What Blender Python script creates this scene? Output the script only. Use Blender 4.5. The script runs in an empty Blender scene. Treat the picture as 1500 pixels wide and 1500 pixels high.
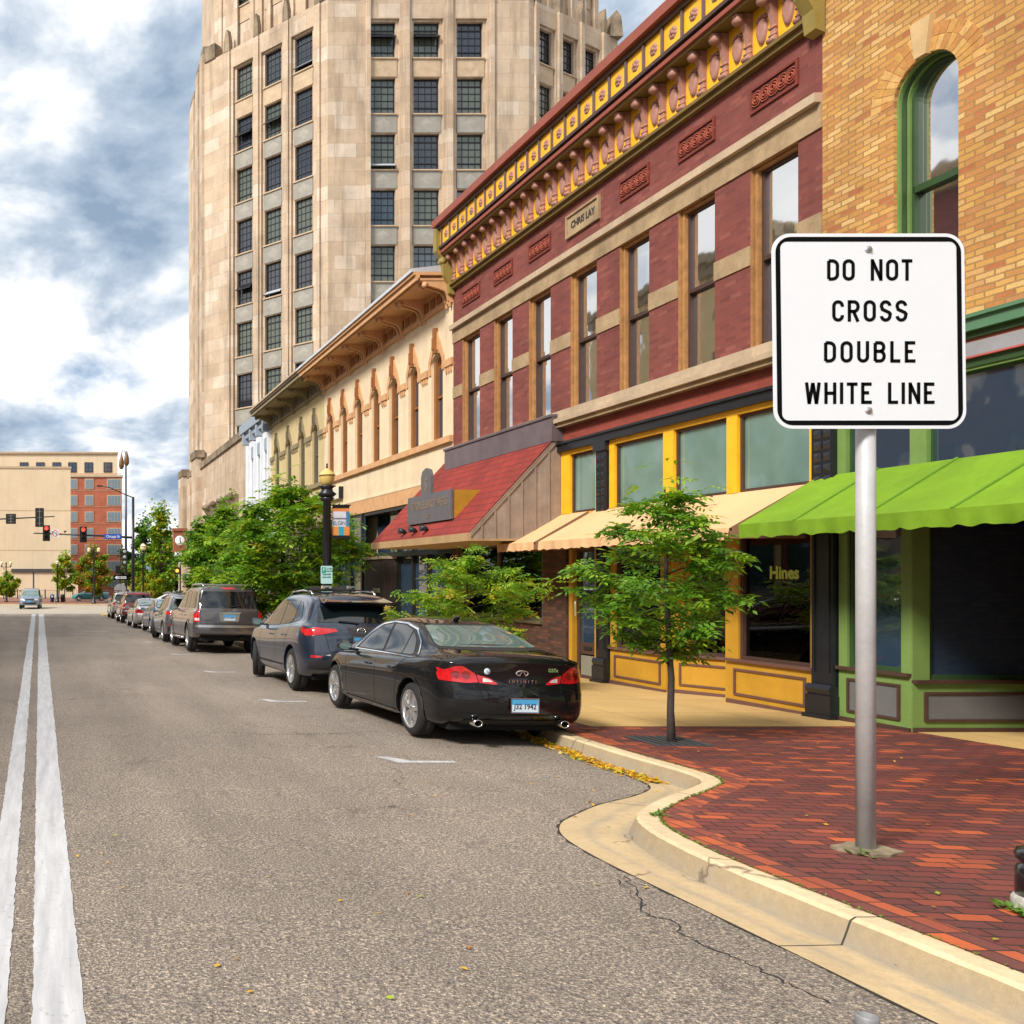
import bpy, bmesh, math, random
from mathutils import Vector, Matrix
from mathutils.bvhtree import BVHTree
from mathutils.geometry import delaunay_2d_cdt
R = math.radians
rnd = random.Random(11)
SC = bpy.context.scene
COL = SC.collection
F = 9.95                       # street line of the facades (metres right of the camera)

def gz(y):
    return -0.02 * max(-20.0, min(y, 70.0))

# ------------------------------------------------------------------ mesh builder
class MB:
    def __init__(s, off=(0, 0, 0)):
        s.v = []; s.f = []; s.m = []; s.s = []; s.off = Vector(off)
    def add(s, pts):
        b = len(s.v); s.v.extend([Vector(p) for p in pts]); return b
    def face(s, idx, m=0, sm=False):
        s.f.append(tuple(idx)); s.m.append(m); s.s.append(sm)
    def quad(s, a, b, c, d, m=0, sm=False):
        i = s.add([a, b, c, d]); s.face((i, i+1, i+2, i+3), m, sm)
    def poly(s, pts, m=0):
        i = s.add(pts); s.face(range(i, i+len(pts)), m)
    def box(s, x0, x1, y0, y1, z0, z1, m=0, P=None):
        c = [(x0,y0,z0),(x1,y0,z0),(x1,y1,z0),(x0,y1,z0),(x0,y0,z1),(x1,y0,z1),(x1,y1,z1),(x0,y1,z1)]
        if P: c = [P(*q) for q in c]
        i = s.add(c)
        for q in ((0,3,2,1),(4,5,6,7),(0,1,5,4),(1,2,6,5),(2,3,7,6),(3,0,4,7)):
            s.face([i+k for k in q], m)
    def bar(s, a, b, w, h, m=0):
        a = Vector(a); b = Vector(b); d = (b-a).normalized()
        up = Vector((0,0,1)) if abs(d.z) < .95 else Vector((0,1,0))
        x = d.cross(up).normalized()*w/2; y = x.cross(d).normalized()*h/2
        i = s.add([a-x-y,a+x-y,a+x+y,a-x+y,b-x-y,b+x-y,b+x+y,b-x+y])
        for q in ((0,3,2,1),(4,5,6,7),(0,1,5,4),(1,2,6,5),(2,3,7,6),(3,0,4,7)):
            s.face([i+k for k in q], m)
    def tube(s, pts, rad, n=8, m=0, cap=True, sm=True):
        pts = [Vector(p) for p in pts]
        if not hasattr(rad, '__len__'): rad = [rad]*len(pts)
        rings = []
        ref = Vector((0.3, 0.9, 0.1))
        for k, p in enumerate(pts):
            d = (pts[min(k+1, len(pts)-1)] - pts[max(k-1, 0)])
            d = d.normalized() if d.length > 1e-9 else Vector((0,0,1))
            a = d.cross(ref)
            if a.length < .05: a = d.cross(Vector((1,0,0)))
            a.normalize(); b = d.cross(a)
            ref = b.cross(d) * -1 if False else ref
            rings.append(s.add([p + (a*math.cos(2*math.pi*j/n) + b*math.sin(2*math.pi*j/n))*rad[k] for j in range(n)]))
        for k in range(len(rings)-1):
            for j in range(n):
                s.face((rings[k]+j, rings[k]+(j+1)%n, rings[k+1]+(j+1)%n, rings[k+1]+j), m, sm)
        if cap:
            s.face([rings[0]+j for j in reversed(range(n))], m); s.face([rings[-1]+j for j in range(n)], m)
    def lathe(s, prof, o=(0,0,0), n=20, m=0, ax='z', sm=True, close=True):
        o = Vector(o); rings = []
        for r, h in prof:
            ps = []
            for j in range(n):
                a = 2*math.pi*j/n; c, d = r*math.cos(a), r*math.sin(a)
                ps.append(o + (Vector((c, d, h)) if ax == 'z' else Vector((h, c, d)) if ax == 'x' else Vector((c, h, -d))))
            rings.append(s.add(ps))
        for k in range(len(rings)-1):
            for j in range(n):
                s.face((rings[k]+j, rings[k]+(j+1)%n, rings[k+1]+(j+1)%n, rings[k+1]+j), m, sm)
        if close:
            s.face([rings[0]+j for j in reversed(range(n))], m, False); s.face([rings[-1]+j for j in range(n)], m, False)
    def prism(s, pts, fa, fb, m=0, sm=False):
        """pts 2D; fa/fb map a 2D point to the two end faces"""
        n = len(pts); a = s.add([fa(p) for p in pts]); b = s.add([fb(p) for p in pts])
        s.face([a+j for j in range(n)], m); s.face([b+j for j in reversed(range(n))], m)
        for j in range(n):
            s.face((a+j, b+j, b+(j+1)%n, a+(j+1)%n), m, sm)
    def build(s, name, mats, parent=None, uv=True):
        if not isinstance(mats, (list, tuple)): mats = [mats]
        me = bpy.data.meshes.new(name)
        me.from_pydata([tuple(p - s.off) for p in s.v], [], s.f)
        for mt in mats: me.materials.append(mt)
        me.polygons.foreach_set('material_index', s.m)
        me.polygons.foreach_set('use_smooth', s.s)
        if uv:
            uvl = me.uv_layers.new(name='UVMap'); data = [0.0]*(2*len(me.loops)); k = 0
            for fc in s.f:
                p0 = s.v[fc[0]]; nrm = Vector((0,0,0))
                for j in range(1, len(fc)-1):
                    nrm += (s.v[fc[j]]-p0).cross(s.v[fc[j+1]]-p0)
                if nrm.length > 1e-12: nrm.normalize()
                if abs(nrm.z) > .75:
                    for vi in fc:
                        q = s.v[vi]; data[k] = q.x; data[k+1] = q.y; k += 2
                else:
                    t = Vector((-nrm.y, nrm.x, 0))
                    if t.length < 1e-6: t = Vector((1,0,0))
                    t.normalize()
                    if t.y < -1e-4 or (abs(t.y) < 1e-4 and t.x < 0): t = -t
                    for vi in fc:
                        q = s.v[vi]; data[k] = q.dot(t); data[k+1] = q.z; k += 2
            uvl.data.foreach_set('uv', data)
        o = bpy.data.objects.new(name, me); COL.objects.link(o)
        if parent is not None: o.parent = parent
        elif s.off.length > 0: o.location = s.off
        return o

def tag(o, label=None, cat=None, group=None, kind=None):
    if label: o['label'] = label
    if cat: o['category'] = cat
    if group: o['group'] = group
    if kind: o['kind'] = kind
    return o
def thing(name, label, cat, loc=(0,0,0), rz=0, group=None):
    o = bpy.data.objects.new(name, None); COL.objects.link(o)
    o.location = loc; o.rotation_euler = (0,0,rz); o.empty_display_size = .2
    return tag(o, label, cat, group)
def copy_tree(o, parent=None):
    c = o.copy(); COL.objects.link(c)
    if parent is not None: c.parent = parent
    for ch in list(o.children): copy_tree(ch, c)
    return c
def recolour(root, table):
    """give a copied thing its own materials: {old material: new material}"""
    for o in [root]+list(root.children_recursive):
        if o.type == 'MESH' and any(m in table for m in o.data.materials):
            o.data = o.data.copy()
            for k, m in enumerate(o.data.materials):
                if m in table: o.data.materials[k] = table[m]

# ------------------------------------------------------------------ materials
def srgb(r, g, b):
    f = lambda c: (c/255/12.92) if c/255 <= .04045 else ((c/255+.055)/1.055)**2.4
    return (f(r), f(g), f(b), 1)
def L4(c): return tuple(c) if len(c) == 4 else (c[0], c[1], c[2], 1)
def newmat(name):
    m = bpy.data.materials.new(name); m.use_nodes = True
    nt = m.node_tree; b = nt.nodes['Principled BSDF']
    return m, nt, b
def N(nt, typ, **kw):
    n = nt.nodes.new(typ)
    for k, v in kw.items():
        if k.startswith('i_'): n.inputs[k[2:].replace('_', ' ')].default_value = v
        else: setattr(n, k, v)
    return n
def mixc(nt, a, b, fac, mode='MIX'):
    n = nt.nodes.new('ShaderNodeMix'); n.data_type = 'RGBA'; n.blend_type = mode
    for sock, val in ((n.inputs[0], fac), (n.inputs[6], a), (n.inputs[7], b)):
        if hasattr(val, 'links') or isinstance(val, bpy.types.NodeSocket): nt.links.new(val, sock)
        else: sock.default_value = val if not isinstance(val, (tuple, list)) else L4(val)
    return n.outputs[2]
def ramp(nt, fac, stops, interp='LINEAR'):
    n = nt.nodes.new('ShaderNodeValToRGB'); nt.links.new(fac, n.inputs[0]); cr = n.color_ramp; cr.interpolation = interp
    while len(cr.elements) < len(stops): cr.elements.new(.5)
    for e, (p, c) in zip(cr.elements, stops):
        e.position = p; e.color = L4(c) if hasattr(c, '__len__') else (c, c, c, 1)
    return n.outputs[0]
def noise(nt, vec, scale, detail=4, rough=.55, dist=0):
    n = N(nt, 'ShaderNodeTexNoise'); n.inputs['Scale'].default_value = scale; n.inputs['Detail'].default_value = detail
    n.inputs['Roughness'].default_value = rough; n.inputs['Distortion'].default_value = dist
    if vec is not None: nt.links.new(vec, n.inputs['Vector'])
    return n.outputs['Fac']
def coords(nt, kind='Object', scale=None):
    t = nt.nodes.new('ShaderNodeTexCoord'); o = t.outputs[kind]
    if scale:
        mp = nt.nodes.new('ShaderNodeMapping'); mp.inputs['Scale'].default_value = scale; nt.links.new(o, mp.inputs[0]); o = mp.outputs[0]
    return o
def bumpto(nt, b, h, strength=.3, dist=.01):
    n = N(nt, 'ShaderNodeBump'); n.inputs['Strength'].default_value = strength; n.inputs['Distance'].default_value = dist
    nt.links.new(h, n.inputs['Height']); nt.links.new(n.outputs[0], b.inputs['Normal'])
_mc = {}
def plain(name, col, rough=.6, metal=0., var=.12, vs=3., bump=0., bs=40., coat=0., ior=1.5, streak=0.):
    if name in _mc: return _mc[name]
    m, nt, b = newmat(name); col = L4(col)
    b.inputs['Roughness'].default_value = rough; b.inputs['Metallic'].default_value = metal; b.inputs['IOR'].default_value = ior
    b.inputs['Coat Weight'].default_value = coat; b.inputs['Coat Roughness'].default_value = .03
    b.inputs['Base Color'].default_value = col
    if var:
        oc = coords(nt); a = noise(nt, oc, vs, 6, .65); c2 = noise(nt, oc, vs*9, 4, .6)
        f1 = ramp(nt, a, [(.25, 1-var*1.3), (.75, 1+var*.6)])
        f2 = ramp(nt, c2, [(.2, 1-var*.6), (.8, 1+var*.3)])
        out = mixc(nt, mixc(nt, col, f1, 1., 'MULTIPLY'), f2, 1., 'MULTIPLY')
        if streak:
            st = noise(nt, coords(nt, 'Object', (1.6, 1.6, .12)), 1.3, 6, .65)
            out = mixc(nt, out, ramp(nt, st, [(.45, 1.), (.72, 1-streak)]), 1., 'MULTIPLY')
        nt.links.new(out, b.inputs['Base Color'])
        rr = N(nt, 'ShaderNodeMapRange'); rr.inputs['To Min'].default_value = max(.03, rough-.08); rr.inputs['To Max'].default_value = min(1, rough+.1)
        nt.links.new(a, rr.inputs[0]); nt.links.new(rr.outputs[0], b.inputs['Roughness'])
    if bump: bumpto(nt, b, noise(nt, coords(nt), bs, 6, .7), bump, .01)
    _mc[name] = m; return m
def brick(name, tones, mortar, bw, bh, ms, rough=.85, bump=.5, wob=.004, off=.5, streak=0., rot=0., stain=.25, sq=(1., 2)):
    if name in _mc: return _mc[name]
    m, nt, b = newmat(name); uv = coords(nt, 'UV')
    if rot:
        mp = nt.nodes.new('ShaderNodeMapping'); mp.inputs['Rotation'].default_value = (0, 0, rot); nt.links.new(uv, mp.inputs[0]); uv = mp.outputs[0]
    wn = N(nt, 'ShaderNodeTexNoise'); wn.inputs['Scale'].default_value = 9; nt.links.new(uv, wn.inputs['Vector'])
    va = N(nt, 'ShaderNodeVectorMath', operation='MULTIPLY_ADD'); va.inputs[1].default_value = (wob, wob, 0)
    nt.links.new(wn.outputs['Color'], va.inputs[0]); nt.links.new(uv, va.inputs[2])
    br = N(nt, 'ShaderNodeTexBrick', offset=off, squash=sq[0], squash_frequency=sq[1]); nt.links.new(va.outputs[0], br.inputs['Vector'])
    br.inputs['Color1'].default_value = (0,0,0,1); br.inputs['Color2'].default_value = (1,1,1,1); br.inputs['Mortar'].default_value = (.5,.5,.5,1)
    br.inputs['Scale'].default_value = 1; br.inputs['Mortar Size'].default_value = ms; br.inputs['Mortar Smooth'].default_value = .15
    br.inputs['Brick Width'].default_value = bw; br.inputs['Row Height'].default_value = bh
    n = len(tones); st = [((k)/max(1, n-1), t) for k, t in enumerate(tones)]
    colr = ramp(nt, br.outputs['Color'], st)
    oc = coords(nt); fine = noise(nt, oc, 45, 5, .7); big = noise(nt, oc, .7, 6, .65)
    colr = mixc(nt, colr, ramp(nt, fine, [(.25, .78), (.75, 1.12)]), 1., 'MULTIPLY')
    colr = mixc(nt, colr, mortar, br.outputs['Fac'])
    colr = mixc(nt, colr, ramp(nt, big, [(.3, 1-stain), (.65, 1.05)]), 1., 'MULTIPLY')
    if streak:
        stn = noise(nt, coords(nt, 'Object', (1.1, 1.1, .1)), 1.1, 7, .7)
        colr = mixc(nt, colr, ramp(nt, stn, [(.5, 1.), (.75, 1-streak)]), 1., 'MULTIPLY')
    nt.links.new(colr, b.inputs['Base Color']); b.inputs['Roughness'].default_value = rough
    mt = N(nt, 'ShaderNodeMath', operation='MULTIPLY_ADD'); nt.links.new(br.outputs['Fac'], mt.inputs[0]); mt.inputs[1].default_value = -1.
    fm = N(nt, 'ShaderNodeMath', operation='MULTIPLY'); nt.links.new(fine, fm.inputs[0]); fm.inputs[1].default_value = .5
    nt.links.new(fm.outputs[0], mt.inputs[2]); bumpto(nt, b, mt.outputs[0], bump, .008)
    _mc[name] = m; return m
def glassy(name, col=(.02,.025,.03), rough=.03, ior=2.4, wave=.02):
    if name in _mc: return _mc[name]
    m, nt, b = newmat(name); b.inputs['Base Color'].default_value = L4(col); b.inputs['Roughness'].default_value = rough; b.inputs['IOR'].default_value = ior
    if wave: bumpto(nt, b, noise(nt, coords(nt), 1.7, 2, .5), wave, .1)
    _mc[name] = m; return m
def seethru(name, tint=(.8,.85,.82), ior=1.9):
    m, nt, b = newmat(name); out = nt.nodes['Material Output']
    tr = N(nt, 'ShaderNodeBsdfTransparent'); tr.inputs[0].default_value = L4(tint)
    gl = N(nt, 'ShaderNodeBsdfGlossy'); gl.inputs['Roughness'].default_value = .015
    fr = N(nt, 'ShaderNodeFresnel'); fr.inputs[0].default_value = ior
    mx = N(nt, 'ShaderNodeMixShader'); nt.links.new(fr.outputs[0], mx.inputs[0]); nt.links.new(tr.outputs[0], mx.inputs[1]); nt.links.new(gl.outputs[0], mx.inputs[2])
    nt.links.new(mx.outputs[0], out.inputs[0]); return m
def emit(name, col, st):
    m, nt, b = newmat(name); b.inputs['Base Color'].default_value = L4(col)
    b.inputs['Emission Color'].default_value = L4(col); b.inputs['Emission Strength'].default_value = st; return m

# text as real geometry -------------------------------------------------------
def text_mesh(txt, size, ext=.004, bold=0., align='CENTER', xs=1.):
    cu = bpy.data.curves.new('t', 'FONT'); cu.body = txt; cu.size = size; cu.extrude = ext; cu.offset = bold; cu.align_x = align; cu.align_y = 'CENTER'; cu.resolution_u = 3
    o = bpy.data.objects.new('t', cu); COL.objects.link(o)
    dg = bpy.context.evaluated_depsgraph_get(); me = bpy.data.meshes.new_from_object(o.evaluated_get(dg))
    bpy.data.objects.remove(o); bpy.data.curves.remove(cu)
    for v in me.vertices: v.co.x *= xs
    return me
def text(name, txt, size, mt, parent, loc, xdir, zdir, ext=.004, bold=0., xs=1.):
    me = text_mesh(txt, size, ext, bold, xs=xs); me.name = name; me.materials.clear(); me.materials.append(mt)
    x = Vector(xdir).normalized(); y = Vector(zdir).normalized(); z = x.cross(y)
    M = Matrix((x, y, z)).transposed().to_4x4(); M.translation = Vector(loc)
    me.transform(M); o = bpy.data.objects.new(name, me); COL.objects.link(o); o.parent = parent
    return o

# facade helper: P(a, d, z): a along the wall, d outwards, z up ------------------
def face_map(o, t, n):
    o = Vector((o[0], o[1], 0)); t = Vector((t[0], t[1], 0)).normalized(); n = Vector((n[0], n[1], 0)).normalized()
    return lambda a, d, z: o + t*a + n*d + Vector((0, 0, z))
PF = lambda a, d, z: Vector((F-d, a, z))
def wall(mb, P, a0, a1, z0, z1, ops, m=0, mr=None, dep=.25, d0=0.):
    """front skin with rectangular or arched openings (a0,a1,z0,z1[,arch]) and their reveals"""
    mr = m if mr is None else mr
    As = sorted({a0, a1} | {o[0] for o in ops} | {o[1] for o in ops}); Zs = sorted({z0, z1} | {o[2] for o in ops} | {o[3] for o in ops})
    for i in range(len(As)-1):
        for j in range(len(Zs)-1):
            ca, cz = (As[i]+As[i+1])/2, (Zs[j]+Zs[j+1])/2
            if any(o[0] < ca < o[1] and o[2] < cz < o[3] for o in ops): continue
            mb.quad(P(As[i], d0, Zs[j]), P(As[i+1], d0, Zs[j]), P(As[i+1], d0, Zs[j+1]), P(As[i], d0, Zs[j+1]), m)
    for o in ops:
        b0, b1, y0, y1 = o[:4]; arch = len(o) > 4 and o[4]
        if arch:
            r = (b1-b0)/2; hgt = o[4] if o[4] is not True else r; sp = y1-hgt; n = 14
            pts = [(b0+r-r*math.cos(math.pi*k/n), sp+hgt*math.sin(math.pi*k/n)) for k in range(n+1)]
            for k in range(n):
                p, q = pts[k], pts[k+1]
                mb.quad(P(p[0], d0, p[1]), P(q[0], d0, q[1]), P(q[0], d0, y1), P(p[0], d0, y1), m)
                mb.quad(P(p[0], d0, p[1]), P(p[0], d0-dep, p[1]), P(q[0], d0-dep, q[1]), P(q[0], d0, q[1]), mr)
            top = sp
        else:
            top = y1; mb.quad(P(b0, d0, y1), P(b0, d0-dep, y1), P(b1, d0-dep, y1), P(b1, d0, y1), mr)
        mb.quad(P(b0, d0, y0), P(b0, d0-dep, y0), P(b0, d0-dep, top), P(b0, d0, top), mr)
        mb.quad(P(b1, d0, y0), P(b1, d0-dep, y0), P(b1, d0-dep, top), P(b1, d0, top), mr)
        mb.quad(P(b0, d0, y0), P(b1, d0, y0), P(b1, d0-dep, y0), P(b0, d0-dep, y0), mr)
def frame(mb, P, a0, a1, z0, z1, w, d0, d1, m=0):
    mb.box(a0, a0+w, d0, d1, z0, z1, m, P); mb.box(a1-w, a1, d0, d1, z0, z1, m, P)
    mb.box(a0+w, a1-w, d0, d1, z0, z0+w, m, P); mb.box(a0+w, a1-w, d0, d1, z1-w, z1, m, P)
def crom(pts, sub):
    out = []; n = len(pts)
    for i in range(n-1):
        p0, p1, p2, p3 = [Vector(pts[max(0, min(n-1, k))]) for k in (i-1, i, i+1, i+2)]
        for k in range(sub):
            t = k/sub
            out.append(.5*((2*p1)+(p2-p0)*t+(2*p0-5*p1+4*p2-p3)*t*t+(3*p1-p0-3*p2+p3)*t**3))
    out.append(Vector(pts[-1])); return out
# ------------------------------------------------------------------ camera, light, sky
cam = bpy.data.cameras.new('camera'); co = bpy.data.objects.new('camera', cam); COL.objects.link(co)
co.location = (0, 0, 1.75); co.rotation_euler = (R(90), 0, 0)
cam.sensor_width = 36; cam.lens = 1300/1500*36; cam.shift_x = (750-84)/1500; cam.shift_y = (845-750)/1500
cam.clip_start = .1; cam.clip_end = 3000; SC.camera = co
SUN_EL, SUN_AZ = 40, 236           # azimuth clockwise from +Y
az = R(SUN_AZ); sd = Vector((math.sin(az)*math.cos(R(SUN_EL)), math.cos(az)*math.cos(R(SUN_EL)), math.sin(R(SUN_EL))))
sl = bpy.data.lights.new('sun', 'SUN'); sl.energy = 3.4; sl.angle = R(13); sl.color = (1, .955, .885)
so = bpy.data.objects.new('sun', sl); COL.objects.link(so); so.rotation_euler = sd.to_track_quat('Z', 'Y').to_euler(); so.location = (-20, -20, 40)
W = bpy.data.worlds.new('World'); SC.world = W; W.use_nodes = True; nt = W.node_tree; bg = nt.nodes['Background']
sky = N(nt, 'ShaderNodeTexSky', sky_type='NISHITA'); sky.sun_disc = False; sky.sun_elevation = R(SUN_EL); sky.sun_rotation = R(SUN_AZ)
sky.dust_density = 1.; sky.ozone_density = 2.
tc = nt.nodes.new('ShaderNodeTexCoord'); sx = nt.nodes.new('ShaderNodeSeparateXYZ'); nt.links.new(tc.outputs['Generated'], sx.inputs[0])
ad = N(nt, 'ShaderNodeMath', operation='ADD'); nt.links.new(sx.outputs[2], ad.inputs[0]); ad.inputs[1].default_value = .34
mxx = N(nt, 'ShaderNodeMath', operation='MAXIMUM'); nt.links.new(ad.outputs[0], mxx.inputs[0]); mxx.inputs[1].default_value = .05
cb = nt.nodes.new('ShaderNodeCombineXYZ')
for k in (0, 1):
    dv = N(nt, 'ShaderNodeMath', operation='DIVIDE'); nt.links.new(sx.outputs[k], dv.inputs[0]); nt.links.new(mxx.outputs[0], dv.inputs[1]); nt.links.new(dv.outputs[0], cb.inputs[k])
mp = nt.nodes.new('ShaderNodeMapping'); mp.inputs['Location'].default_value = (7.3, 4.2, 0); nt.links.new(cb.outputs[0], mp.inputs[0])
cv = mp.outputs[0]
n1 = noise(nt, cv, 1.9, 9, .58, .35)      # cover
n2a = noise(nt, cv, 3.3, 10, .57, .25)        # cloud thickness
band = ramp(nt, sx.outputs[2], [(0., .52), (.08, .52), (.13, .61), (.17, .58), (.215, .47), (.31, .435), (.36, .51), (.42, .62), (.49, .58), (.56, .52), (.7, .5)])
n2s = N(nt, 'ShaderNodeMath', operation='ADD'); nt.links.new(n2a, n2s.inputs[0]); nt.links.new(band, n2s.inputs[1])
n2m = N(nt, 'ShaderNodeMath', operation='SUBTRACT'); nt.links.new(n2s.outputs[0], n2m.inputs[0]); n2m.inputs[1].default_value = .5; n2 = n2m.outputs[0]
blue = mixc(nt, sky.outputs[0], (1, 1, 1, 1), 0.)
skyb = N(nt, 'ShaderNodeVectorMath', operation='SCALE'); nt.links.new(blue, skyb.inputs[0]); skyb.inputs['Scale'].default_value = 1.
thick = ramp(nt, n2, [(.30, (9.6, 9.6, 9.6, 1)), (.495, (8.6, 8.7, 8.8, 1)), (.535, (6.6, 7.0, 7.5, 1)), (.60, (4.1, 4.85, 5.8, 1)), (.69, (2.3, 3.1, 4.2, 1))])
cover = ramp(nt, n1, [(.30, 0.), (.42, 1.)])
allc = mixc(nt, skyb.outputs[0], thick, cover)
nt.links.new(allc, bg.inputs[0]); bg.inputs[1].default_value = .092
SC.view_settings.view_transform = 'Standard'; SC.view_settings.look = 'None'; SC.view_settings.gamma = 1; SC.view_settings.exposure = 0.55
SC.cycles.max_bounces = 6; SC.cycles.transparent_max_bounces = 8; SC.cycles.glossy_bounces = 3; SC.cycles.diffuse_bounces = 3
SC.cycles.use_denoising = True

# ------------------------------------------------------------------ ground surfaces
def asphalt():
    m, nt, b = newmat('asphalt'); oc = coords(nt)
    a = noise(nt, oc, 62, 4, .85); a2 = noise(nt, oc, 150, 2, .7); big = noise(nt, oc, .35, 6, .6); st = noise(nt, coords(nt, 'Object', (1.4, .12, 1)), .9, 5, .6)
    c = ramp(nt, a, [(.33, (.02, .02, .022)), (.44, (.145, .12, .102)), (.54, (.26, .213, .172)), (.66, (.76, .62, .45))])
    c = mixc(nt, c, ramp(nt, a2, [(.3, .5), (.7, 1.5)]), 1., 'MULTIPLY')
    c = mixc(nt, c, ramp(nt, big, [(.3, .84), (.7, 1.12)]), 1., 'MULTIPLY')
    c = mixc(nt, c, ramp(nt, st, [(.35, .86), (.65, 1.1)]), 1., 'MULTIPLY')
    vo = N(nt, 'ShaderNodeTexVoronoi', feature='DISTANCE_TO_EDGE'); vo.inputs['Scale'].default_value = .22
    wv = N(nt, 'ShaderNodeTexNoise'); wv.inputs['Scale'].default_value = 2.2; wv.inputs['Detail'].default_value = 6; nt.links.new(oc, wv.inputs['Vector'])
    va = N(nt, 'ShaderNodeVectorMath', operation='MULTIPLY_ADD'); va.inputs[1].default_value = (.9, .9, 0); nt.links.new(wv.outputs['Color'], va.inputs[0]); nt.links.new(oc, va.inputs[2])
    nt.links.new(va.outputs[0], vo.inputs['Vector'])
    cr = ramp(nt, vo.outputs['Distance'], [(.0, .35), (.0025, 1.)])
    msk = ramp(nt, noise(nt, oc, .5, 3, .5), [(.52, 0.), (.56, 1.)])
    c = mixc(nt, c, cr, msk, 'MULTIPLY')
    spot = ramp(nt, noise(nt, oc, 1.6, 5, .6, .4), [(.30, .62), (.37, 1.)]); c = mixc(nt, c, spot, .6, 'MULTIPLY')
    drip = ramp(nt, noise(nt, coords(nt, 'Object', (1.0, .25, 1)), 5.5, 3, .5), [(.68, 1.), (.74, .6)]); c = mixc(nt, c, drip, .55, 'MULTIPLY')
    nt.links.new(c, b.inputs['Base Color']); b.inputs['Roughness'].default_value = .82
    bumpto(nt, b, a, .5, .01); return m
ASPH = asphalt()
CONC = plain('kerb concrete', (.62, .46, .25), .85, var=.22, vs=1.6, bump=.25, bs=60, streak=.0)
CONCF = plain('kerb face concrete', (.42, .30, .15), .9, var=.4, vs=2.5, bump=.4, bs=50)
SLAB = brick('pavement slabs', [(.56, .36, .13), (.61, .40, .15), (.53, .34, .125)], (.16, .11, .06), 1.5, 1.5, .006, bump=.1, wob=.0, off=0., stain=.18)
PAVER = brick('paver bricks', [(.135, .034, .030), (.19, .042, .032), (.12, .040, .036), (.24, .052, .034), (.16, .036, .034), (.54, .11, .032), (.14, .040, .038)], (.022, .014, .012), .21, .105, .0065, rough=.72, bump=1., wob=.006, rot=R(8), stain=.3)
PAVER2 = brick('paver soldier course', [(.19, .04, .032), (.52, .11, .035), (.22, .05, .036), (.16, .05, .04), (.58, .12, .035)], (.035, .022, .018), .105, .21, .006, rough=.75, bump=.6, off=0., stain=.2)
LIGHTC = plain('cross street concrete', (.42, .36, .28), .85, var=.15, vs=.4, bump=.2)

def sheet(name, xs, ys, mt, dz=0.):
    mb = MB(); g = [[mb.add([(x, y, gz(y)+dz)]) for x in xs] for y in ys]
    for j in range(len(ys)-1):
        for i in range(len(xs)-1):
            mb.face((g[j][i], g[j][i+1], g[j+1][i+1], g[j+1][i]))
    o = mb.build(name, mt); return tag(o, kind='structure')
sheet('ground', (-900, -60, -13, -9, 6.3, 60, 900), (-60, -20, 70, 200, 1500), ASPH, -.004)
sheet('road', (-11.6, 6.6), (-20, 70, 76), ASPH, 0.004)
sheet('cross_street', (-90, 90), (76, 99.5), LIGHTC, .002)

A = [(4.08,-20),(4.08,-3),(4.08,2),(4.08,4.0),(4.07,5.2),(4.12,5.75),(4.2,6.1),(4.33,6.38),(4.6,6.68),(4.98,7.0),(5.4,7.32),(5.7,7.62),(5.82,8.05),(5.83,9),(5.92,10.3),(6.2,11.5),(6.3,13),(6.3,20),(6.3,40),(6.3,60),(6.3,70)]
G = [(3.57,-20),(3.57,-3),(3.57,2),(3.58,4.0),(3.575,5.2),(3.58,5.9),(3.65,6.4),(3.83,6.75),(4.1,7.02),(4.5,7.36),(5.0,7.68),(5.35,8.0),(5.47,8.35),(5.53,9),(5.6,10.3),(5.87,11.5),(5.97,13),(5.97,20),(5.97,40),(5.97,60),(5.97,70)]
A = crom(A, 6); G = crom(G, 6)
def offs(i, d):
    t = (A[min(i+1, len(A)-1)]-A[max(i-1, 0)]).normalized(); return Vector((A[i].x - t.y*d, A[i].y + t.x*d))
kb = MB(); gt = MB(); sw = MB(); mossb = MB(); crk = MB(); rows = []
for i in range(len(A)):
    a = A[i]; z = gz(a.y); b0 = offs(i, .115); b1 = offs(i, .14); c = offs(i, .185); g = G[i]
    jit = .004*math.sin(i*2.7)
    rows.append([(a.x, a.y, z+.15), (b0.x, b0.y, z+.15), (b1.x+jit, b1.y, z+.132), (c.x, c.y, gz(c.y)+.012), (g.x, g.y, gz(g.y)+.008), (g.x-.012*(1+math.sin(i*1.9)), g.y+.012, gz(g.y)+.0085)])
for i in range(len(A)-1):
    p, q = rows[i], rows[i+1]
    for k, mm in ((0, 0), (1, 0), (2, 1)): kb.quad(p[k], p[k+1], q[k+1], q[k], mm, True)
    gt.quad(p[3], p[4], q[4], q[3])
    crk.quad(p[4], p[5], q[5], q[4])
    for s0, s1, mm in ((0, .24, 1), (.24, 1, 0)):
        fp = lambda r, s: (r[0][0]+(13-r[0][0])*s if s == 1 else r[0][0]+s, r[0][1], r[0][2])
        sw.quad(fp(p, s1), fp(p, s0), fp(q, s0), fp(q, s1), mm)
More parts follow.
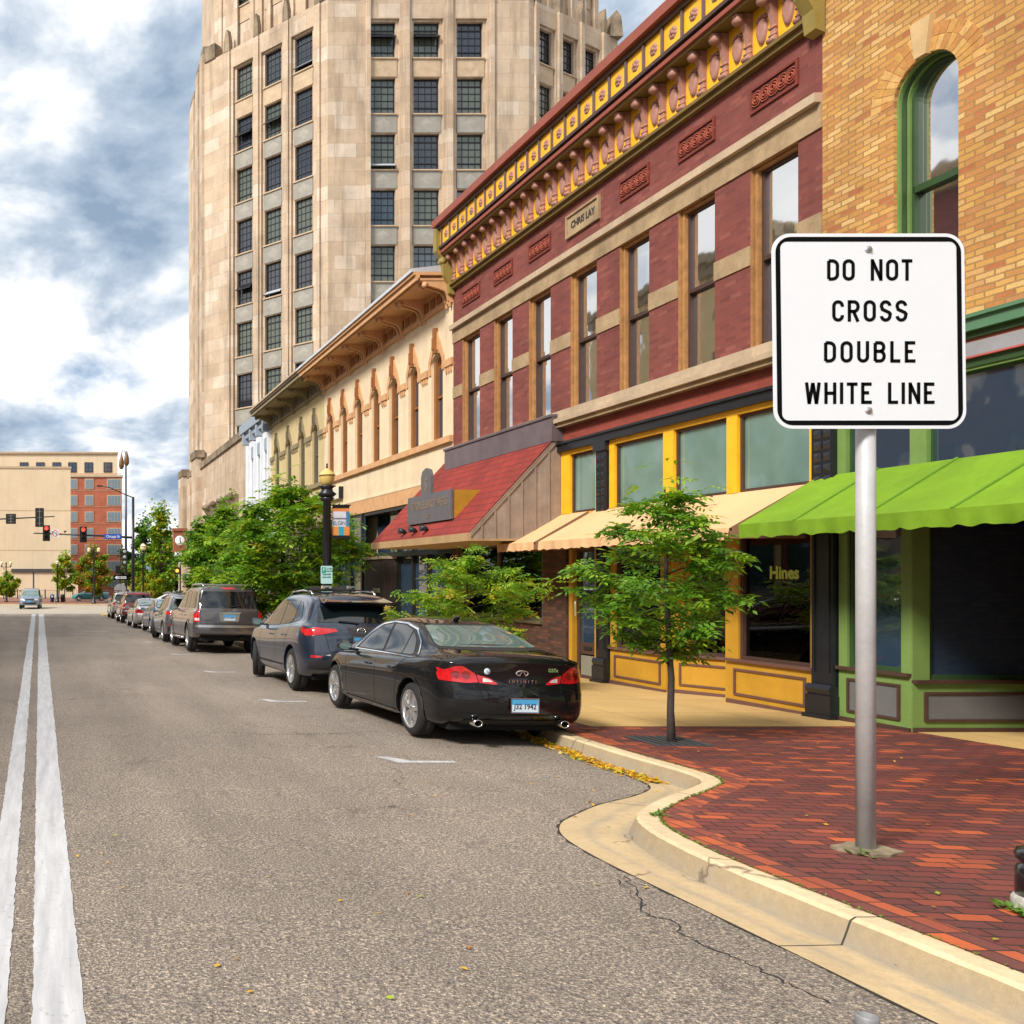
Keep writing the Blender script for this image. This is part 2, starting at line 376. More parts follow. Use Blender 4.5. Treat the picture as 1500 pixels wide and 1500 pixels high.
def cast_conc(nm, col, uk, joint=3.05):
    """cast concrete: dirt bands across (u), expansion joints along (v)"""
    m, nt, b = newmat(nm); oc = coords(nt); uvn = nt.nodes.new('ShaderNodeSeparateXYZ'); nt.links.new(coords(nt, 'UV'), uvn.inputs[0])
    a = noise(nt, oc, 1.4, 6, .65); f = noise(nt, oc, 22, 5, .7); ff = noise(nt, oc, 110, 3, .7)
    c = mixc(nt, L4(col), ramp(nt, a, [(.3, .80), (.7, 1.10)]), 1., 'MULTIPLY'); c = mixc(nt, c, ramp(nt, f, [(.3, .86), (.7, 1.08)]), 1., 'MULTIPLY'); c = mixc(nt, c, ramp(nt, ff, [(.3, .88), (.7, 1.08)]), 1., 'MULTIPLY')
    wob = N(nt, 'ShaderNodeMath', operation='MULTIPLY_ADD'); nt.links.new(noise(nt, oc, 2.2, 5, .6), wob.inputs[0]); wob.inputs[1].default_value = .45; nt.links.new(uvn.outputs[0], wob.inputs[2])
    w2 = N(nt, 'ShaderNodeMath', operation='SUBTRACT'); nt.links.new(wob.outputs[0], w2.inputs[0]); w2.inputs[1].default_value = .225
    band = ramp(nt, w2.outputs[0], uk); patch = ramp(nt, noise(nt, oc, 3.1, 6, .7), [(.35, .25), (.62, 1.)])
    c = mixc(nt, c, (.30, .26, .20, 1), mixc(nt, band, patch, 1., 'MULTIPLY'))
    dv = N(nt, 'ShaderNodeMath', operation='DIVIDE'); nt.links.new(uvn.outputs[1], dv.inputs[0]); dv.inputs[1].default_value = joint
    fr = N(nt, 'ShaderNodeMath', operation='FRACT'); nt.links.new(dv.outputs[0], fr.inputs[0]); jn = ramp(nt, fr.outputs[0], [(0., 1.), (.0035, 0.)], 'CONSTANT')
    c = mixc(nt, c, (.05, .04, .03, 1), jn)
    vo = N(nt, 'ShaderNodeTexVoronoi', feature='DISTANCE_TO_EDGE'); vo.inputs['Scale'].default_value = .55; wv = N(nt, 'ShaderNodeTexNoise'); wv.inputs['Scale'].default_value = 3; wv.inputs['Detail'].default_value = 6; nt.links.new(oc, wv.inputs['Vector'])
    va = N(nt, 'ShaderNodeVectorMath', operation='MULTIPLY_ADD'); va.inputs[1].default_value = (.5, .5, 0); nt.links.new(wv.outputs['Color'], va.inputs[0]); nt.links.new(oc, va.inputs[2]); nt.links.new(va.outputs[0], vo.inputs['Vector'])
    c = mixc(nt, c, (.10, .07, .045, 1), mixc(nt, ramp(nt, vo.outputs['Distance'], [(0., 1.), (.007, 0.)]), ramp(nt, noise(nt, oc, .9, 3, .5), [(.5, 0.), (.56, .8)]), 1., 'MULTIPLY'))
    nt.links.new(c, b.inputs['Base Color']); b.inputs['Roughness'].default_value = .88; bumpto(nt, b, f, .35, .012); return m
G_M = cast_conc('gutter concrete', (.54, .40, .225), [(0., .9), (.12, .45), (.22, .0), (.42, .1), (.56, .75), (.68, .1), (1., 0.)])
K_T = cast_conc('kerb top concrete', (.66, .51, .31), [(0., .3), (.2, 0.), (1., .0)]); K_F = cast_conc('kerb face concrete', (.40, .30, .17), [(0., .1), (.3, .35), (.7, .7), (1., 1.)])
def strip_uv(o, per, order):
    me = o.data; uvl = me.uv_layers[0].data; acc = 0.; n = len(me.polygons)//per; k = 0
    for i in range(n):
        L_ = (A[i+1]-A[i]).length
        for q in range(per):
            for (u, v) in ((0, 0), (1, 0), (1, 1), (0, 1)): uvl[k].uv = (u, acc+v*L_); k += 1
        acc += L_
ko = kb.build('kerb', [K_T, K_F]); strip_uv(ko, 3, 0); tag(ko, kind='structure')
go_ = gt.build('gutter', G_M); strip_uv(go_, 1, 0); tag(go_, kind='structure')
tag(crk.build('gutter_joint', plain('joint tar', (.03, .025, .02), .9)), kind='structure')
tag(sw.build('pavement', [PAVER, PAVER2]), kind='structure')
# concrete footway in front of the shops
mb = MB()
for (x0, x1, y0, y1) in ((6.47, 13, 10.75, 70),):
    ys = [y0, 11.5, 13, 20, 40, 70]
    for j in range(len(ys)-1):
        mb.quad((x0, ys[j], gz(ys[j])+.154), (x1, ys[j], gz(ys[j])+.154), (x1, ys[j+1], gz(ys[j+1])+.154), (x0, ys[j+1], gz(ys[j+1])+.154))
mb.quad((9.97, 4, gz(4)+.154), (13, 4, gz(4)+.154), (13, 10.75, gz(10.75)+.154), (9.97, 10.75, gz(10.75)+.154))
tag(mb.build('footway', SLAB), kind='structure')
# far plaza across the junction
mb = MB(); mb.box(-80, 9, 99.5, 127, -1.6, -1.27); mb.box(-80, 9.2, 99.3, 99.5, -1.6, -1.268, 1); tag(mb.build('plaza', [plain('plaza brick', (.25, .11, .08), .85, var=.2, vs=.5), CONC]), kind='structure')
mb = MB(); mb.box(3.6, 6.3, 70, 74, -1.6, -1.25); tag(mb.build('kerb_corner', [CONC]), kind='structure')

# white paint
def paint(name, lo=.55):
    m, nt, b = newmat(name); oc = coords(nt)
    a = noise(nt, oc, 26, 6, .75); c = noise(nt, coords(nt, 'Object', (6, .5, 1)), 3, 4, .6)
    k = mixc(nt, (.54, .54, .55, 1), ramp(nt, c, [(.3, .74), (.7, 1.05)]), 1., 'MULTIPLY')
    k = mixc(nt, k, (.30, .29, .28, 1), ramp(nt, a, [(lo, 0.), (lo+.08, 1.)]))
    nt.links.new(k, b.inputs['Base Color']); b.inputs['Roughness'].default_value = .7; return m
PAINT = paint('road paint', .585)
def edge_x(px0, px1, y):     # a painted edge, straight on the ground, through two picture columns at y=1500 and y=897 rows
    Y0, Y1 = 3.617, 87.5; X0 = (px0-84)*Y0/1300; X1 = (px1-84)*Y1/1300
    return X0+(X1-X0)*(y-Y0)/(Y1-Y0)
lr = random.Random(4)
def line(l0, l1, r0, r1, nm):
    mb = MB(); y = 1.; prev = None
    while y < 76:
        jl, jr = lr.uniform(-.004, .004)*(1+y*.05), lr.uniform(-.004, .004)*(1+y*.05)
        row = ((edge_x(l0, l1, y)+jl, y, gz(y)+.008), (edge_x(r0, r1, y)+jr, y, gz(y)+.008))
        if prev: mb.quad(prev[0], prev[1], row[1], row[0])
        prev = row; y += .05 if y < 8 else .12 if y < 20 else .5
    return mb.build(nm, PAINT)
o = line(-44, 47, 8, 52.5, 'white_line'); tag(o, kind='structure')
o = line(47, 57, 125, 63.5, 'white_line'); tag(o, kind='structure')
mt2 = paint('worn road paint', .56)
for i, (px, py) in enumerate(((619, 1117), (419, 1028), (324, 985), (268, 959), (226, 941), (197, 928))):
    D = 2275/(py-871); X = (px-84)*D/1300; mb = MB(); z = lambda y: gz(y)+.008
    q = [(X-.34, D-.05), (X+.34, D-.05), (X+.34, D+.05), (X-.16, D+.06), (X-.27, D+.24), (X-.37, D+.24), (X-.28, D+.03), (X-.16, D-.22)][:0] or [(X-.1, D-.05), (X+.34, D-.05), (X+.34, D+.05), (X-.1, D+.06), (X-.26, D+.3), (X-.38, D+.3), (X-.26, D-.05)]
    mb.poly([(a, b, z(b)) for a, b in q]); tag(mb.build('parking_mark', mt2), kind='structure')
mb = MB()
for x0, y0 in ((1.2, 42.0),): mb.quad((x0, y0, gz(y0)+.008), (x0+1.2, y0, gz(y0)+.008), (x0+1.2, y0+.35, gz(y0+.35)+.008), (x0, y0+.35, gz(y0+.35)+.008))
tag(mb.build('parking_mark', mt2), kind='structure')
mb = MB(); mb.quad((-11, 75.2, gz(75)+.008), (6, 75.2, gz(75)+.008), (6, 75.6, gz(75)+.008), (-11, 75.6, gz(75)+.008)); mb.quad((-11, 78.4, gz(78)+.008), (6, 78.4, gz(78)+.008), (6, 78.8, gz(78)+.008), (-11, 78.8, gz(78)+.008))
tag(mb.build('crosswalk_line', mt2), kind='structure')
# cracks in the asphalt beside the gutter (real, thin, dark sealant lines)
def crack(pts, w=.012, seed=1, nm='road_crack'):
    r = random.Random(seed); P = crom(pts, 9); P = [Vector((p[0]+r.uniform(-.02, .02), p[1]+r.uniform(-.02, .02))) for p in P]; mb = MB(); pr = None
    for i, p in enumerate(P):
        t = (P[min(i+1, len(P)-1)]-P[max(i-1, 0)]).normalized(); n = Vector((-t.y, t.x))*w*r.uniform(.08, .38)
        a = (p.x+n.x, p.y+n.y, gz(p.y)+.0065); b = (p.x-n.x, p.y-n.y, gz(p.y)+.0065)
        if pr: mb.quad(pr[0], pr[1], b, a)
        pr = (a, b)
    tag(mb.build(nm, plain('crack', (.02, .019, .02), .9, var=0)), kind='structure')
def rd(px, py): D = 2275/(py-871); return ((px-84)*D/1300, D)
crack([rd(918, 1285), rd(935, 1315), rd(945, 1340), rd(985, 1352), rd(1003, 1372), rd(1045, 1392), rd(1100, 1415), rd(1150, 1440), rd(1215, 1470)], .02, 3)
crack([rd(905, 1290), rd(930, 1318), rd(950, 1330)], .012, 5)
crack([rd(280, 1073), rd(340, 1074), rd(420, 1077), rd(560, 1072)], .02, 6)
crack([rd(140, 1018), rd(200, 1018), rd(260, 1022)], .02, 7)
crack([rd(-30, 931), rd(60, 931), rd(150, 931)], .09, 8)
# ------------------------------------------------------------------ facade materials
REDB = brick('dark red brick', [(.215, .052, .040), (.25, .062, .046), (.18, .043, .036), (.29, .085, .062)], (.19, .062, .048), .21, .068, .006, bump=.35, stain=.25, wob=.006, streak=.25)
REDB2 = brick('painted red brick', [(.30, .055, .032), (.34, .066, .038), (.27, .048, .03)], (.22, .05, .035), .21, .068, .006, bump=.3)
YELB = brick('yellow common brick', [(.56, .26, .065), (.66, .36, .095), (.50, .19, .055), (.76, .49, .18), (.46, .145, .05), (.70, .39, .11), (.60, .31, .075)], (.38, .21, .075), .205, .068, .009, bump=1., wob=.022, stain=.25, streak=.12)
BRNB = brick('brown storefront brick', [(.05, .022, .016), (.09, .035, .02), (.16, .06, .03), (.04, .02, .015)], (.05, .035, .03), .2, .068, .008, bump=.5)
DRKB = brick('dark brown long brick', [(.05, .032, .028), (.06, .038, .033), (.045, .03, .027)], (.025, .017, .015), .4, .06, .008, bump=.5)
STONE = plain('sandstone trim', (.43, .30, .165), .85, var=.3, vs=2.2, bump=.3, bs=30, streak=.25)
STONEL = plain('pale sandstone ledge', (.52, .39, .26), .85, var=.2, vs=2.2, bump=.3, streak=.2)
TERRA = plain('terracotta panel', (.20, .032, .018), .8, var=.25, vs=6, bump=.6, bs=26)
YPAINT = plain('golden yellow paint', (.90, .47, .014), .5, var=.12, vs=4, bump=.05)
YPAINT2 = plain('ochre paint', (.50, .26, .022), .5, var=.14, vs=3, bump=.05)
PINKP = plain('dusty pink paint', (.42, .20, .15), .6, var=.18, vs=8)
CORNR = plain('cornice red', (.30, .075, .045), .6, var=.15, vs=3)
CORNO = plain('cornice olive', (.20, .13, .03), .6, var=.2, vs=5)
IRON = plain('black iron paint', (.012, .013, .018), .35, var=.2, vs=6, bump=.1)
DKTRIM = plain('dark brown trim', (.07, .035, .025), .5, var=.2, vs=6)
PUTRIM = plain('purple brown trim', (.13, .06, .048), .55, var=.15, vs=6)
TANW = plain('tan window casing', (.48, .24, .085), .6, var=.3, vs=7, bump=.15, streak=.25)
GREENF = plain('sage green paint', (.17, .27, .07), .5, var=.12, vs=3)
GREEND = plain('dark green paint', (.03, .07, .02), .5, var=.15, vs=3)
GREENB = plain('green belt paint', (.10, .22, .12), .5, var=.15, vs=3)
GLASS = glassy('window glass', (.03, .035, .04), ior=9., wave=.02)
GLASSD = glassy('dark window glass', (.026, .048, .078), ior=2.3, wave=.03)
GLASSG = glassy('green transom glass painted reflections', (.16, .29, .25), .05, 2.3, .03)
_nt = GLASSG.node_tree; _nt.links.new(ramp(_nt, noise(_nt, coords(_nt, 'Object', (1, 1., .8)), .9, 4, .5, .2), [(.30, (.10, .19, .165)), (.52, (.17, .28, .25)), (.70, (.26, .37, .34))]), _nt.nodes['Principled BSDF'].inputs['Base Color'])  # soft paler and darker teal patches painted in to stand for reflections
SHOPG = seethru('shop glass')
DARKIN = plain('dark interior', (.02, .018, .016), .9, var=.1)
CREAM = plain('cream stucco', (.80, .63, .42), .8, var=.12, vs=1.5, bump=.1, streak=.15)
ORANGE = plain('orange tan trim', (.66, .36, .17), .65, var=.2, vs=4, bump=.1)
OLIVE = plain('khaki stucco', (.60, .47, .24), .8, var=.12, vs=1.5, bump=.1, streak=.1)
OLIVT = plain('khaki grey trim', (.27, .215, .12), .7, var=.15, vs=4)
WHITEP = plain('white painted masonry', (.72, .74, .78), .7, var=.08, vs=2)
BLUEG = plain('blue grey trim', (.30, .35, .42), .7, var=.1, vs=2)
METALW = plain('gutter metal', (.62, .64, .68), .35, .3, var=.1)
AWNG = plain('lime green canvas', (.17, .31, .005), .75, var=.2, vs=1.4, bump=.1, bs=60)
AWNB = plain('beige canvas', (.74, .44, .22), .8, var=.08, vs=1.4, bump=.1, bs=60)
AWNBD = plain('beige canvas painted shade', (.30, .16, .08), .8, var=.1, vs=2)  # brown copy of the canvas: shade on the awning ends painted in
SHING = brick('red shingles', [(.25, .024, .016), (.29, .03, .018), (.22, .02, .014)], (.12, .015, .01), .3, .14, .008, bump=.5, wob=.01)
BOARD = plain('weathered grey boards', (.36, .27, .21), .85, var=.25, vs=3, bump=.2, streak=.3)
FLASH = plain('grey purple flashing', (.17, .13, .14), .5, .2, var=.2, vs=3, streak=.2)
LETG = plain('gold lettering', (.21, .15, .095), .5, var=.1)
LEAD = plain('slate grey sign face', (.13, .12, .13), .5, var=.2, vs=5)

def volume(mb, a0, a1, ztop, m=0, x1=14., d=-.55):
    mb.box(a0, a1, -x1, d, -1.8, ztop-.3, m, PF); mb.box(a0, a1, d, -.02, ztop-.3, ztop, m, PF)
def part(mb, name, mats, root): return mb.build(name, mats, root)
def root_at(name, label, a, cat='building', group=None):
    r = thing(name, label, cat, (F, a, gz(a)+.15), group=group); return r, tuple(r.location)
def sash_window(root, off, P, a0, a1, z0, z1, d, rail, fm, glass, cas=None, cw=.1, cd=.12, name='window', sash=.055, muntin=False):
    w = MB(off)
    if cas: frame(w, P, a0, a1, z0, z1, cw, d+.02, d+cd, 0)
    i0, i1, j0, j1 = (a0+cw, a1-cw, z0+cw, z1-cw) if cas else (a0, a1, z0, z1)
    frame(w, P, i0, i1, j0, j1, sash, d-.04, d+.05, 1)
    if rail: w.box(i0+sash, i1-sash, d-.03, d+.07, rail-.03, rail+.03, 1, P)
    if muntin: w.box((i0+i1)/2-.02, (i0+i1)/2+.02, d-.03, d+.035, j0+sash, j1-sash, 1, P)
    o = w.build(name, [cas or fm, fm], root)
    g = MB(off); s = sash*.5
    if rail:
        g.box(i0+s, i1-s, d, d+.012, rail, j1-s, 0, P); g.box(i0+s, i1-s, d-.02, d-.008, j0+s, rail, 0, P)
    else: g.box(i0+s, i1-s, d-.005, d+.008, j0+s, j1-s, 0, P)
    g.build('pane', glass, o); return o

# ================================================================== dark red brick building
rt, off = root_at('red_brick_building', 'two storey dark red brick shop building with a golden bracketed cornice and beige awnings', 14.5)
U0, U1 = 11.54, 22.3
WIN = [(20.9, 21.8), (19.4, 20.22), (17.9, 18.72), (16.37, 17.2), (14.92, 15.7), (13.43, 14.22), (11.92, 12.74)]
mb = MB(off); volume(mb, U0, U1, 9.9)
wall(mb, PF, U0, U1, 4.68, 9.0, [(a, b, 4.98, 7.6) for a, b in WIN], 0, 1, .25)
part(mb, 'wall', [REDB, TANW], rt)
mb = MB(off); wall(mb, PF, U0, U1, 4.38, 4.68, [], 0); mb.box(U0, U1, -.3, -.02, 4.2, 4.66, 0, PF); part(mb, 'brick_band', REDB2, rt)
mb = MB(off)                       # stone courses
mb.box(U0, U1, .0, .12, 4.84, 5.0, 0, PF); mb.box(U0, U1, .0, .2, 4.76, 4.84, 0, PF); mb.box(U0, U1, .0, .14, 4.68, 4.76, 1, PF)
edges = [U1] + [e for a, b in WIN for e in (b, a)] + [U0]
mb.box(U0, U1, 0, .025, 7.6, 7.93, 1, PF)
for k in range(0, len(edges), 2):
    a0, a1 = edges[k+1], edges[k]
    mb.box(a0, a1, 0, .02, 6.22, 6.5, 1, PF)
part(mb, 'stone_course', [STONEL, STONE], rt)
mb = MB(off); mb.box(U0, U1, 0, .11, 7.93, 8.05, 0, PF); part(mb, 'stone_ledge', STONEL, rt)
for i, (a, b) in enumerate(WIN):
    sash_window(rt, off, PF, a+.01, b-.01, 4.99, 7.59, -.17, 6.28, DKTRIM, GLASS, TANW, .045, .11, sash=.042)
    if i != 3:
        mb = MB(off); a2, b2 = a-.02, b-.02; frame(mb, PF, a2, b2, 8.36, 8.72, .035, 0, .03, 0); mb.box(a2+.035, b2-.035, 0, .008, 8.395, 8.685, 2, PF)
        n = 5; w = (b2-a2-.07)/n
        for k in range(n):
            cx = a2+.035+w*(k+.5)
            for q in range(3):
                rr = .11-.035*q
                mb.lathe([(rr, 0), (rr, -.018-.006*q), (rr-.014, -.018-.006*q), (rr-.016, 0)], PF(cx, .006, 8.54), 10, 1, 'x', close=False)
        part(mb, 'terracotta_panel', [TERRA, plain('terracotta relief', (.36, .075, .04), .8, var=.3, vs=20), plain('terracotta ground', (.07, .014, .01), .9)], rt)
# name plaque
a, b = WIN[3]; mb = MB(off); frame(mb, PF, a-.12, b+.1, 8.32, 8.76, .04, 0, .05); mb.box(a-.08, b+.06, 0, .02, 8.36, 8.72, 0, PF)
pq = part(mb, 'name_plaque', STONE, rt)
text('lettering', 'CHRIS LAY', .185, plain('dark lettering', (.035, .03, .025), .7), pq, Vector(PF((a+b)/2-.01, .022, 8.53))-Vector(off), (0, -1, 0), (0, 0, 1), .006, .004, .85)
# cornice
mb = MB(off)
mb.box(U0, U1, 0, .1, 8.95, 9.03, 0, PF); mb.box(U0, U1, 0, .16, 9.03, 9.08, 0, PF)
mb.box(U0, U1, -.02, .05, 9.08, 9.78, 1, PF)
mb.box(U0-.02, U1+.02, 0, .33, 9.78, 9.83, 0, PF)
mb.box(U0-.02, U1+.02, 0, .38, 9.83, 9.90, 2, PF); mb.box(U0-.02, U1+.03, 0, .35, 9.90, 9.94, 3, PF)
mb.box(U0-.02, U1+.03, 0, .42, 9.94, 10.0, 3, PF)
mb.box(U0-.02, U1+.02, 0, .38, 10.0, 10.42, 1, PF)
mb.box(U0-.02, U1+.03, 0, .44, 10.42, 10.47, 3, PF); mb.box(U0-.02, U1+.03, 0, .42, 10.47, 10.51, 0, PF); mb.box(U0-.02, U1+.05, 0, .53, 10.51, 10.68, 2, PF)
part(mb, 'cornice', [CORNO, YPAINT, CORNR, DKTRIM], rt)
for a in (U0+.03, U1-.03):           # end consoles
    mb = MB(off); mb.prism([(0, 8.8), (.12, 8.85), (.15, 9.1), (.26, 9.3), (.34, 9.75), (.46, 9.9), (.46, 10.46), (0, 10.46)], lambda p: PF(a-.09, p[0]+.02, p[1]), lambda p: PF(a+.09, p[0]+.02, p[1]))
    mb.lathe([(.0, -.1), (.08, -.1), (.08, .1), (.0, .1)], PF(a, .3, 9.66), 12, 0, 'y')
    part(mb, 'cornice_console', plain('console olive', (.30, .22, .05), .6, var=.2), rt)
bp = MB((0,0,0)); OP = lambda a, d, z: Vector((-d, a, z))
prof = [(0, .0), (.035, .02), (.055, .1), (.045, .22), (.06, .36), (.09, .48), (.13, .56), (.21, .62), (.24, .69), (0, .69)]
bp.prism(prof, lambda p: OP(-.042, p[0]+.05, p[1]), lambda p: OP(.042, p[0]+.05, p[1]))
bp.lathe([(0, -.055), (.065, -.055), (.065, .055), (0, .055)], OP(0, .22, .62), 12, 0, 'y'); bp.lathe([(0, -.06), (.045, -.06), (.045, .06), (0, .06)], OP(0, .10, .07), 10, 0, 'y')
for z in (.14, .24): bp.lathe([(0, -.056), (.02, -.056), (.02, .056), (0, .056)], OP(0, .095, z), 8, 0, 'y')
sp = MB((0,0,0))
def shield(mb, w, h, dpt, m=0):
    n = 14; rings = []
    for q, s in ((0, 1.), (.6, .93), (.85, .7), (1., .35)):
        rings.append(mb.add([OP(w*s*math.cos(2*math.pi*j/n)*(1-.18*(math.sin(2*math.pi*j/n) < -.2)), .05+dpt*q, h*s*math.sin(2*math.pi*j/n)) for j in range(n)]))
    for k in range(3):
        for j in range(n): mb.face((rings[k]+j, rings[k]+(j+1)%n, rings[k+1]+(j+1)%n, rings[k+1]+j), m, True)
    mb.face([rings[-1]+j for j in range(n)], m)
shield(sp, .095, .19, .05)
for k in range(5):
    an = math.pi*(.15+.7*k/4); sp.lathe([(.0, 0), (.03, .0), (.02, -.03), (0, -.04)], OP(.085*math.cos(an), .05, .14+.07*math.sin(an)), 6, 0, 'x')
rp = MB((0,0,0)); 
for q in range(7):
    an = 2*math.pi*q/7; rp.lathe([(.045, .0), (.03, -.02), (0, -.028)], OP(.05*math.cos(an), .378, .06*math.sin(an)), 8, 0, 'x', close=False)
rp.lathe([(.04, .0), (.035, -.03), (0, -.04)], OP(0, .378, 0), 8, 0, 'x', close=False)
fp_ = MB((0,0,0)); fp_.box(-.02, .02, .38, .415, -.205, .205, 0, OP)
protoB = bp.build('cornice_bracket', PINKP, rt); protoS = sp.build('cornice_shield', PINKP, rt); protoR = rp.build('cornice_rosette', PINKP, rt); protoF = fp_.build('cornice_rib', plain('grey purple rib', (.15, .10, .10), .6), rt)
nb = 24; pit = (U1-.24-(U0+.24))/(nb-1)
for k in range(nb):
    y = U0+.24+k*pit; base = Vector((F, y, 0))-Vector(off)
    for pr, dy, z in ((protoB, 0, 9.08), (protoS, pit/2, 9.40), (protoR, pit/2, 10.21), (protoF, 0, 10.21)):
        if dy and k == nb-1: continue
        o = pr if k == 0 else pr.copy()
        if k: COL.objects.link(o)
        o.location = base + Vector((0, dy, z))
# iron lintel and yellow shop framing
mb = MB(off); mb.box(U0, U1-4.8, 0, .1, 4.2, 4.38, 0, PF); mb.box(U0, U1-4.8, 0, .14, 4.34, 4.38, 0, PF); part(mb, 'iron_lintel', IRON, rt)
mb = MB(off)
for a0, a1 in ((11.66, 11.72), (12.97, 13.17), (14.31, 14.55), (15.83, 15.97), (16.33, 16.38), (17.2, 17.49)): mb.box(a0, a1, -.12, .02, 2.98, 4.12, 0, PF)
mb.box(11.66, 15.97, -.12, .023, 4.12, 4.2, 0, PF); mb.box(16.33, 17.49, -.12, .023, 4.12, 4.2, 0, PF)
mb.box(11.66, 17.32, -.14, .0, 2.75, 2.98, 0, PF)
part(mb, 'transom_frame', YPAINT, rt)
for a0, a1 in ((11.72, 12.97), (13.17, 14.31), (14.55, 15.83), (16.38, 17.2)):
    mb = MB(off); frame(mb, PF, a0, a1, 2.98, 4.12, .045, -.1, -.03); o = part(mb, 'transom_window', DKTRIM, rt)
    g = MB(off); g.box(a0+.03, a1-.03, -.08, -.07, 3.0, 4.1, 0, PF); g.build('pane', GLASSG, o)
def iron_column(mb, a0, a1, zb, zt):
    mb.box(a0, a1, -.15, .06, zb+.42, zt-.05, 0, PF); mb.box(a0-.03, a1+.03, -.15, .12, zb, zb+.3, 0, PF); mb.box(a0-.05, a1+.05, -.15, .15, zb-.12, zb+.05, 0, PF)
    mb.prism([(.06, zb+.42), (.1, zb+.44), (.13, zb+.38), (.10, zb+.3), (0, zb+.3), (0, zb+.42)], lambda p: PF(a0-.02, p[0], p[1]), lambda p: PF(a1+.02, p[0], p[1]))
    mb.box(a0-.03, a1+.03, -.1, .1, zt-.16, zt, 0, PF)
    n = 7; 
    for k in range(n):           # studded panel
        for q in range(2):
            ca = a0+(a1-a0)*(.28+.44*q); z = zt-.3-k*.15
            s = .055; c = [PF(ca-s, .06, z-s), PF(ca+s, .06, z-s), PF(ca+s, .06, z+s), PF(ca-s, .06, z+s)]; tp = PF(ca, .1, z)
            for j in range(4): i = mb.add([c[j], c[(j+1) % 4], tp]); mb.face((i, i+1, i+2))
    for q in (0, 1): mb.box(a0+.04+q*(a1-a0-.1), a0+.06+q*(a1-a0-.1), .06, .075, zb+.6, zt-1.5, 0, PF)
for a0, a1 in ((11.32, 11.64), (16.0, 16.3)):
    mb = MB(off); iron_column(mb, a0, a1, gz(a0)+.15, 4.2); part(mb, 'iron_column', IRON, rt)
# shop windows below the awning (see-through) with bulkheads
def shopwin(P, a0, a1, zs, zt, label=None, gl=SHOPG, bm=YPAINT2, fm=YPAINT2, tm=PUTRIM, inner=DKTRIM, zb=-.4, lw=.1, rw=.06, base=True, pm=None):
    mb = MB(off); z0 = zs
    mb.box(a0, a1, -.2, 0, zb, zs-.04, 0, P); mb.box(a0-.0, a1+.0, -.2, .05, zs-.04, zs, 1, P)
    fz0, fz1 = zb+.0, zs-.1
    g0 = gzl + .0
    frame(mb, P, a0+.13, a1-.13, g0+.12, zs-.14, .03, 0, .022, 1)
    if pm: mb.box(a0+.16, a1-.16, 0, .006, g0+.15, zs-.17, 3, P)
    mb.box(a0, a1, 0, .03, zb, g0+.05, 1, P)
    part(mb, 'bulkhead', [bm, tm, inner, pm or bm], rt)
    w = MB(off); w.box(a0, a0+rw, -.14, .0, zs, zt, 0, P); w.box(a1-lw, a1, -.14, .0, zs, zt, 0, P); w.box(a0+rw, a1-lw, -.14, 0, zt-.08, zt, 0, P)
    frame(w, P, a0+rw, a1-lw, zs, zt-.08, .05, -.13, -.03, 1)
    o = part(w, 'shop_window', [fm, inner], rt); g = MB(off); g.box(a0+rw+.03, a1-lw-.03, -.09, -.08, zs+.02, zt-.1, 0, P); g.build('pane', gl, o); return o
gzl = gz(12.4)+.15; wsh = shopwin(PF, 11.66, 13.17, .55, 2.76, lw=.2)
text('lettering', 'Hines', .24, plain('pale green lettering', (.50, .68, .16), .6), wsh, Vector(PF(12.24, -.072, 1.80))-Vector(off), (0, -1, 0), (0, 0, 1), .002, .008, .9)
gzl = gz(15)+.15; shopwin(PF, 14.5, 15.97, .5, 2.76, lw=.14, rw=.14)
t = Vector((.7, -1.35)).normalized(); PS = face_map((F, 14.5), (-t.x, -t.y), (-abs(t.y), -t.x)); PS2 = face_map((F+.75, 13.15), (-t.x, -t.y), (t.y, -t.x))
gzl = gz(13.8)+.15; shopwin(PS2, 0.03, 1.5, .5, 2.76, lw=.3, rw=.12)
mb = MB(off); mb.box(13.17, 13.22, -.9, 0, -.4, 2.75, 0, PF); mb.box(13.1, 14.6, -.9, -.14, 2.7, 2.76, 0, PF); part(mb, 'entry_reveal', YPAINT2, rt)
# door bay on the left
mb = MB(off); frame(mb, PF, 16.36, 17.3, -.4, 2.9, .11, -.2, -.02, 0); o = part(mb, 'door_frame', YPAINT2, rt)
mb = MB(off); frame(mb, PF, 16.48, 17.16, -.2, 2.3, .08, -.16, -.1, 0); mb.box(16.56, 17.08, -.15, -.11, .28, .5, 0, PF); mb.box(16.6, 17.04, -.15, -.105, -.12, .25, 1, PF); mb.box(16.7, 16.94, -.12, -.09, .36, .42, 2, PF)
dr = part(mb, 'door', [DKTRIM, plain('kick plate', (.25, .25, .2), .5, .2), IRON], rt)
g = MB(off); g.box(16.55, 17.09, -.14, -.13, .5, 2.24, 0, PF); g.build('pane', GLASSD, dr)
g = MB(off); g.tube([PF(17.1, -.05, 1.0), PF(17.1, -.03, 1.0), PF(17.1, -.03, 1.28), PF(17.1, -.05, 1.28)], .012, 8); g.build('handle', METALW, dr)
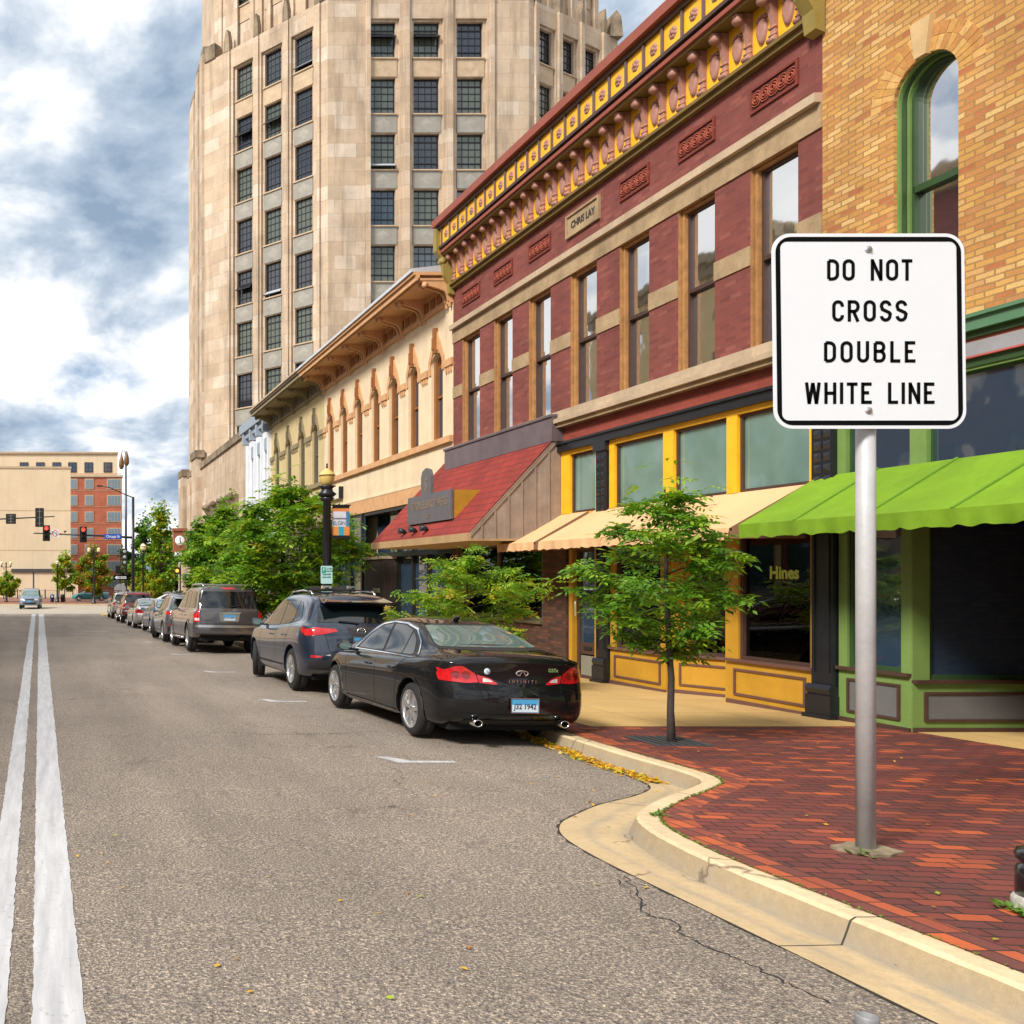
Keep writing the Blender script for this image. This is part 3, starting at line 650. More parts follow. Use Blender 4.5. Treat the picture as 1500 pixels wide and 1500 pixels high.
# interior shells and things in them
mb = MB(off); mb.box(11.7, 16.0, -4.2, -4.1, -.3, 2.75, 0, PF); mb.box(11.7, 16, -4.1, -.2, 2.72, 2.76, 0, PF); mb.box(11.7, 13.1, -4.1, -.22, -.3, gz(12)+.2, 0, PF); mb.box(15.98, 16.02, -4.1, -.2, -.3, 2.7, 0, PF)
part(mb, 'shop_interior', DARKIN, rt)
mb = MB(off); mb.box(12.5, 12.56, -1.1, -1.04, 0, 2.6, 0, PF); mb.box(11.8, 13.0, -1.6, -1.2, 0, .72, 1, PF); part(mb, 'display_counter', [plain('wood', (.25, .13, .05), .5), plain('display cloth', (.20, .09, .05), .8)], rt)
# awnings
def awning(a0, a1, X1, ztop, zf, zv, mt, dark_mt, ends=(1, 0), scal=0., nm='awning', sag=.02, seam=None):
    """canvas from the wall (z=ztop) down to the front bar at distance X1 (z=zf) with a hanging valance"""
    mb = MB(off if nm == 'awning' else off); n = max(8, int((a1-a0)*14)); rows = []
    S = 8
    for k in range(n+1):
        a = a0+(a1-a0)*k/n; fr = ((a-a0) % (seam or 1.15))/(seam or 1.15)
        r_ = [PF(a, X1*s/S, ztop+(zf-ztop)*s/S - sag*math.sin(math.pi*s/S)*math.sin(math.pi*fr)) for s in range(S+1)]
        rows.append(mb.add(r_))
    for k in range(n):
        for s in range(S): mb.face((rows[k]+s, rows[k+1]+s, rows[k+1]+s+1, rows[k]+s+1), 0, True)
    if seam:
        a = a0+seam
        while a < a1-.1:
            mb.bar(PF(a, .01, ztop+.004), PF(a, X1, zf+.006), .03, .02, 1); a += seam
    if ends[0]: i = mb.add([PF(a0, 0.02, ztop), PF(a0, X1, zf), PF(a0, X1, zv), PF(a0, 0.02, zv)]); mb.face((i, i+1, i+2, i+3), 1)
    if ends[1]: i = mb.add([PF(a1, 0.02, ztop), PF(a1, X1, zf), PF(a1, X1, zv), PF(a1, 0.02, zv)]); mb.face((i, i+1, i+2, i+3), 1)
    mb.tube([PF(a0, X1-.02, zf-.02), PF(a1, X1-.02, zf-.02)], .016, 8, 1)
    o = part(mb, 'awning', [mt, dark_mt], rt)
    v = MB(off); n = int((a1-a0)*40); pr = None
    for k in range(n+1):
        a = a0+(a1-a0)*k/n; w = .012*math.sin(a*9.7)+.010*math.sin(a*23+1); zb = zv - scal*abs(math.sin(math.pi*(a-a0)/.3)) + .006*math.sin(a*31)
        cur = v.add([PF(a, X1+.002, zf+.004), PF(a, X1+.004+w*.5, (zf+zv)/2), PF(a, X1+.003+w, zb)])
        if pr is not None:
            v.face((pr, cur, cur+1, pr+1), 0, True); v.face((pr+1, cur+1, cur+2, pr+2), 0, True)
        pr = cur
    v.build('valance', mt, o); return o
awning(11.78, 16.45, 1.03, 2.98, 2.40, 2.26, AWNB, AWNBD, (1, 1), .015)
awning(16.62, 18.0, 1.03, 2.98, 2.40, 2.26, AWNB, AWNBD, (1, 1), .015)
# red shingled lean-to roof with boarded gable
zt_, zf_, XR = 4.66, 2.62, 1.85
mb = MB(off); a0, a1 = 17.5, 22.85
mb.quad(PF(a0-.03, 0, zt_), PF(a0-.03, XR, zf_), PF(a1, XR, zf_), PF(a1, 0, zt_), 0)
mb.quad(PF(a0-.03, 0, zt_-.06), PF(a1, 0, zt_-.06), PF(a1, XR, zf_-.06), PF(a0-.03, XR, zf_-.06), 1)
mb.box(a0-.03, a1, XR-.05, XR+.02, zf_-.16, zf_-.002, 1, PF); mb.box(a0-.03, a1, 0.02, XR-.05, zf_-.16, zf_-.12, 1, PF)
o = part(mb, 'shingle_roof', [SHING, plain('eave board', (.42, .27, .13), .7, var=.2)], rt)
mb = MB(off); P2 = [(0, zf_-.14), (XR-.02, zf_-.14), (XR-.02, zf_-.03), (0, zt_-.06)]
mb.prism(P2, lambda p: PF(a0, p[0], p[1]), lambda p: PF(a0+.06, p[0], p[1]))
for k in range(1, 7):
    d = XR*k/7.; zz = zt_-.06+(zf_-zt_)*d/XR; mb.box(a0-.018, a0, d-.018, d+.018, zf_-.14, zz-.02, 1, PF)
mb.bar(PF(a0-.012, 0, zt_-.1), PF(a0-.012, XR, zf_-.07), .024, .08, 1)
mb.build('boarded_gable', [BOARD, plain('batten', (.30, .22, .17), .85, var=.2)], o)
mb = MB(off); mb.box(a0-.05, 22.28, .0, .23, zt_-.24, zt_+.26, 0, PF); mb.box(a0-.06, 22.3, .0, .26, zt_+.24, zt_+.29, 0, PF); mb.build('flashing', FLASH, o)
# shop sign box on the roof
mb = MB(off); SX = 1.55; s0, s1 = 18.85, 21.15; zs0, zs1 = 3.0, 3.6
yr = lambda z: XR*(zt_-z)/(zt_-zf_)
mb.prism([(SX, zs0), (SX, zs1), (yr(zs1)+.0, zs1), (yr(zs0)-.02, zs0)], lambda p: PF(s0, p[0], p[1]), lambda p: PF(s1, p[0], p[1]), 0)
mb.box(s0-.02, s1+.02, SX, SX+.04, zs0-.02, zs1+.02, 1, PF)
sc = 20.15; mb.prism([(-.27, zs1), (-.27, zs1+.42), (-.2, zs1+.56), (0, zs1+.62), (.2, zs1+.56), (.27, zs1+.42), (.27, zs1)], lambda p: PF(sc+p[0], SX-.03, p[1]), lambda p: PF(sc+p[0], SX+.035, p[1]), 1)
sg = mb.build('sign_box', [plain('mustard sign side', (.42, .22, .012), .6, var=.15), LEAD], o)
text('lettering', 'STICKEL BROTHERS', .255, LETG, sg, Vector(PF((s0+s1)/2, SX+.042, 3.38))-Vector(off), (0, -1, 0), (0, 0, 1), .004, .003, .87)
text('lettering', 'S', .42, LETG, sg, Vector(PF(sc, SX+.037, zs1+.22))-Vector(off), (0, -1, 0), (0, 0, 1), .004, .008, .8)
text('lettering', 'EST', .12, LETG, sg, Vector(PF((s0+s1)/2, SX+.042, 3.1))-Vector(off), (0, -1, 0), (0, 0, 1), .004, .0)
for k in range(3):
    mb = MB(off); y = 19.75+k*.62; p = PF(y, XR-.12, zf_+.16); mb.tube([p, p+Vector((-.02, 0, .04)), p+Vector((-.14, 0, .06))], [.05, .05, .075], 10, 0); mb.build('roof_spotlight', IRON, o)
# storefront under the red roof
mb = MB(off); mb.box(17.36, 17.72, -.6, .0, -.6, 2.6, 0, PF); mb.box(17.72, 18.2, -.3, .0, -.6, 2.6, 0, PF); mb.box(18.2, 22.0, -.3, .0, -.6, .78, 0, PF); mb.box(22.0, 22.3, -.3, 0, -.6, 2.6, 0, PF); part(mb, 'brick_pier', BRNB, rt)
mb = MB(off); mb.box(18.2, 22.0, -.3, .06, .78, .84, 0, PF); frame(mb, PF, 18.2, 22.0, .84, 2.5, .06, -.12, -.02); mb.box(20.05, 20.11, -.12, -.02, .9, 2.44, 0, PF); o = part(mb, 'shop_window', plain('olive grey frame', (.12, .10, .06), .5), rt)
g = MB(off); g.box(18.24, 21.97, -.08, -.07, .88, 2.46, 0, PF); g.build('pane', SHOPG, o)
mb = MB(off); mb.box(18.2, 22.0, -3, -2.9, 0, 2.6, 0, PF); mb.box(18.2, 22, -2.9, -.1, 2.5, 2.56, 0, PF); mb.box(18.2, 22, -1.2, -.12, .78, .82, 1, PF); mb.box(22, 22.05, -2.9, -.3, 0, 2.6, 0, PF)
mb.box(18.55, 18.85, -.5, -.42, .82, 1.22, 2, PF); mb.lathe([(.0, 0), (.09, 0), (.03, .1), (.06, .3), (.02, .34), (.1, .36), (.04, .62), (0, .62)], PF(19.1, -.5, .82), 12, 3)
mb.lathe([(0, 0), (.2, 0), (.22, .08), (.1, .14), (0, .15)], PF(19.45, -.5, .82), 12, 3)
part(mb, 'window_display', [DARKIN, plain('display shelf', (.08, .06, .05), .6), plain('display print', (.45, .28, .12), .6), plain('display pottery', (.45, .15, .04), .5)], rt)

# ================================================================== yellow brick building
rt, off = root_at('yellow_brick_building', 'yellow brick building with a green arched window above a lime green awning', 8)
V0, V1 = 2.0, 11.54
mb = MB(off); mb.box(V0, 9.2, -14, -.55, -1.8, 13.7, 0, PF); mb.box(9.2, V1, -14, -3.2, -1.8, 3.0, 0, PF); mb.box(9.2, V1-.02, -14, -.55, 3.0, 13.7, 0, PF)
AW = (9.80, 10.56, 4.75, 7.74, True)
wall(mb, PF, V0, V1, 4.55, 14, [AW, (7.4, 8.2, 4.75, 7.74, True)], 0, 0, .14)
part(mb, 'wall', [YELB], rt)
for aw in (AW, (7.4, 8.2, 4.75, 7.74)):
    # voussoirs
    mb = MB(off); ca = (aw[0]+aw[1])/2; r0 = (aw[1]-aw[0])/2; zc = aw[3]-r0; n = 20
    for ring in (0, 1):
        for k in range(n):
            if ring == 0 or True:
                t0, t1 = math.pi*(k+.06)/n, math.pi*(k+.94)/n
                ra, rb = r0+.004+ring*.16, r0+.155+ring*.14
                q = [(ca+r*math.cos(t), zc+r*math.sin(t)) for r, t in ((ra, t0), (rb, t0), (rb, t1), (ra, t1))]
                mb.prism(q, lambda p: PF(p[0], -.02, p[1]), lambda p: PF(p[0], .003+.002*rnd.random(), p[1]), rnd.choice((0, 1, 2)))
    part(mb, 'brick_arch', [plain('arch brick tan', (.60, .32, .085), .85, var=.25, vs=12, bump=.4), plain('arch brick orange', (.54, .25, .07), .85, var=.25, vs=12, bump=.4), plain('arch brick pale', (.68, .40, .13), .85, var=.25, vs=12, bump=.4)], rt)
    mb = MB(off); mb.prism([(ca-.065, aw[3]-.02), (ca+.065, aw[3]-.02), (ca+.12, aw[3]+.40), (ca-.12, aw[3]+.40)], lambda p: PF(p[0], -.02, p[1]), lambda p: PF(p[0], .06, p[1])); part(mb, 'keystone', plain('keystone', (.62, .42, .2), .8, var=.15), rt)
    # casing: nested green arches
    w = MB(off)
    def archband(mbx, ro, ri, da, db, m):
        n = 18; z0 = aw[2]
        po = [(ca-ro, z0)]+[(ca-ro*math.cos(math.pi*k/n), zc+ro*math.sin(math.pi*k/n)) for k in range(n+1)]+[(ca+ro, z0)]
        pi_ = [(ca-ri, z0)]+[(ca-ri*math.cos(math.pi*k/n), zc+ri*math.sin(math.pi*k/n)) for k in range(n+1)]+[(ca+ri, z0)]
        for k in range(len(po)-1):
            mbx.quad(PF(po[k][0], da, po[k][1]), PF(po[k+1][0], da, po[k+1][1]), PF(pi_[k+1][0], da, pi_[k+1][1]), PF(pi_[k][0], da, pi_[k][1]), m)
            mbx.quad(PF(pi_[k][0], da, pi_[k][1]), PF(pi_[k+1][0], da, pi_[k+1][1]), PF(pi_[k+1][0], db, pi_[k+1][1]), PF(pi_[k][0], db, pi_[k][1]), m, True)
    archband(w, r0, r0-.02, -.04, -.09, 0); archband(w, r0-.02, r0-.035, -.08, -.14, 1); archband(w, r0-.035, r0-.05, -.13, -.19, 0); archband(w, r0-.05, r0-.08, -.17, -.25, 1)
    w.box(ca-r0+.07, ca+r0-.07, -.25, -.17, 6.28, 6.36, 1, PF); w.box(ca-r0, ca+r0, -.36, .05, 4.7, 4.78, 0, PF)
    o = part(w, 'arched_window', [GREENF, GREEND], rt)
    g = MB(off); ri = r0-.07; n = 18; i = g.add([PF(ca-ri, -.22, 6.32)]+[PF(ca-ri*math.cos(math.pi*k/n), -.22, zc+ri*math.sin(math.pi*k/n)) for k in range(n+1)]+[PF(ca+ri, -.22, 6.32)]); g.face(range(i, i+n+3)); g.box(ca-ri, ca+ri, -.25, -.24, 4.78, 6.32, 0, PF); g.build('pane', GLASS, o)
mb = MB(off); mb.box(V0, V1, 0, .14, 4.40, 4.56, 0, PF); mb.box(V0, V1, 0, .18, 4.53, 4.57, 0, PF); mb.box(V0, V1, 0, .08, 4.33, 4.40, 1, PF); mb.box(V0, V1, 0, .05, 4.29, 4.33, 2, PF)
mb.box(V0, V1, 0, .06, 4.14, 4.29, 3, PF); mb.box(V0, V1, 0, .065, 4.12, 4.14, 4, PF); mb.box(V0, V1, -.1, .02, 4.03, 4.12, 1, PF)
part(mb, 'belt_course', [GREENB, GREEND, CORNR, plain('awning cover grey', (.32, .31, .32), .6), plain('pink strip', (.5, .1, .1), .6)], rt)
trs = [(10.36, 11.2), (9.0, 10.16), (7.6, 8.8), (6.2, 7.4), (4.8, 6.0)]
mb = MB(off); wall(mb, PF, V0, 11.32, 2.9, 4.05, [(a, b, 3.02, 4.0) for a, b in trs], 0, 0, .1); part(mb, 'transom_frame', GREENF, rt)
for a, b in trs:
    mb = MB(off); frame(mb, PF, a, b, 3.02, 4.0, .03, -.1, -.05); o = part(mb, 'transom_window', GREEND, rt); g = MB(off); g.box(a+.02, b-.02, -.08, -.07, 3.04, 3.98, 0, PF); g.build('pane', GLASSD, o)
awning(2.2, 11.62, 1.03, 3.06, 2.43, 2.27, AWNG, plain('lime canvas underside', (.12, .25, .01), .8), (1, 0), .022, seam=.95)
TMG = plain('grey corrugated panel', (.16, .16, .165), .5, .2, var=.1)
gzl = gz(10.8)+.15; shopwin(PF, 10.34, 11.3, .62, 2.9, bm=GREENF, fm=GREENF, tm=DKTRIM, inner=GREEND, gl=GLASSD, lw=.12, rw=.1, pm=TMG)
PR = face_map((F, 10.33), (1, 0), (0, -1))
gzl = gz(10.3)+.15; shopwin(PR, 0.004, 3.2, .55, 2.9, bm=GREENF, fm=GREENF, tm=DKTRIM, inner=GREEND, gl=GLASSD, lw=.12, rw=.2, pm=TMG)
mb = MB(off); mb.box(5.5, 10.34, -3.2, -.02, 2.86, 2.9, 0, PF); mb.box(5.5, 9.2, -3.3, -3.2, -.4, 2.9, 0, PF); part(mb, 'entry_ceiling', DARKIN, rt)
mb = MB(off); mb.box(3.0, 8.2, -.25, 0, -.4, .6, 0, PF); mb.box(3.0, 8.2, -.15, -.1, .6, 2.9, 1, PF); mb.box(8.2, 8.3, -3.2, 0, -.4, 2.9, 0, PF); part(mb, 'near_shopfront', [GREENF, GLASSD], rt)

# ================================================================== cream and khaki Italianate buildings
def italianate(nm, label, a0, a1, wc, body, trim, dark, grp):
    global rt, off
    rt, off = root_at(nm, label, (a0+a1)/2, group=grp)
    mb = MB(off); volume(mb, a0, a1, 8.7)
    ops = [(c-.35*s, c+.35*s, 5.34, 7.62, .3) for c, s in wc]
    wall(mb, PF, a0, a1, 4.25, 9.2, ops, 0, 0, .2); part(mb, 'wall', [body], rt)
    for (b0, b1, z0, z1, h) in ops:
        w = MB(off); c = (b0+b1)/2; hw = (b1-b0)/2
        w.box(b0, b0+.07, -.22, -.12, z0, z1-.2, 0, PF); w.box(b1-.13, b1, -.22, -.07, z0, z1-.2, 0, PF); w.box(b0, b1, -.22, -.1, z0, z0+.05, 0, PF)
        w.box(b0+.03, b1-.03, -.2, -.12, (z0+z1)/2-.03, (z0+z1)/2+.03, 0, PF); w.box(b0, b1, -.24, -.16, z1-.36, z1, 0, PF)
        o = part(w, 'window', [dark], rt); g = MB(off); g.box(b0+.04, b1-.04, -.18, -.17, z0+.04, z1-.34, 0, PF); g.build('pane', GLASSD, o)
        # pointed hood with keystone and shoulder blocks
        hd = MB(off); pts = [(-hw-.1, 7.1), (-hw-.12, 7.46), (-hw*.6-.05, 7.86), (-.07, 8.15), (.07, 8.15), (hw*.6+.05, 7.86), (hw+.12, 7.46), (hw+.1, 7.1)]
        inn = [(-hw-.0, 7.1), (-hw-.01, 7.36), (-hw*.66, 7.60), (-.07, 7.70), (.07, 7.70), (hw*.66, 7.60), (hw+.01, 7.36), (hw, 7.1)]
        for k in range(7):
            q = [pts[k], pts[k+1], inn[k+1], inn[k]]; hd.prism(q, lambda p: PF(c+p[0], -.02, p[1]), lambda p: PF(c+p[0], .035, p[1]))
        hd.box(c-.06, c+.06, 0, .10, 7.6, 8.26, 1, PF); hd.box(c-.04, c+.04, .10, .13, 7.7, 8.0, 1, PF)
        part(hd, 'window_hood', [trim, dark], rt)
    mb = MB(off); gaps = sorted([a0]+[e for b in ops for e in (b[0]-.16, b[1]+.16)]+[a1])
    for k in range(0, len(gaps), 2):
        if gaps[k+1]-gaps[k] > .1:
            mb.box(gaps[k], gaps[k+1], 0, .06, 7.1, 7.28, 0, PF)
            n = int((gaps[k+1]-gaps[k])/.13)
            for q in range(n): aa = gaps[k]+.06+q*.13; mb.box(aa, aa+.06, 0, .05, 6.95, 7.06, 0, PF)
    mb.box(a0, a1, 0, .1, 5.16, 5.32, 0, PF); part(mb, 'belt_course', trim, rt)
    mb = MB(off); mb.box(a0, a1, 0, .04, 4.25, 4.3, 0, PF); mb.box(a0, a1, -.1, .03, 3.82, 4.25, 1, PF); part(mb, 'shopfront_band', [body, trim], rt)
    # cornice: frieze, brackets, soffit, gutter
    mb = MB(off); mb.box(a0, a1, 0, .08, 8.66, 8.74, 0, PF); mb.box(a0, a1, 0, .05, 8.74, 9.2, 0, PF)
    k = a0+.1
    while k < a1-.3: mb.box(k, k+.28, .05, .08, 8.82, 9.06, 1, PF); k += .42
    mb.box(a0, a1, 0, .88, 9.2, 9.26, 0, PF); mb.box(a0, a1, .84, .94, 9.2, 9.34, 0, PF); mb.box(a0, a1, .0, 1.0, 9.34, 9.42, 1 if body is OLIVE else 0, PF); mb.box(a0, a1, .0, 1.05, 9.42, 9.5, 2, PF)
    mb.prism([(0, 9.5), (1.05, 9.5), (0, 9.62)], lambda p: PF(a0, p[0], p[1]), lambda p: PF(a1, p[0], p[1]), 2)
    part(mb, 'cornice', [trim, dark, METALW if body is CREAM else STONEL], rt)
    cs = [c for c, s in wc]; mids = [(cs[i]+cs[i+1])/2 for i in range(len(cs)-1)]+[a0+.15, a1-.15]
    pr = MB((0,0,0)); pf = [(0, .0), (.07, .0), (.1, .14), (.16, .24), (.3, .3), (.5, .36), (.7, .42), (.74, .5), (0, .5)]
    for dy in (-.1, .1): pr.prism(pf, lambda p: OP(dy-.035, p[0]+.05, p[1]), lambda p: OP(dy+.035, p[0]+.05, p[1])); pr.lathe([(0, -.045), (.07, -.045), (.07, .045), (0, .045)], OP(dy, .7, .4), 10, 0, 'y'); pr.box(dy-.03, dy+.03, .05, .09, -.14, .0, 0, OP)
    pb = pr.build('cornice_bracket', trim, rt)
    for i, y in enumerate(mids):
        o = pb if i == 0 else pb.copy()
        if i: COL.objects.link(o)
        o.location = Vector((F, y, 8.7))-Vector(off)
italianate('cream_stucco_building', 'cream stucco building with narrow orange framed windows and a deep bracketed eave', 22.3, 33.1, [(23.26, 1), (24.8, 1), (26.25, 1), (27.76, 1), (29.3, 1), (30.8, 1), (32.3, 1)], CREAM, ORANGE, plain('burnt orange frame', (.30, .115, .028), .6, var=.2), None)
# its shopfront: dark glazing, brick pier
BLK = plain('black aluminium', (.015, .016, .018), .4, .2, var=.1)
mb = MB(off)
for y in (22.5, 23.6, 24.7, 25.8, 26.9, 29.0, 30.1, 31.4, 32.8): mb.box(y-.06, y+.06, -.5 if y < 27 else -.1, -.36 if y < 27 else .02, -.8, 3.82, 0, PF)
mb.box(22.35, 33.0, -.5, -.2, 2.36, 2.5, 0, PF); mb.box(22.35, 33.0, -.5, -.02, 3.72, 3.82, 0, PF); mb.box(28.8, 33, -.08, .03, 2.36, 2.48, 0, PF)
mb.box(28.8, 33, -.08, .03, -.8, .0, 0, PF)
o = part(mb, 'shopfront_frame', BLK, rt)
g = MB(off); g.box(22.4, 28.8, -.46, -.45, -.8, 3.8, 0, PF); g.box(28.8, 33.0, -.05, -.04, -.8, 3.8, 0, PF); g.build('pane', GLASSD, o)
mb = MB(off); mb.box(27.0, 28.8, -.45, 0, -.8, 2.3, 0, PF); mb.box(26.97, 28.83, -.45, .05, 2.3, 2.38, 1, PF); pr_ = part(mb, 'brick_pier', [DRKB, STONEL], rt)
for z, s in ((1.42, 'STONE'), (1.15, 'JL. N')): text('lettering', s, .19, plain('pale lettering', (.5, .48, .4), .5), pr_, Vector(PF(27.65, .006, z-.1))-Vector(off), (0, -1, 0), (0, 0, 1), .005, .004)
mb = MB(off); mb.box(26.97, 27.0, -.38, -.12, .5, .95, 0, PF); mb.box(26.93, 26.97, -.38, -.12, .88, .95, 0, PF); mb.build('mailbox', BLK, pr_)
mb = MB(off); mb.box(32.6-1.7, 32.6, 0.02, .14, 4.5, 4.86, 0, PF); mb.box(30.86, 30.9, .0, .16, 4.48, 4.9, 1, PF); part(mb, 'light_box', [plain('white light box', (.7, .66, .55), .5), BLK], rt)
italianate('khaki_stucco_building', 'khaki stucco building with grey hooded windows and a dark bracketed eave', 33.12, 41.3, [(34.25, 1.15), (36.1, 1.15), (38.15, 1.15), (40.2, 1.15)], OLIVE, OLIVT, plain('grey brown frame', (.16, .13, .08), .6, var=.2), None)
mb = MB(off); mb.box(33.3, 41, -.3, -.1, -1.2, 3.8, 0, PF)
for y in range(34, 42): mb.box(y-.05, y+.05, -.1, .02, -1.2, 3.8, 1, PF)
mb.box(33.3, 41, -.1, .03, 2.4, 2.55, 1, PF); part(mb, 'shopfront', [GLASSD, OLIVT], rt)

# ================================================================== white building
rt, off = root_at('white_painted_building', 'narrow white painted building with blue grey trim beside the tower podium', 44)
mb = MB(off); volume(mb, 41.3, 46.9, 9.6); ops = [(a, a+.75, 4.9, 7.7) for a in (41.75, 43.2, 44.65)]
wall(mb, PF, 41.3, 46.9, -1.5, 9.2, ops, 0, 0, .25); part(mb, 'wall', WHITEP, rt)
for o_ in ops: sash_window(rt, off, PF, *o_[:4], -.2, 6.3, BLUEG, GLASSD)
mb = MB(off); mb.box(41.3, 46.9, 0, .35, 9.2, 9.65, 0, PF); mb.box(41.3, 46.9, 0, .2, 8.9, 9.2, 0, PF)
for y in (41.8, 43.2, 44.6, 46.2): mb.box(y-.15, y+.15, 0, .3, 8.6, 9.2, 0, PF)
for y in (42.1, 43.6, 45.0): mb.box(y-.35, y+.35, 0, .06, 7.75, 8.35, 0, PF)
part(mb, 'cornice', BLUEG, rt)
mb = MB(off)
for y in (41.45, 42.85, 44.3, 45.8): mb.box(y-.13, y+.13, 0, .14, 4.6, 8.5, 0, PF)
mb.box(41.3, 46.9, 0, .1, 4.4, 4.6, 0, PF); part(mb, 'pilaster', WHITEP, rt)
# ================================================================== stone tower and its podium
TST = brick('tower limestone', [(.54, .40, .275), (.59, .45, .32), (.51, .375, .255), (.56, .42, .29), (.66, .54, .42), (.53, .385, .265)], (.38, .285, .195), 1.35, .86, .012, bump=.15, wob=.0, off=.4, streak=.5, stain=.25)
TSD = plain('weathered limestone', (.33, .25, .165), .9, var=.5, vs=1.2, bump=.3, streak=.6)
SPG = plain('grey spandrel stone', (.31, .29, .25), .85, var=.15, vs=2.5, streak=.15)
SPG2 = plain('spandrel relief', (.35, .325, .275), .85, var=.15, vs=2.5)
SPT = plain('tan spandrel stone', (.52, .385, .25), .85, var=.2, vs=2.)
TFR = plain('bronze black frame', (.012, .012, .016), .4, var=.1)
TG = [glassy('tower glass dark', (.020, .024, .034), .06, 1.9, .03), glassy('tower glass green blind', (.07, .085, .06), .08, 1.9, .03), glassy('tower glass blue', (.03, .05, .06), .06, 2.1, .03)]
rt = thing('limestone_tower', 'tall art deco limestone tower with grey spandrels rising above the shops', 'building', (22, 62, -1.2)); off = tuple(rt.location)
FH = 3.44; ZT = 32.5
OUT = [(10.2, 67.7), (10.2, 61.5), (16.6, 54.5), (28.96, 54.5), (37.0, 58.6), (37.0, 80), (13, 80)]
def fpoly(pts, mb, z0, z1, m=0, skip=()):
    n = len(pts)
    for i in range(n):
        if i in skip: continue
        a, b = pts[i], pts[(i+1) % n]; mb.quad((a[0], a[1], z0), (b[0], b[1], z0), (b[0], b[1], z1), (a[0], a[1], z1), m)
    mb.poly([(p[0], p[1], z1) for p in pts], m)
def face_between(a, b):
    t = Vector((b[0]-a[0], b[1]-a[1])); Lh = t.length; n = Vector((t.y, -t.x)).normalized()
    if n.y > 0 and abs(n.y) > .2: n = -n
    if abs(n.y) <= .2: n = Vector((-1, 0))
    return face_map(a, t, n), Lh
wall_mb = MB(off); dk = MB(off)
def towerwin(P, c, w, z0, z1, opn=None, gi=0):
    mb = MB(off); a0, a1 = c-w/2, c+w/2; frame(mb, P, a0, a1, z0, z1, .06, -.46, -.36)
    for k in range(1, 4): aa = a0+(a1-a0)*k/4; mb.box(aa-.015, aa+.015, -.44, -.385, z0+.06, z1-.06, 0, P)
    for k in range(1, 5): zz = z0+(z1-z0)*k/5; mb.box(a0+.06, a1-.06, -.44, -.38 if k not in (1, 4) else -.36, zz-(.015 if k not in (1, 4) else .03), zz+(.015 if k not in (1, 4) else .03), 0, P)
    if opn:
        zh = z0+(z1-z0)*opn; h = (z1-z0)*.2 if opn < .3 else .55
        i = mb.add([P(a0+.03, -.34, zh), P(a1-.03, -.34, zh), P(a1-.03, .05, zh-h*.72), P(a0+.03, .05, zh-h*.72)]); mb.face((i, i+1, i+2, i+3), 1 if opn < .3 else 0)
        mb.box(a0+.03, a1-.03, .03, .07, zh-h*.72-.03, zh-h*.72+.03, 0, P)
    o = mb.build('window', [TFR, METALW], rt)
    g = MB(off); g.box(a0+.03, a1-.03, -.425, -.415, z0+.03, z1-.03, 0, P); g.build('pane', TG[gi], o)
tr = random.Random(5)
def towerface(a, b, cols, w, k0, k1, zbase, ztop, opens={}, upper=False, arch=False, bw=.17):
    P, Lh = face_between(a, b)
    bays = [(c-w/2-bw, c+w/2+bw, zbase+.01, ztop-1.25 if not upper else ztop-.01) for c in cols]
    wall(wall_mb, P, 0, Lh, zbase, ztop, bays, 0, 0, .18)
    for ci, c in enumerate(cols):
        b0, b1, zb0, zb1 = bays[ci]; wins = []
        for k in range(k0, k1+1):
            z1 = ZT+FH*k; z0 = z1-2.22
            if z1 > zb1+.05 or z0 < zb0: continue
            wins.append((c-w/2, c+w/2, z0, z1, k))
        wall(wall_mb, P, b0, b1, zb0, zb1, [x[:4] for x in wins], 0, 0, .25, -.18)
        for x in wins:
            z0, k = x[2], x[4]; mt = SPG if k <= -0 else SPT
            mb = MB(off); mb.box(c-w/2-.05, c+w/2+.05, -.2, -.13, z0-FH+2.22+.05, z0-.1, 0 if k <= 0 else 1, P)
            zc = z0-.62; s = .34
            i = mb.add([P(c-s*1.3, -.13, zc), P(c, -.13, zc+s), P(c+s*1.3, -.13, zc), P(c, -.13, zc-s), P(c, -.11, zc)])
            for q in range(4): mb.face((i+q, i+(q+1) % 4, i+4), 2 if k <= 0 else 1)
            mb.box(c-w/2-.1, c+w/2+.1, -.2, -.05, z0-.1, z0-.02, 1, P)
            if z0-1.3 > zbase: mb.build('spandrel', [SPG, SPT, SPG2], rt)
            towerwin(P, c, w, z0, x[3], opens.get((ci, k)), 1 if tr.random() < .35 else (2 if k < -1 and tr.random() < .6 else 0))
    return P, Lh
zb = 6.0; ztp = 37.3
P1, L1 = towerface(OUT[1], OUT[2], [3.21, 5.44, 7.7], 1.25, -7, 1, zb, ztp, {(2, 1): .22, (1, 0): .62, (0, 0): .62, (0, -3): .62, (1, -3): .2})
P2, L2 = towerface(OUT[2], OUT[3], [ (562-480)/1300*54.5, (626.5-480)/1300*54.5, (690.5-480)/1300*54.5], 1.6, -6, 1, zb, ztp, {(0, 1): .72, (1, 1): .72, (0, -1): .2})
P3, L3 = towerface(OUT[3], OUT[4], [1.82, 4.05, 6.35], 1.27, -3, 1, zb, ztp)
P0, L0 = towerface(OUT[0], OUT[1], [1.6, 4.4], 1.0, -7, 0, zb, ztp)
fpoly(OUT, wall_mb, zb, ztp, 0, skip=(0, 1, 2, 3))
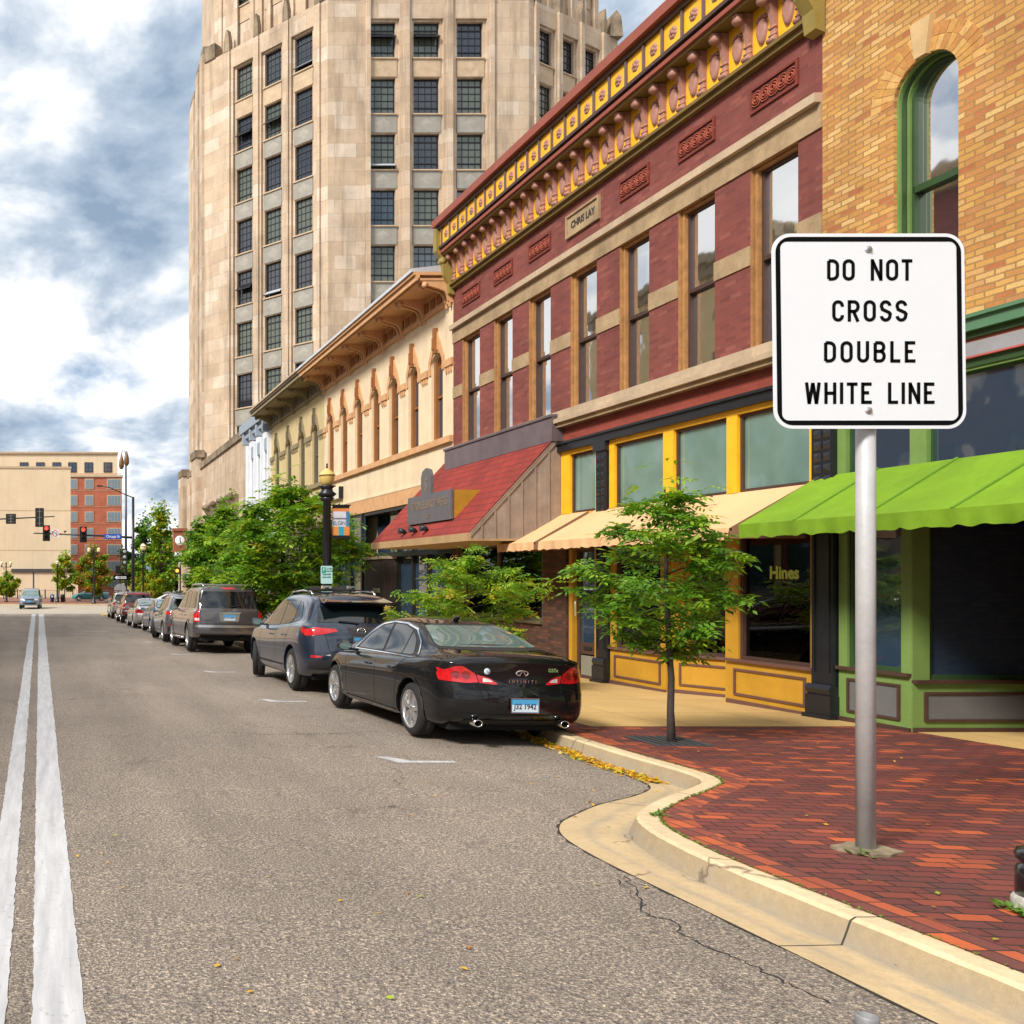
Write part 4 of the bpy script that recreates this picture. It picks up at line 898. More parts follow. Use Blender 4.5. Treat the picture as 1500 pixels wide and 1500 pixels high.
# piers on the faces and their weathered pointed caps
def pier(P, a0, a1, z0, z1, d=.16, cap=1.0, m=0):
    wall_mb.box(a0, a1, 0, d, z0, z1, m, P); c = (a0+a1)/2; hw = (a1-a0)/2
    dk = MB(off); dk.prism([(a0, z1), (a1, z1), (a1-.1*hw, z1+cap*.5), (c+.25*hw, z1+cap), (c-.25*hw, z1+cap), (a0+.1*hw, z1+cap*.5)], lambda p: P(p[0], -.25, p[1]), lambda p: P(p[0], d+.02, p[1])); dk.build('parapet_cap', TSD, rt)
for P, cs in ((P1, [(1.75, 2.2), (4.12, 4.5), (6.35, 6.75), (8.65, 9.0)]), (P2, [(2.35, 2.6), (4.65, 5.0), (7.3, 7.65), (9.95, 10.2)]), (P3, [(.5, .8), (2.75, 3.1), (5.0, 5.35), (7.3, 7.6)])):
    for a0, a1 in cs: pier(P, a0, a1, zb, 37.2, .14, 1.5)
for P, Lh, cs in ((P1, L1, [(0.0, 1.0), (8.6, L1)]), (P2, L2, [(0, 1.9), (10.5, L2)]), (P3, L3, [(0.0, .4)])):
    for a0, a1 in cs: dk = MB(off); dk.box(a0+.05, a1-.05, -.6, .1, ztp, ztp+1.0, 0, P); dk.build('parapet_cap', TSD, rt)
for x, y in ((36.6, 58.5),): dk = MB(off); dk.prism([(0, 0), (.9, 0), (.75, 1.3), (.45, 1.7), (.2, 1.4)], lambda p: Vector((x+p[0]-.4, y-.35, 37.2+p[1])), lambda p: Vector((x+p[0]-.4, y+1.2, 37.2+p[1]))); dk.build('parapet_cap', TSD, rt)
for y0, y1, zz in ((61.6, 62.6, 38.6), (63.4, 64.6, 38.4), (65.4, 67.6, 37.6)):
    wall_mb.box(10.02, 10.9, y0, y1, zb, zz-.6, 0); dk = MB(off); dk.box(10.1, 10.9, y0+.05, y1-.05, zz-.6, zz); dk.build('parapet_cap', TSD, rt)
wall_mb.build('shaft', [TST, TSD], rt)
# upper shaft set back
UP = [(10.95, 67.2), (10.95, 61.85), (16.95, 55.3), (28.7, 55.3), (36.1, 59.2), (36.1, 79), (13.5, 79)]
wall_mb = MB(off); dk = MB(off)
towerface(UP[1], UP[2], [2.45, 4.7, 7.1], 1.25, 2, 3, ztp-.1, 46, upper=True)
towerface(UP[2], UP[3], [3.2, 5.9, 8.6], 1.6, 2, 3, ztp-.1, 46, upper=True)
towerface(UP[3], UP[4], [1.5, 4.3, 7.0], 1.3, 2, 3, ztp-.1, 46, upper=True)
fpoly(UP, wall_mb, ztp-.1, 46, 0, skip=(1, 2, 3))
for a, b in ((UP[1], UP[2]), (UP[2], UP[3]), (UP[3], UP[4])):
    P, Lh = face_between(a, b)
    for k in range(7): aa = .4+k*(Lh-1.0)/6; wall_mb.box(aa, aa+.3, 0, .12, ztp, 45, 0, P)
wall_mb.build('upper_shaft', [TST, TSD], rt)
# podium along the pavement
rt2 = thing('stone_podium_building', 'low limestone podium with carved brackets at the foot of the tower', 'building', (F, 58, -1.0)); off2 = tuple(rt2.location)
mb = MB(off2); mb.box(46.92, 69.4, -6.0, -.0, -1.8, 9.2, 0, PF); mb.box(46.92, 69.4, -6, .12, 9.2, 9.6, 1, PF)
mb.box(61.3, 63.5, 0, .35, -1.8, 10.0, 0, PF); mb.box(61.2, 63.6, -.2, .45, 10.0, 10.5, 1, PF); mb.box(67.4, 69.6, -4, .45, -1.8, 9.4, 0, PF); mb.box(67.3, 69.7, -4, .5, 9.4, 9.9, 1, PF); mb.box(64.6, 66.2, 0, .3, -1.8, 9.0, 0, PF)
for y in (66.7, 64.0): mb.box(y-.3, y+.3, -.01, .02, 1, 6.5, 2, PF)
mb.build('wall', [TST, TSD, GLASSD], rt2)
for y in (49, 51.6, 54.2, 56.8):
    mb = MB(off2); mb.prism([(0, 5.0), (.2, 5.1), (.3, 5.6), (.6, 6.1), (.55, 6.3), (0, 6.3)], lambda p: PF(y-.3, p[0], p[1]), lambda p: PF(y+.3, p[0], p[1])); mb.lathe([(0, -.4), (.16, -.4), (.16, .4), (0, .4)], PF(y, .5, 6.2), 10, 0, 'y'); mb.build('carved_bracket', TSD, rt2)
# street clock
ck = thing('street_clock', 'brown box clock with a white dial hung from the podium corner', 'clock', (8.95, 65, 5.4)); o2 = tuple(ck.location)
mb = MB(o2); mb.box(8.5, 9.4, 64.8, 65.4, 3.7, 5.1); mb.box(8.42, 9.48, 64.7, 65.5, 5.1, 5.3); mb.box(8.42, 9.48, 64.7, 65.5, 3.6, 3.7); mb.bar((9.4, 65.1, 4.9), (9.7, 65.1, 4.9), .1, .1); mb.build('clock_case', plain('clock brown', (.30, .10, .045), .6), ck)
mb = MB(o2); mb.lathe([(0, -.02), (.33, -.02), (.36, 0), (0, 0)], (8.95, 64.8, 4.4), 24, 0, 'y'); dl = mb.build('clock_dial', plain('dial white', (.75, .78, .82), .4, var=0), ck)
mb = MB(o2); mb.bar((8.95, 64.77, 4.4), (8.95, 64.77, 4.65), .05, .02); mb.bar((8.95, 64.77, 4.4), (9.02, 64.77, 4.18), .06, .02); mb.build('clock_hand', BLK, dl)

# ================================================================== far end of the street
BG = plain('beige render', (.72, .57, .38), .85, var=.08, vs=.3, streak=.08)
rt = thing('beige_blank_building', 'big blank beige building closing the left end of the street', 'building', (-12, 132, -1.3)); off = tuple(rt.location)
mb = MB(off); Pb = face_map((-40, 128), (1, .05), (.05, -1)); mb.box(0, 42, -12, 0, -2, 17.6, 0, Pb); mb.box(0, 42.1, -12, .1, 17.6, 17.9, 1, Pb); mb.box(0, 42, 0, .02, 11.4, 11.5, 1, Pb); mb.box(0, 42, 0, .02, 5.6, 5.7, 1, Pb)
mb.build('wall', [BG, plain('darker beige line', (.5, .38, .24), .8)], rt)  # coping and wall bands in a darker beige
mb = MB(off); mb.box(33.4, 42.9, 0, 2.5, -2, 2.4, 0, Pb); mb.box(33.3, 42.9, 0, 2.7, 2.4, 2.9, 1, Pb); mb.box(36.4, 36.6, 2.5, 2.52, -2, 2.4, 1, Pb); mb.build('annex', [BG, plain('dark canopy', (.06, .06, .06), .6)], rt)
FB = brick('far red brick', [(.46, .12, .06), (.50, .135, .07), (.42, .105, .05)], (.42, .16, .1), .4, .3, .02, bump=.05)
rt = thing('apartment_block', 'orange red brick apartment block with beige top storey behind the blank building', 'building', (-2, 155, -1.3)); off = tuple(rt.location)
Pf = face_map((-20, 150), (1, 0), (0, -1)); mb = MB(off); mb.box(0, 30.9, -14, 0, -2, 18.6, 0, Pf)
for k in range(7): mb.box(0, 30.9, 0, .05, 2.4+k*2.78, 2.52+k*2.78, 1, Pf)
mb.build('wall', [FB, plain('brick course', (.5, .25, .15), .8)], rt)
mb = MB(off); mb.box(0, 30.2, -14, -.3, 18.9, 22.6, 0, Pf); mb.box(0, 30.3, -14, .0, 22.6, 22.9, 1, Pf); mb.box(0, 31.1, -14, .2, 18.6, 18.9, 1, Pf); mb.build('top_storey', [BG, STONEL], rt)
def simplewin(P, a0, a1, z0, z1, d=0., fm=STONEL, nm='window', n=2, gl=None):
    m = MB(off); m.box(a0-.12, a1+.12, d, d+.1, z0-.15, z1+.15, 0, P); o = m.build(nm, fm, rt); g = MB(off)
    for k in range(n): w = (a1-a0)/n; g.box(a0+k*w+.05, a0+(k+1)*w-.05, d+.1, d+.13, z0, z0+(z1-z0)*.48, 0, P); g.box(a0+k*w+.05, a0+(k+1)*w-.05, d+.1, d+.13, z0+(z1-z0)*.52, z1, 0, P)
    g.build('pane', gl or FG, o)
FG = glassy('far window glass', (.16, .24, .30), .1, 1.7, 0)
for x, w, n in ((108, 9, 2), (130.5, 11, 2), (167, 19, 4)):
    for r_ in range(7):
        py = 709+r_*24; zc = 1.75+(845-py)*150/1300; ac = (x-84)*150/1300+20; hw = w*150/1300/2
        simplewin(Pf, ac-hw, ac+hw, zc-.75, zc+.75, 0, n=n)
for x in (35, 59, 83, 106, 130, 158): ac = (x-84)*150/1300+20; simplewin(Pf, ac-.6, ac+.6, 19.6, 21., -.3, DKTRIM, n=2, gl=GLASSD)
# buildings across the street, outside the frame: what the shop windows mirror
rr_ = random.Random(9); yy = -14
for i, (w, h, mt, tm, lab) in enumerate(((13, 11, YELB, STONE, 'tan brick shop building across the street nearest the camera'), (15, 14, REDB2, STONEL, 'red brick hall across the street from the red brick shop'), (12, 15.5, CREAM, OLIVT, 'cream three bay building across the street'), (17, 18, REDB, STONE, 'dark brick block across the street with stone cornice'), (16, 19, OLIVE, OLIVT, 'khaki block at the far end of the opposite pavement'))):
    rt = thing('opposite_building', lab, 'building', (-15, yy+w/2, gz(yy))); off = tuple(rt.location)
    Po = lambda a, d, z: Vector((-15+d, a, z)); m = MB(off); ops = []
    nwin = int(w/2.4)
    for k in range(nwin):
        a = yy+1.0+k*(w-1.2)/nwin
        for z in (4.9, 8.3, 11.7, 14.6)[:int((h-3.5)/3.3)]: ops.append((a, a+1.1, z, z+2.1))
    m.box(yy, yy+w-.1, -12, -.4, -1.5, h, 0, Po); wall(m, Po, yy, yy+w-.1, -1.5, h, ops, 0, 0, .25); m.build('wall', mt, rt)
    m = MB(off); m.box(yy, yy+w-.1, 0, .6, h-.5, h, 0, Po); m.box(yy, yy+w-.1, 0, .3, h-1, h-.5, 0, Po); m.box(yy, yy+w-.1, 0, .15, 3.7, 4.2, 0, Po); m.box(yy+.4, yy+w-.5, 0, .1, -.5, 3.4, 1, Po); m.build('cornice', [tm, GLASSD], rt)
    for o_ in ops: m = MB(off); frame(m, Po, *o_[:4], .09, -.25, -.15); ww = m.build('window', tm, rt); g = MB(off); g.box(o_[0]+.05, o_[1]-.05, -.22, -.21, o_[2]+.05, o_[3]-.05, 0, Po); g.build('pane', GLASS, ww)
    yy += w
mb = MB(); mb.box(-15, -11.6, -20, 70, -1.6, -1.59, 0)
for j, (y0, y1) in enumerate(((-20, 0), (0, 20), (20, 45), (45, 70))): mb.quad((-15, y0, gz(y0)+.15), (-11.6, y0, gz(y0)+.15), (-11.6, y1, gz(y1)+.15), (-15, y1, gz(y1)+.15))
tag(mb.build('opposite_pavement', SLAB), kind='structure')
# ------------------------------------------------------------------ cars
def pch(keys, t):
    if t <= keys[0][0]: return keys[0][1]
    if t >= keys[-1][0]: return keys[-1][1]
    n = len(keys); d = [(keys[i+1][1]-keys[i][1])/(keys[i+1][0]-keys[i][0]) for i in range(n-1)]
    for i in range(n-1):
        if t <= keys[i+1][0]:
            h = keys[i+1][0]-keys[i][0]
            def sl(j):
                if j == 0: return d[0]
                if j == n-1: return d[-1]
                return 0 if d[j-1]*d[j] <= 0 else 2*d[j-1]*d[j]/(d[j-1]+d[j])
            s = (t-keys[i][0])/h; a, b = sl(i)*h, sl(i+1)*h
            return (2*s**3-3*s*s+1)*keys[i][1]+(s**3-2*s*s+s)*a+(-2*s**3+3*s*s)*keys[i+1][1]+(s**3-s*s)*b
CT_BLACKPLAST = plain('black plastic', (.016, .016, .017), .55, var=.15, vs=8, bump=.1, bs=200)
CT_RUB = plain('tyre rubber', (.014, .014, .014), .8, var=.3, vs=20, bump=.2, bs=120)
CT_RIM = plain('alloy silver', (.62, .62, .63), .22, .9, var=.05)
CT_CHR = plain('chrome', (.8, .8, .8), .08, 1., var=0)
CT_VOID = plain('wheel well', (.004, .004, .004), 1., var=0)
CT_GLASS = glassy('car glass tinted', (.005, .008, .009), .02, 1.75, .0)
CT_GLASSB = glassy('car glass pale', (.10, .16, .15), .03, 2.2, .0)
CT_RED = plain('tail lamp red', (.55, .008, .012), .12, var=.3, vs=14, coat=1.)
CT_REDD = plain('tail lamp dark red', (.22, .004, .006), .12, var=.3, vs=14, coat=1.)
CT_CLR = plain('clear lamp lens', (.72, .66, .64), .12, var=.3, vs=18, coat=1.)
CT_AMB = plain('amber', (.6, .2, .02), .3)
PLB = plain('licence plate blue', (.07, .34, .62), .4, var=.1); PLW = plain('licence plate pale', (.60, .70, .78), .4, var=.1)
INK = plain('plate ink', (.02, .02, .05), .5, var=0)
def carpaint(nm, col, metal=.0, rough=.28):
    m, nt, b = newmat(nm); b.inputs['Base Color'].default_value = L4(col); b.inputs['Roughness'].default_value = rough; b.inputs['Metallic'].default_value = metal
    if max(col) < .006: b.inputs['Coat IOR'].default_value = 1.5
    if max(col) < .03: b.inputs['Specular IOR Level'].default_value = .1; b.inputs['Roughness'].default_value = .6
    b.inputs['Coat Weight'].default_value = 1.; b.inputs['Coat Roughness'].default_value = .025; b.inputs['Coat IOR'].default_value = 1.45 if max(col) < .006 else 1.6
    d = noise(nt, coords(nt), 5, 6, .6); k = N(nt, 'ShaderNodeMapRange'); k.inputs['From Min'].default_value = .45; k.inputs['From Max'].default_value = .8; k.inputs['To Min'].default_value = .02; k.inputs['To Max'].default_value = .09
    nt.links.new(d, k.inputs[0]); nt.links.new(k.outputs[0], b.inputs['Coat Roughness']); return m
P_BLACK = carpaint('black car paint', (.004, .004, .005)); P_DKBLUE = carpaint('dark blue grey car paint', (.012, .022, .044), .3)
P_GREY = carpaint('warm grey car paint', (.085, .078, .08), .5); P_PEARL = carpaint('pearl grey car paint', (.10, .10, .11), .4)
P_SILV = carpaint('silver car paint', (.42, .40, .38), .6, .35); P_BLUE = carpaint('blue car paint', (.02, .05, .13), .3); P_RED = carpaint('maroon car paint', (.15, .008, .012), .2)
P_WHITE = carpaint('white car paint', (.62, .62, .62), 0.); P_SKY = carpaint('pale blue grey car paint', (.16, .22, .30), .4)

class Car:
    pass
def body(K):
    """K: dict of key curves. Returns evaluated closed body mesh data (verts, faces)"""
    L = K['L']; ts = K['ts']; ring = []
    def sec(t, s=1.):
        zb, w, zs, zt, wt = (pch(K[k], t) for k in ('zb', 'w', 'zs', 'zt', 'wt')); h = zs-zb; g = max(zt-zs, .012); wt = min(wt, w*.93)
        ws = w*.93 if g < .2 else w*K.get('shoulder', .90)
        p = [(0, zb), (.55*w, zb), (.80*w, zb+.0), (.955*w, zb+.02), (.99*w, zb+.10), (.995*w, zb+.25*h), (w, zb+.5*h), (.992*w, zb+.72*h), (.975*w, zb+.88*h), (.95*w, zs-.012), (ws, zs+.012)]
        a = ws-.02
        p += [(a+(wt-a)*.10, zs+.10*g+.01*(g < .2)), (a+(wt-a)*.5, zs+.5*g), (a+(wt-a)*.88, zs+.84*g), (wt-.03, zs+.94*g), (wt-.12, zs+.985*g), (.5*wt, zt+K.get('crown', .012)), (0, zt+K.get('crown', .012)*1.4)]
        zc = (zb+zt)/2
        return [(x*s, zc+(z-zc)*s) for x, z in p]
    def deform(x, y, z, t):
        fr = max(0, 1-t/K['rfall'])**2 if t < K['rfall'] else 0
        y += pch(K['rear'], z)*fr + K['rbow']*(abs(x)/K['W'])**2.3*fr
        ff = max(0, 1-(L-t)/.9)**2 if L-t < .9 else 0
        y -= (pch(K['front'], z) + K['fbow']*(abs(x)/K['W'])**2.)*ff
        return (x, y, z)
    V = []; FC = []
    def addring(t, s):
        half = sec(t, s); pts = half + [(-x, z) for x, z in reversed(half[1:-1])]; i = len(V)
        V.extend([deform(x, t, z, t) for x, z in pts]); return i, len(pts)
    rings = []
    for s in (.25, .6, .9): rings.append(addring(ts[0], s))
    for t in ts: rings.append(addring(t, 1.))
    for s in (.9, .6, .25): rings.append(addring(ts[-1], s))
    n = rings[0][1]
    for (a, _), (b, _) in zip(rings, rings[1:]):
        for j in range(n): FC.append((a+j, a+(j+1) % n, b+(j+1) % n, b+j))
    FC.append(tuple(rings[0][0]+j for j in reversed(range(n)))); FC.append(tuple(rings[-1][0]+j for j in range(n)))
    me = bpy.data.meshes.new('b'); me.from_pydata(V, [], FC); me.materials.append(None)
    o = bpy.data.objects.new('b', me); COL.objects.link(o); md = o.modifiers.new('s', 'SUBSURF'); md.levels = 2; md.render_levels = 2
    bm = bmesh.new(); bm.from_mesh(me); bmesh.ops.recalc_face_normals(bm, faces=bm.faces); bm.to_mesh(me); bm.free()
    cut = []
    for yw in K['wheels']:
        for sx in (-1, 1):
            c = MB(); c.lathe([(K['wr']+K['arch'], -.35), (K['wr']+K['arch'], .35)], (sx*(K['W']-.02), yw, K['wr']+.02), 40, 0, 'x', sm=False)
            co_ = c.build('c', []); co_.data.materials.clear(); bm = bmesh.new(); bm.from_mesh(co_.data); bmesh.ops.recalc_face_normals(bm, faces=bm.faces); bm.to_mesh(co_.data); bm.free()
            cut.append(co_); b = o.modifiers.new('c', 'BOOLEAN'); b.operation = 'DIFFERENCE'; b.solver = 'EXACT'; b.object = co_
    dg = bpy.context.evaluated_depsgraph_get(); dg.update(); ev = o.evaluated_get(dg); res = bpy.data.meshes.new_from_object(ev)
    for c in cut: bpy.data.objects.remove(c)
    bpy.data.objects.remove(o)
    rr = K['wr']+K['arch']
    for p in res.polygons:
        c = p.center; p.use_smooth = True
        for yw in K['wheels']:
            dd = math.hypot(c.y-yw, c.z-K['wr']-.02); nr = p.normal
            if dd < rr+.01 and abs(nr.x) < .5 and dd > rr-.05 and (nr.y*(yw-c.y)+nr.z*(K['wr']+.02-c.z)) > 0: p.material_index = 1; p.use_smooth = False
            if dd < rr-.02 and abs(c.x) < K['W']-.25: p.material_index = 1
    return res
def bvh_of(me):
    return BVHTree.FromPolygons([v.co.copy() for v in me.vertices], [tuple(p.vertices) for p in me.polygons])
def proj(car, axis, u, v, eps):
    """project plane coords onto the body"""
    if axis in ('L', 'R'):
        sx = -1 if axis == 'L' else 1; o = Vector((sx*3, u, v)); d = Vector((-sx, 0, 0))
    elif axis == 'B': o = Vector((u, -3, v)); d = Vector((0, 1, 0))
    elif axis == 'F': o = Vector((u, car.K['L']+3, v)); d = Vector((0, -1, 0))
    else: o = Vector((u, v, 4)); d = Vector((0, 0, -1))
    h = car.bvh.ray_cast(o, d)
    if h[0] is None: return None
    n = h[1]; n = n if n.dot(d) < 0 else -n
    return h[0] + (n*.5-d*.5).normalized()*eps
def smoothpoly(pts, r=.03, n=4):
    """round the corners of a polygon"""
    out = []; N_ = len(pts)
    for i in range(N_):
        p = Vector(pts[i]); a = Vector(pts[i-1])-p; b = Vector(pts[(i+1) % N_])-p; ra = min(r, a.length*.45); rb = min(r, b.length*.45)
        a = p+a.normalized()*ra; b = p+b.normalized()*rb
        for k in range(n+1):
            t = k/n; out.append((1-t)**2*a+2*t*(1-t)*p+t*t*b)
    return out
def panel(car, name, axis, pts, mt, eps=.004, r=.03, parent=None, step=.05, n=4):
    P = smoothpoly(pts, r, n); D = []
    for i in range(len(P)):
        a, b = P[i], P[(i+1) % len(P)]; k = max(1, int((b-a).length/step))
        for j in range(k): D.append(a+(b-a)*j/k)
    nb = len(D); us = [p.x for p in D]; vs = [p.y for p in D]; x = min(us)+step/2; ins = []
    def inside(q):
        c = False
        for i in range(nb):
            a, b = D[i], D[(i+1) % nb]
            if (a.y > q.y) != (b.y > q.y) and q.x < (b.x-a.x)*(q.y-a.y)/(b.y-a.y)+a.x: c = not c
        return c
    while x < max(us):
        y = min(vs)+step/2
        while y < max(vs):
            q = Vector((x, y))
            if inside(q) and min((q-p).length for p in D) > step*.4: ins.append(q)
            y += step
        x += step
    res = delaunay_2d_cdt(D+ins, [], [list(range(nb))], 1, 1e-5)
    mb = MB(); ids = []
    for p in res[0]:
        q = proj(car, axis, p.x, p.y, eps)
        ids.append(mb.add([q]) if q is not None else None)
    for f in res[2]:
        if any(ids[k] is None for k in f): continue
        pts3 = [mb.v[ids[k]] for k in f]
        if max((pts3[a]-pts3[a-1]).length for a in range(3)) > step*6: continue
        mb.face([ids[k] for k in f], 0, True)
    return mb.build(name, mt, parent or car.root)
def ribbon(car, name, axis, pts, w, mt, eps=.005, closed=False, step=.04, parent=None, mb=None, r=.0, hgt=0.):
    P = smoothpoly(pts, r) if (closed and r) else [Vector(p) for p in pts]
    if closed: P = P+[P[0]]
    D = []
    for a, b in zip(P, P[1:]):
        k = max(1, int((b-a).length/step)); D += [a+(b-a)*j/k for j in range(k)]
    D.append(P[-1]); own = mb is None; mb = mb or MB(); prev = None
    for i, p in enumerate(D):
        if closed: t = D[(i+1) % (len(D)-1)]-D[(i-1) % (len(D)-1)] if i < len(D)-1 else D[1]-D[-2]
        else: t = D[min(i+1, len(D)-1)]-D[max(i-1, 0)]
        t.normalize(); nn = Vector((-t.y, t.x))*w/2
        a = proj(car, axis, p.x+nn.x, p.y+nn.y, eps); b = proj(car, axis, p.x-nn.x, p.y-nn.y, eps); 
        if a is None or b is None or (a-b).length > w*4+.05: prev = None; continue
        c = (a+b)/2
        cur = mb.add([a, b])
        if prev is not None and (mb.v[cur]-mb.v[prev]).length < step*5: mb.face((prev, prev+1, cur+1, cur), 0, True)
        prev = cur
    return mb.build(name, mt, parent or car.root) if own else None
def arc(cy, cz, r, a0, a1, n=24): return [(cy+r*math.cos(a0+(a1-a0)*k/n), cz+r*math.sin(a0+(a1-a0)*k/n)) for k in range(n+1)]
def wheel(car, sx, yw, style='multi', steer=0.):
    K = car.K; r = K['wr']; w = K.get('tw', .22); xo = sx*(K['W']-.015); rr = r*K.get('rimf', .70)
    e = bpy.data.objects.new('wheel', None); COL.objects.link(e); e.parent = car.root; e.location = (xo-sx*w/2, yw, r); e.rotation_euler = (0, 0, steer)
    mb = MB(); h = w/2
    mb.lathe([(rr, -h), (rr+.02, -h), (r-.03, -h+.003), (r-.008, -h+.02), (r, -h+.045), (r, -.02), (r-.006, -.017), (r-.006, -.011), (r, -.008), (r, h-.045), (r-.008, h-.02), (r-.03, h-.003), (rr+.02, h), (rr, h), (rr, -h)], (0, 0, 0), 44, 0, 'x', close=False); mb.build('tyre', CT_RUB, e)
    s = -1 if sx < 0 else 1; mb = MB()
    mb.lathe([(rr+.004, s*(h+.002)), (rr-.012, s*(h+.004)), (rr-.022, s*(h-.012)), (rr-.03, s*(h-.06)), (rr-.032, s*(-h+.02))], (0, 0, 0), 40, 0, 'x', close=False)
    mb.lathe([(rr-.03, s*(h-.13)), (.06, s*(h-.13))], (0, 0, 0), 30, 1, 'x', close=False)
    mb.lathe([(0, s*(h-.005)), (.028, s*(h-.008)), (.06, s*(h-.02)), (.07, s*(h-.06))], (0, 0, 0), 18, 0, 'x', close=False)
    ns = {'multi': 7, 'five': 5, 'steel': 5, 'ten': 10}[style]
    for k in range(ns):
        a = 2*math.pi*k/ns+.3
        for da in ((-.13, .13) if style == 'five' else (0,)):
            wa = {'multi': .028, 'five': .018, 'steel': .05, 'ten': .014}[style]
            c0, c1 = math.cos(a+da*1.6), math.sin(a+da*1.6); d0, d1 = math.cos(a+da), math.sin(a+da); tx, ty = -c1, c0
            p = [(.045, s*(h-.02)), (rr*.55, s*(h-.012)), (rr-.018, s*(h-.012))]; pr = None
            for q, (rad, xx) in enumerate(p):
                cc = (c0, c1) if q == 0 else (d0, d1); ww = wa*(.8, 1., 1.25)[q]
                cur = mb.add([(xx, cc[0]*rad-tx*ww, cc[1]*rad-ty*ww), (xx, cc[0]*rad+tx*ww, cc[1]*rad+ty*ww), (xx-s*.05, cc[0]*rad+tx*ww*1.3, cc[1]*rad+ty*ww*1.3), (xx-s*.05, cc[0]*rad-tx*ww*1.3, cc[1]*rad-ty*ww*1.3)])
                if pr is not None:
                    for j in range(4): mb.face((pr+j, pr+(j+1) % 4, cur+(j+1) % 4, cur+j), 0)
                pr = cur
    mb.build('rim', [CT_RIM, CT_VOID], e); return e
def plate(car, y, z, txt, w=.31, h=.155, tilt=0., x=0.):
    mb = MB(); mb.box(x-w/2, x+w/2, y-.006, y, z-h/2, z+h/2, 0); mb.box(x-w/2+.006, x+w/2-.006, y-.009, y-.006, z-h/2+.006, z+h*.05, 1)
    frame(mb, lambda a, d, zz: Vector((a, y-.006-d, zz)), x-w/2-.008, x+w/2+.008, z-h/2-.008, z+h/2+.008, .009, -.004, .006, 2)
    o = mb.build('licence_plate', [PLB, PLW, CT_CHR], car.root)
    text('plate_lettering', txt, .085, INK, o, (x, y-.011, z-.012), (1, 0, 0), (0, 0, 1), .001, .001, .85); return o
def tip(car, x, y, z, r=.04, sq=1.3):
    mb = MB(); n = 18; prof = [(r, .12), (r, 0), (r-.004, -.004), (r-.01, .0), (r-.012, .1)]; rings = []
    for rad, h in prof: rings.append(mb.add([(x+rad*sq*math.cos(2*math.pi*j/n), y+h, z+rad*math.sin(2*math.pi*j/n)) for j in range(n)]))
    for k in range(len(rings)-1):
        for j in range(n): mb.face((rings[k]+j, rings[k]+(j+1) % n, rings[k+1]+(j+1) % n, rings[k+1]+j), 0 if k < 3 else 1, True)
    mb.face([rings[-1]+j for j in range(n)], 1); mb.build('exhaust_tip', [CT_CHR, CT_VOID], car.root)
def mirror_(car, sx, y, z, mt, w=.2, face=CT_GLASSB):
    mb = MB(); x0 = sx*(car.K['W']-.06); c = Vector((sx*(car.K['W']+.08), y, z)); n = 14; pr = None
    for q, (s, dy) in enumerate(((.9, -.0), (1., .02), (.92, .06), (.6, .10), (.15, .125))):
        cur = mb.add([c+Vector((.11*s*math.copysign(abs(math.cos(2*math.pi*j/n))**.75, math.cos(2*math.pi*j/n)), dy, .07*s*math.copysign(abs(math.sin(2*math.pi*j/n))**.75, math.sin(2*math.pi*j/n)))) for j in range(n)])
        if pr is not None:
            for j in range(n): mb.face((pr+j, pr+(j+1) % n, cur+(j+1) % n, cur+j), 0, True)
        else: mb.face([cur+j for j in range(n)], 0)
        pr = cur
    mb.bar((x0-sx*.06, y+.04, z-.06), c+Vector((-sx*.05, .04, -.045)), .09, .035, 0)
    o = mb.build('side_mirror', mt, car.root)
    g = MB(); g.lathe([(0, -.003), (.06, -.003)], (0, 0, 0), 18, 0, 'y', close=False); 
    for v in g.v: v.x = v.x*1.55+c.x; v.y += y-.002; v.z = v.z*.95+c.z
    g.build('mirror_glass', face, o)
def handle(car, axis, y, z, mt, w=.17):
    sx = -1 if axis == 'L' else 1; p = proj(car, axis, y, z, .0)
    if p is None: return
    mb = MB(); q = [p+Vector((sx*dx, dy, 0)) for dx, dy in ((-.01, -w/2), (.03, -w/2+.03), (.035, 0), (.03, w/2-.03), (-.01, w/2))]
    mb.tube(q, [.011, .013, .014, .013, .011], 8); mb.build('door_handle', mt, car.root)
def newcar(K, nm, label, paint, grp):
    car = Car(); car.K = K; car.root = thing(nm, label, 'car', (0, 0, 0), 0, grp); car.paint = paint
    me = body(K); me.materials.clear(); me.materials.append(paint); me.materials.append(CT_VOID); me.name = 'body'
    o = bpy.data.objects.new('body', me); COL.objects.link(o); o.parent = car.root; car.bvh = bvh_of(me); car.body = o; return car
def place(car_root, px, py, yaw=0., K=None, sc=1., camber=0.015, dx=0, dy=0):
    """rear wheel contact of the left side stands on the ground point seen at picture point px,py"""
    D = 2275/(py-871); X = (px-84)*D/1300
    e = car_root; e.scale = (sc, sc, sc); e.rotation_euler = (-math.atan(.02 if D < 66 else 0), camber, yaw)
    # left rear wheel is at (-W, wheels[0]); rotate it
    w = Vector((-(K['W']-.0)*sc, K['wheels'][0]*sc, 0)); M = Matrix.Rotation(yaw, 3, 'Z'); w = M @ w
    ox, oy = X-w.x+dx, D-w.y+dy; e.location = (ox, oy, gz(oy)+(.018 if camber else .006))
GRP = 'cars parked nose to tail along the kerb'
TS = lambda L: [0, .05, .14, .3, .5, .75, 1.0, 1.3, 1.6, 1.9, 2.2, 2.5, 2.8, 3.1, 3.4, 3.7, L-.85, L-.6, L-.38, L-.2, L-.08, L]

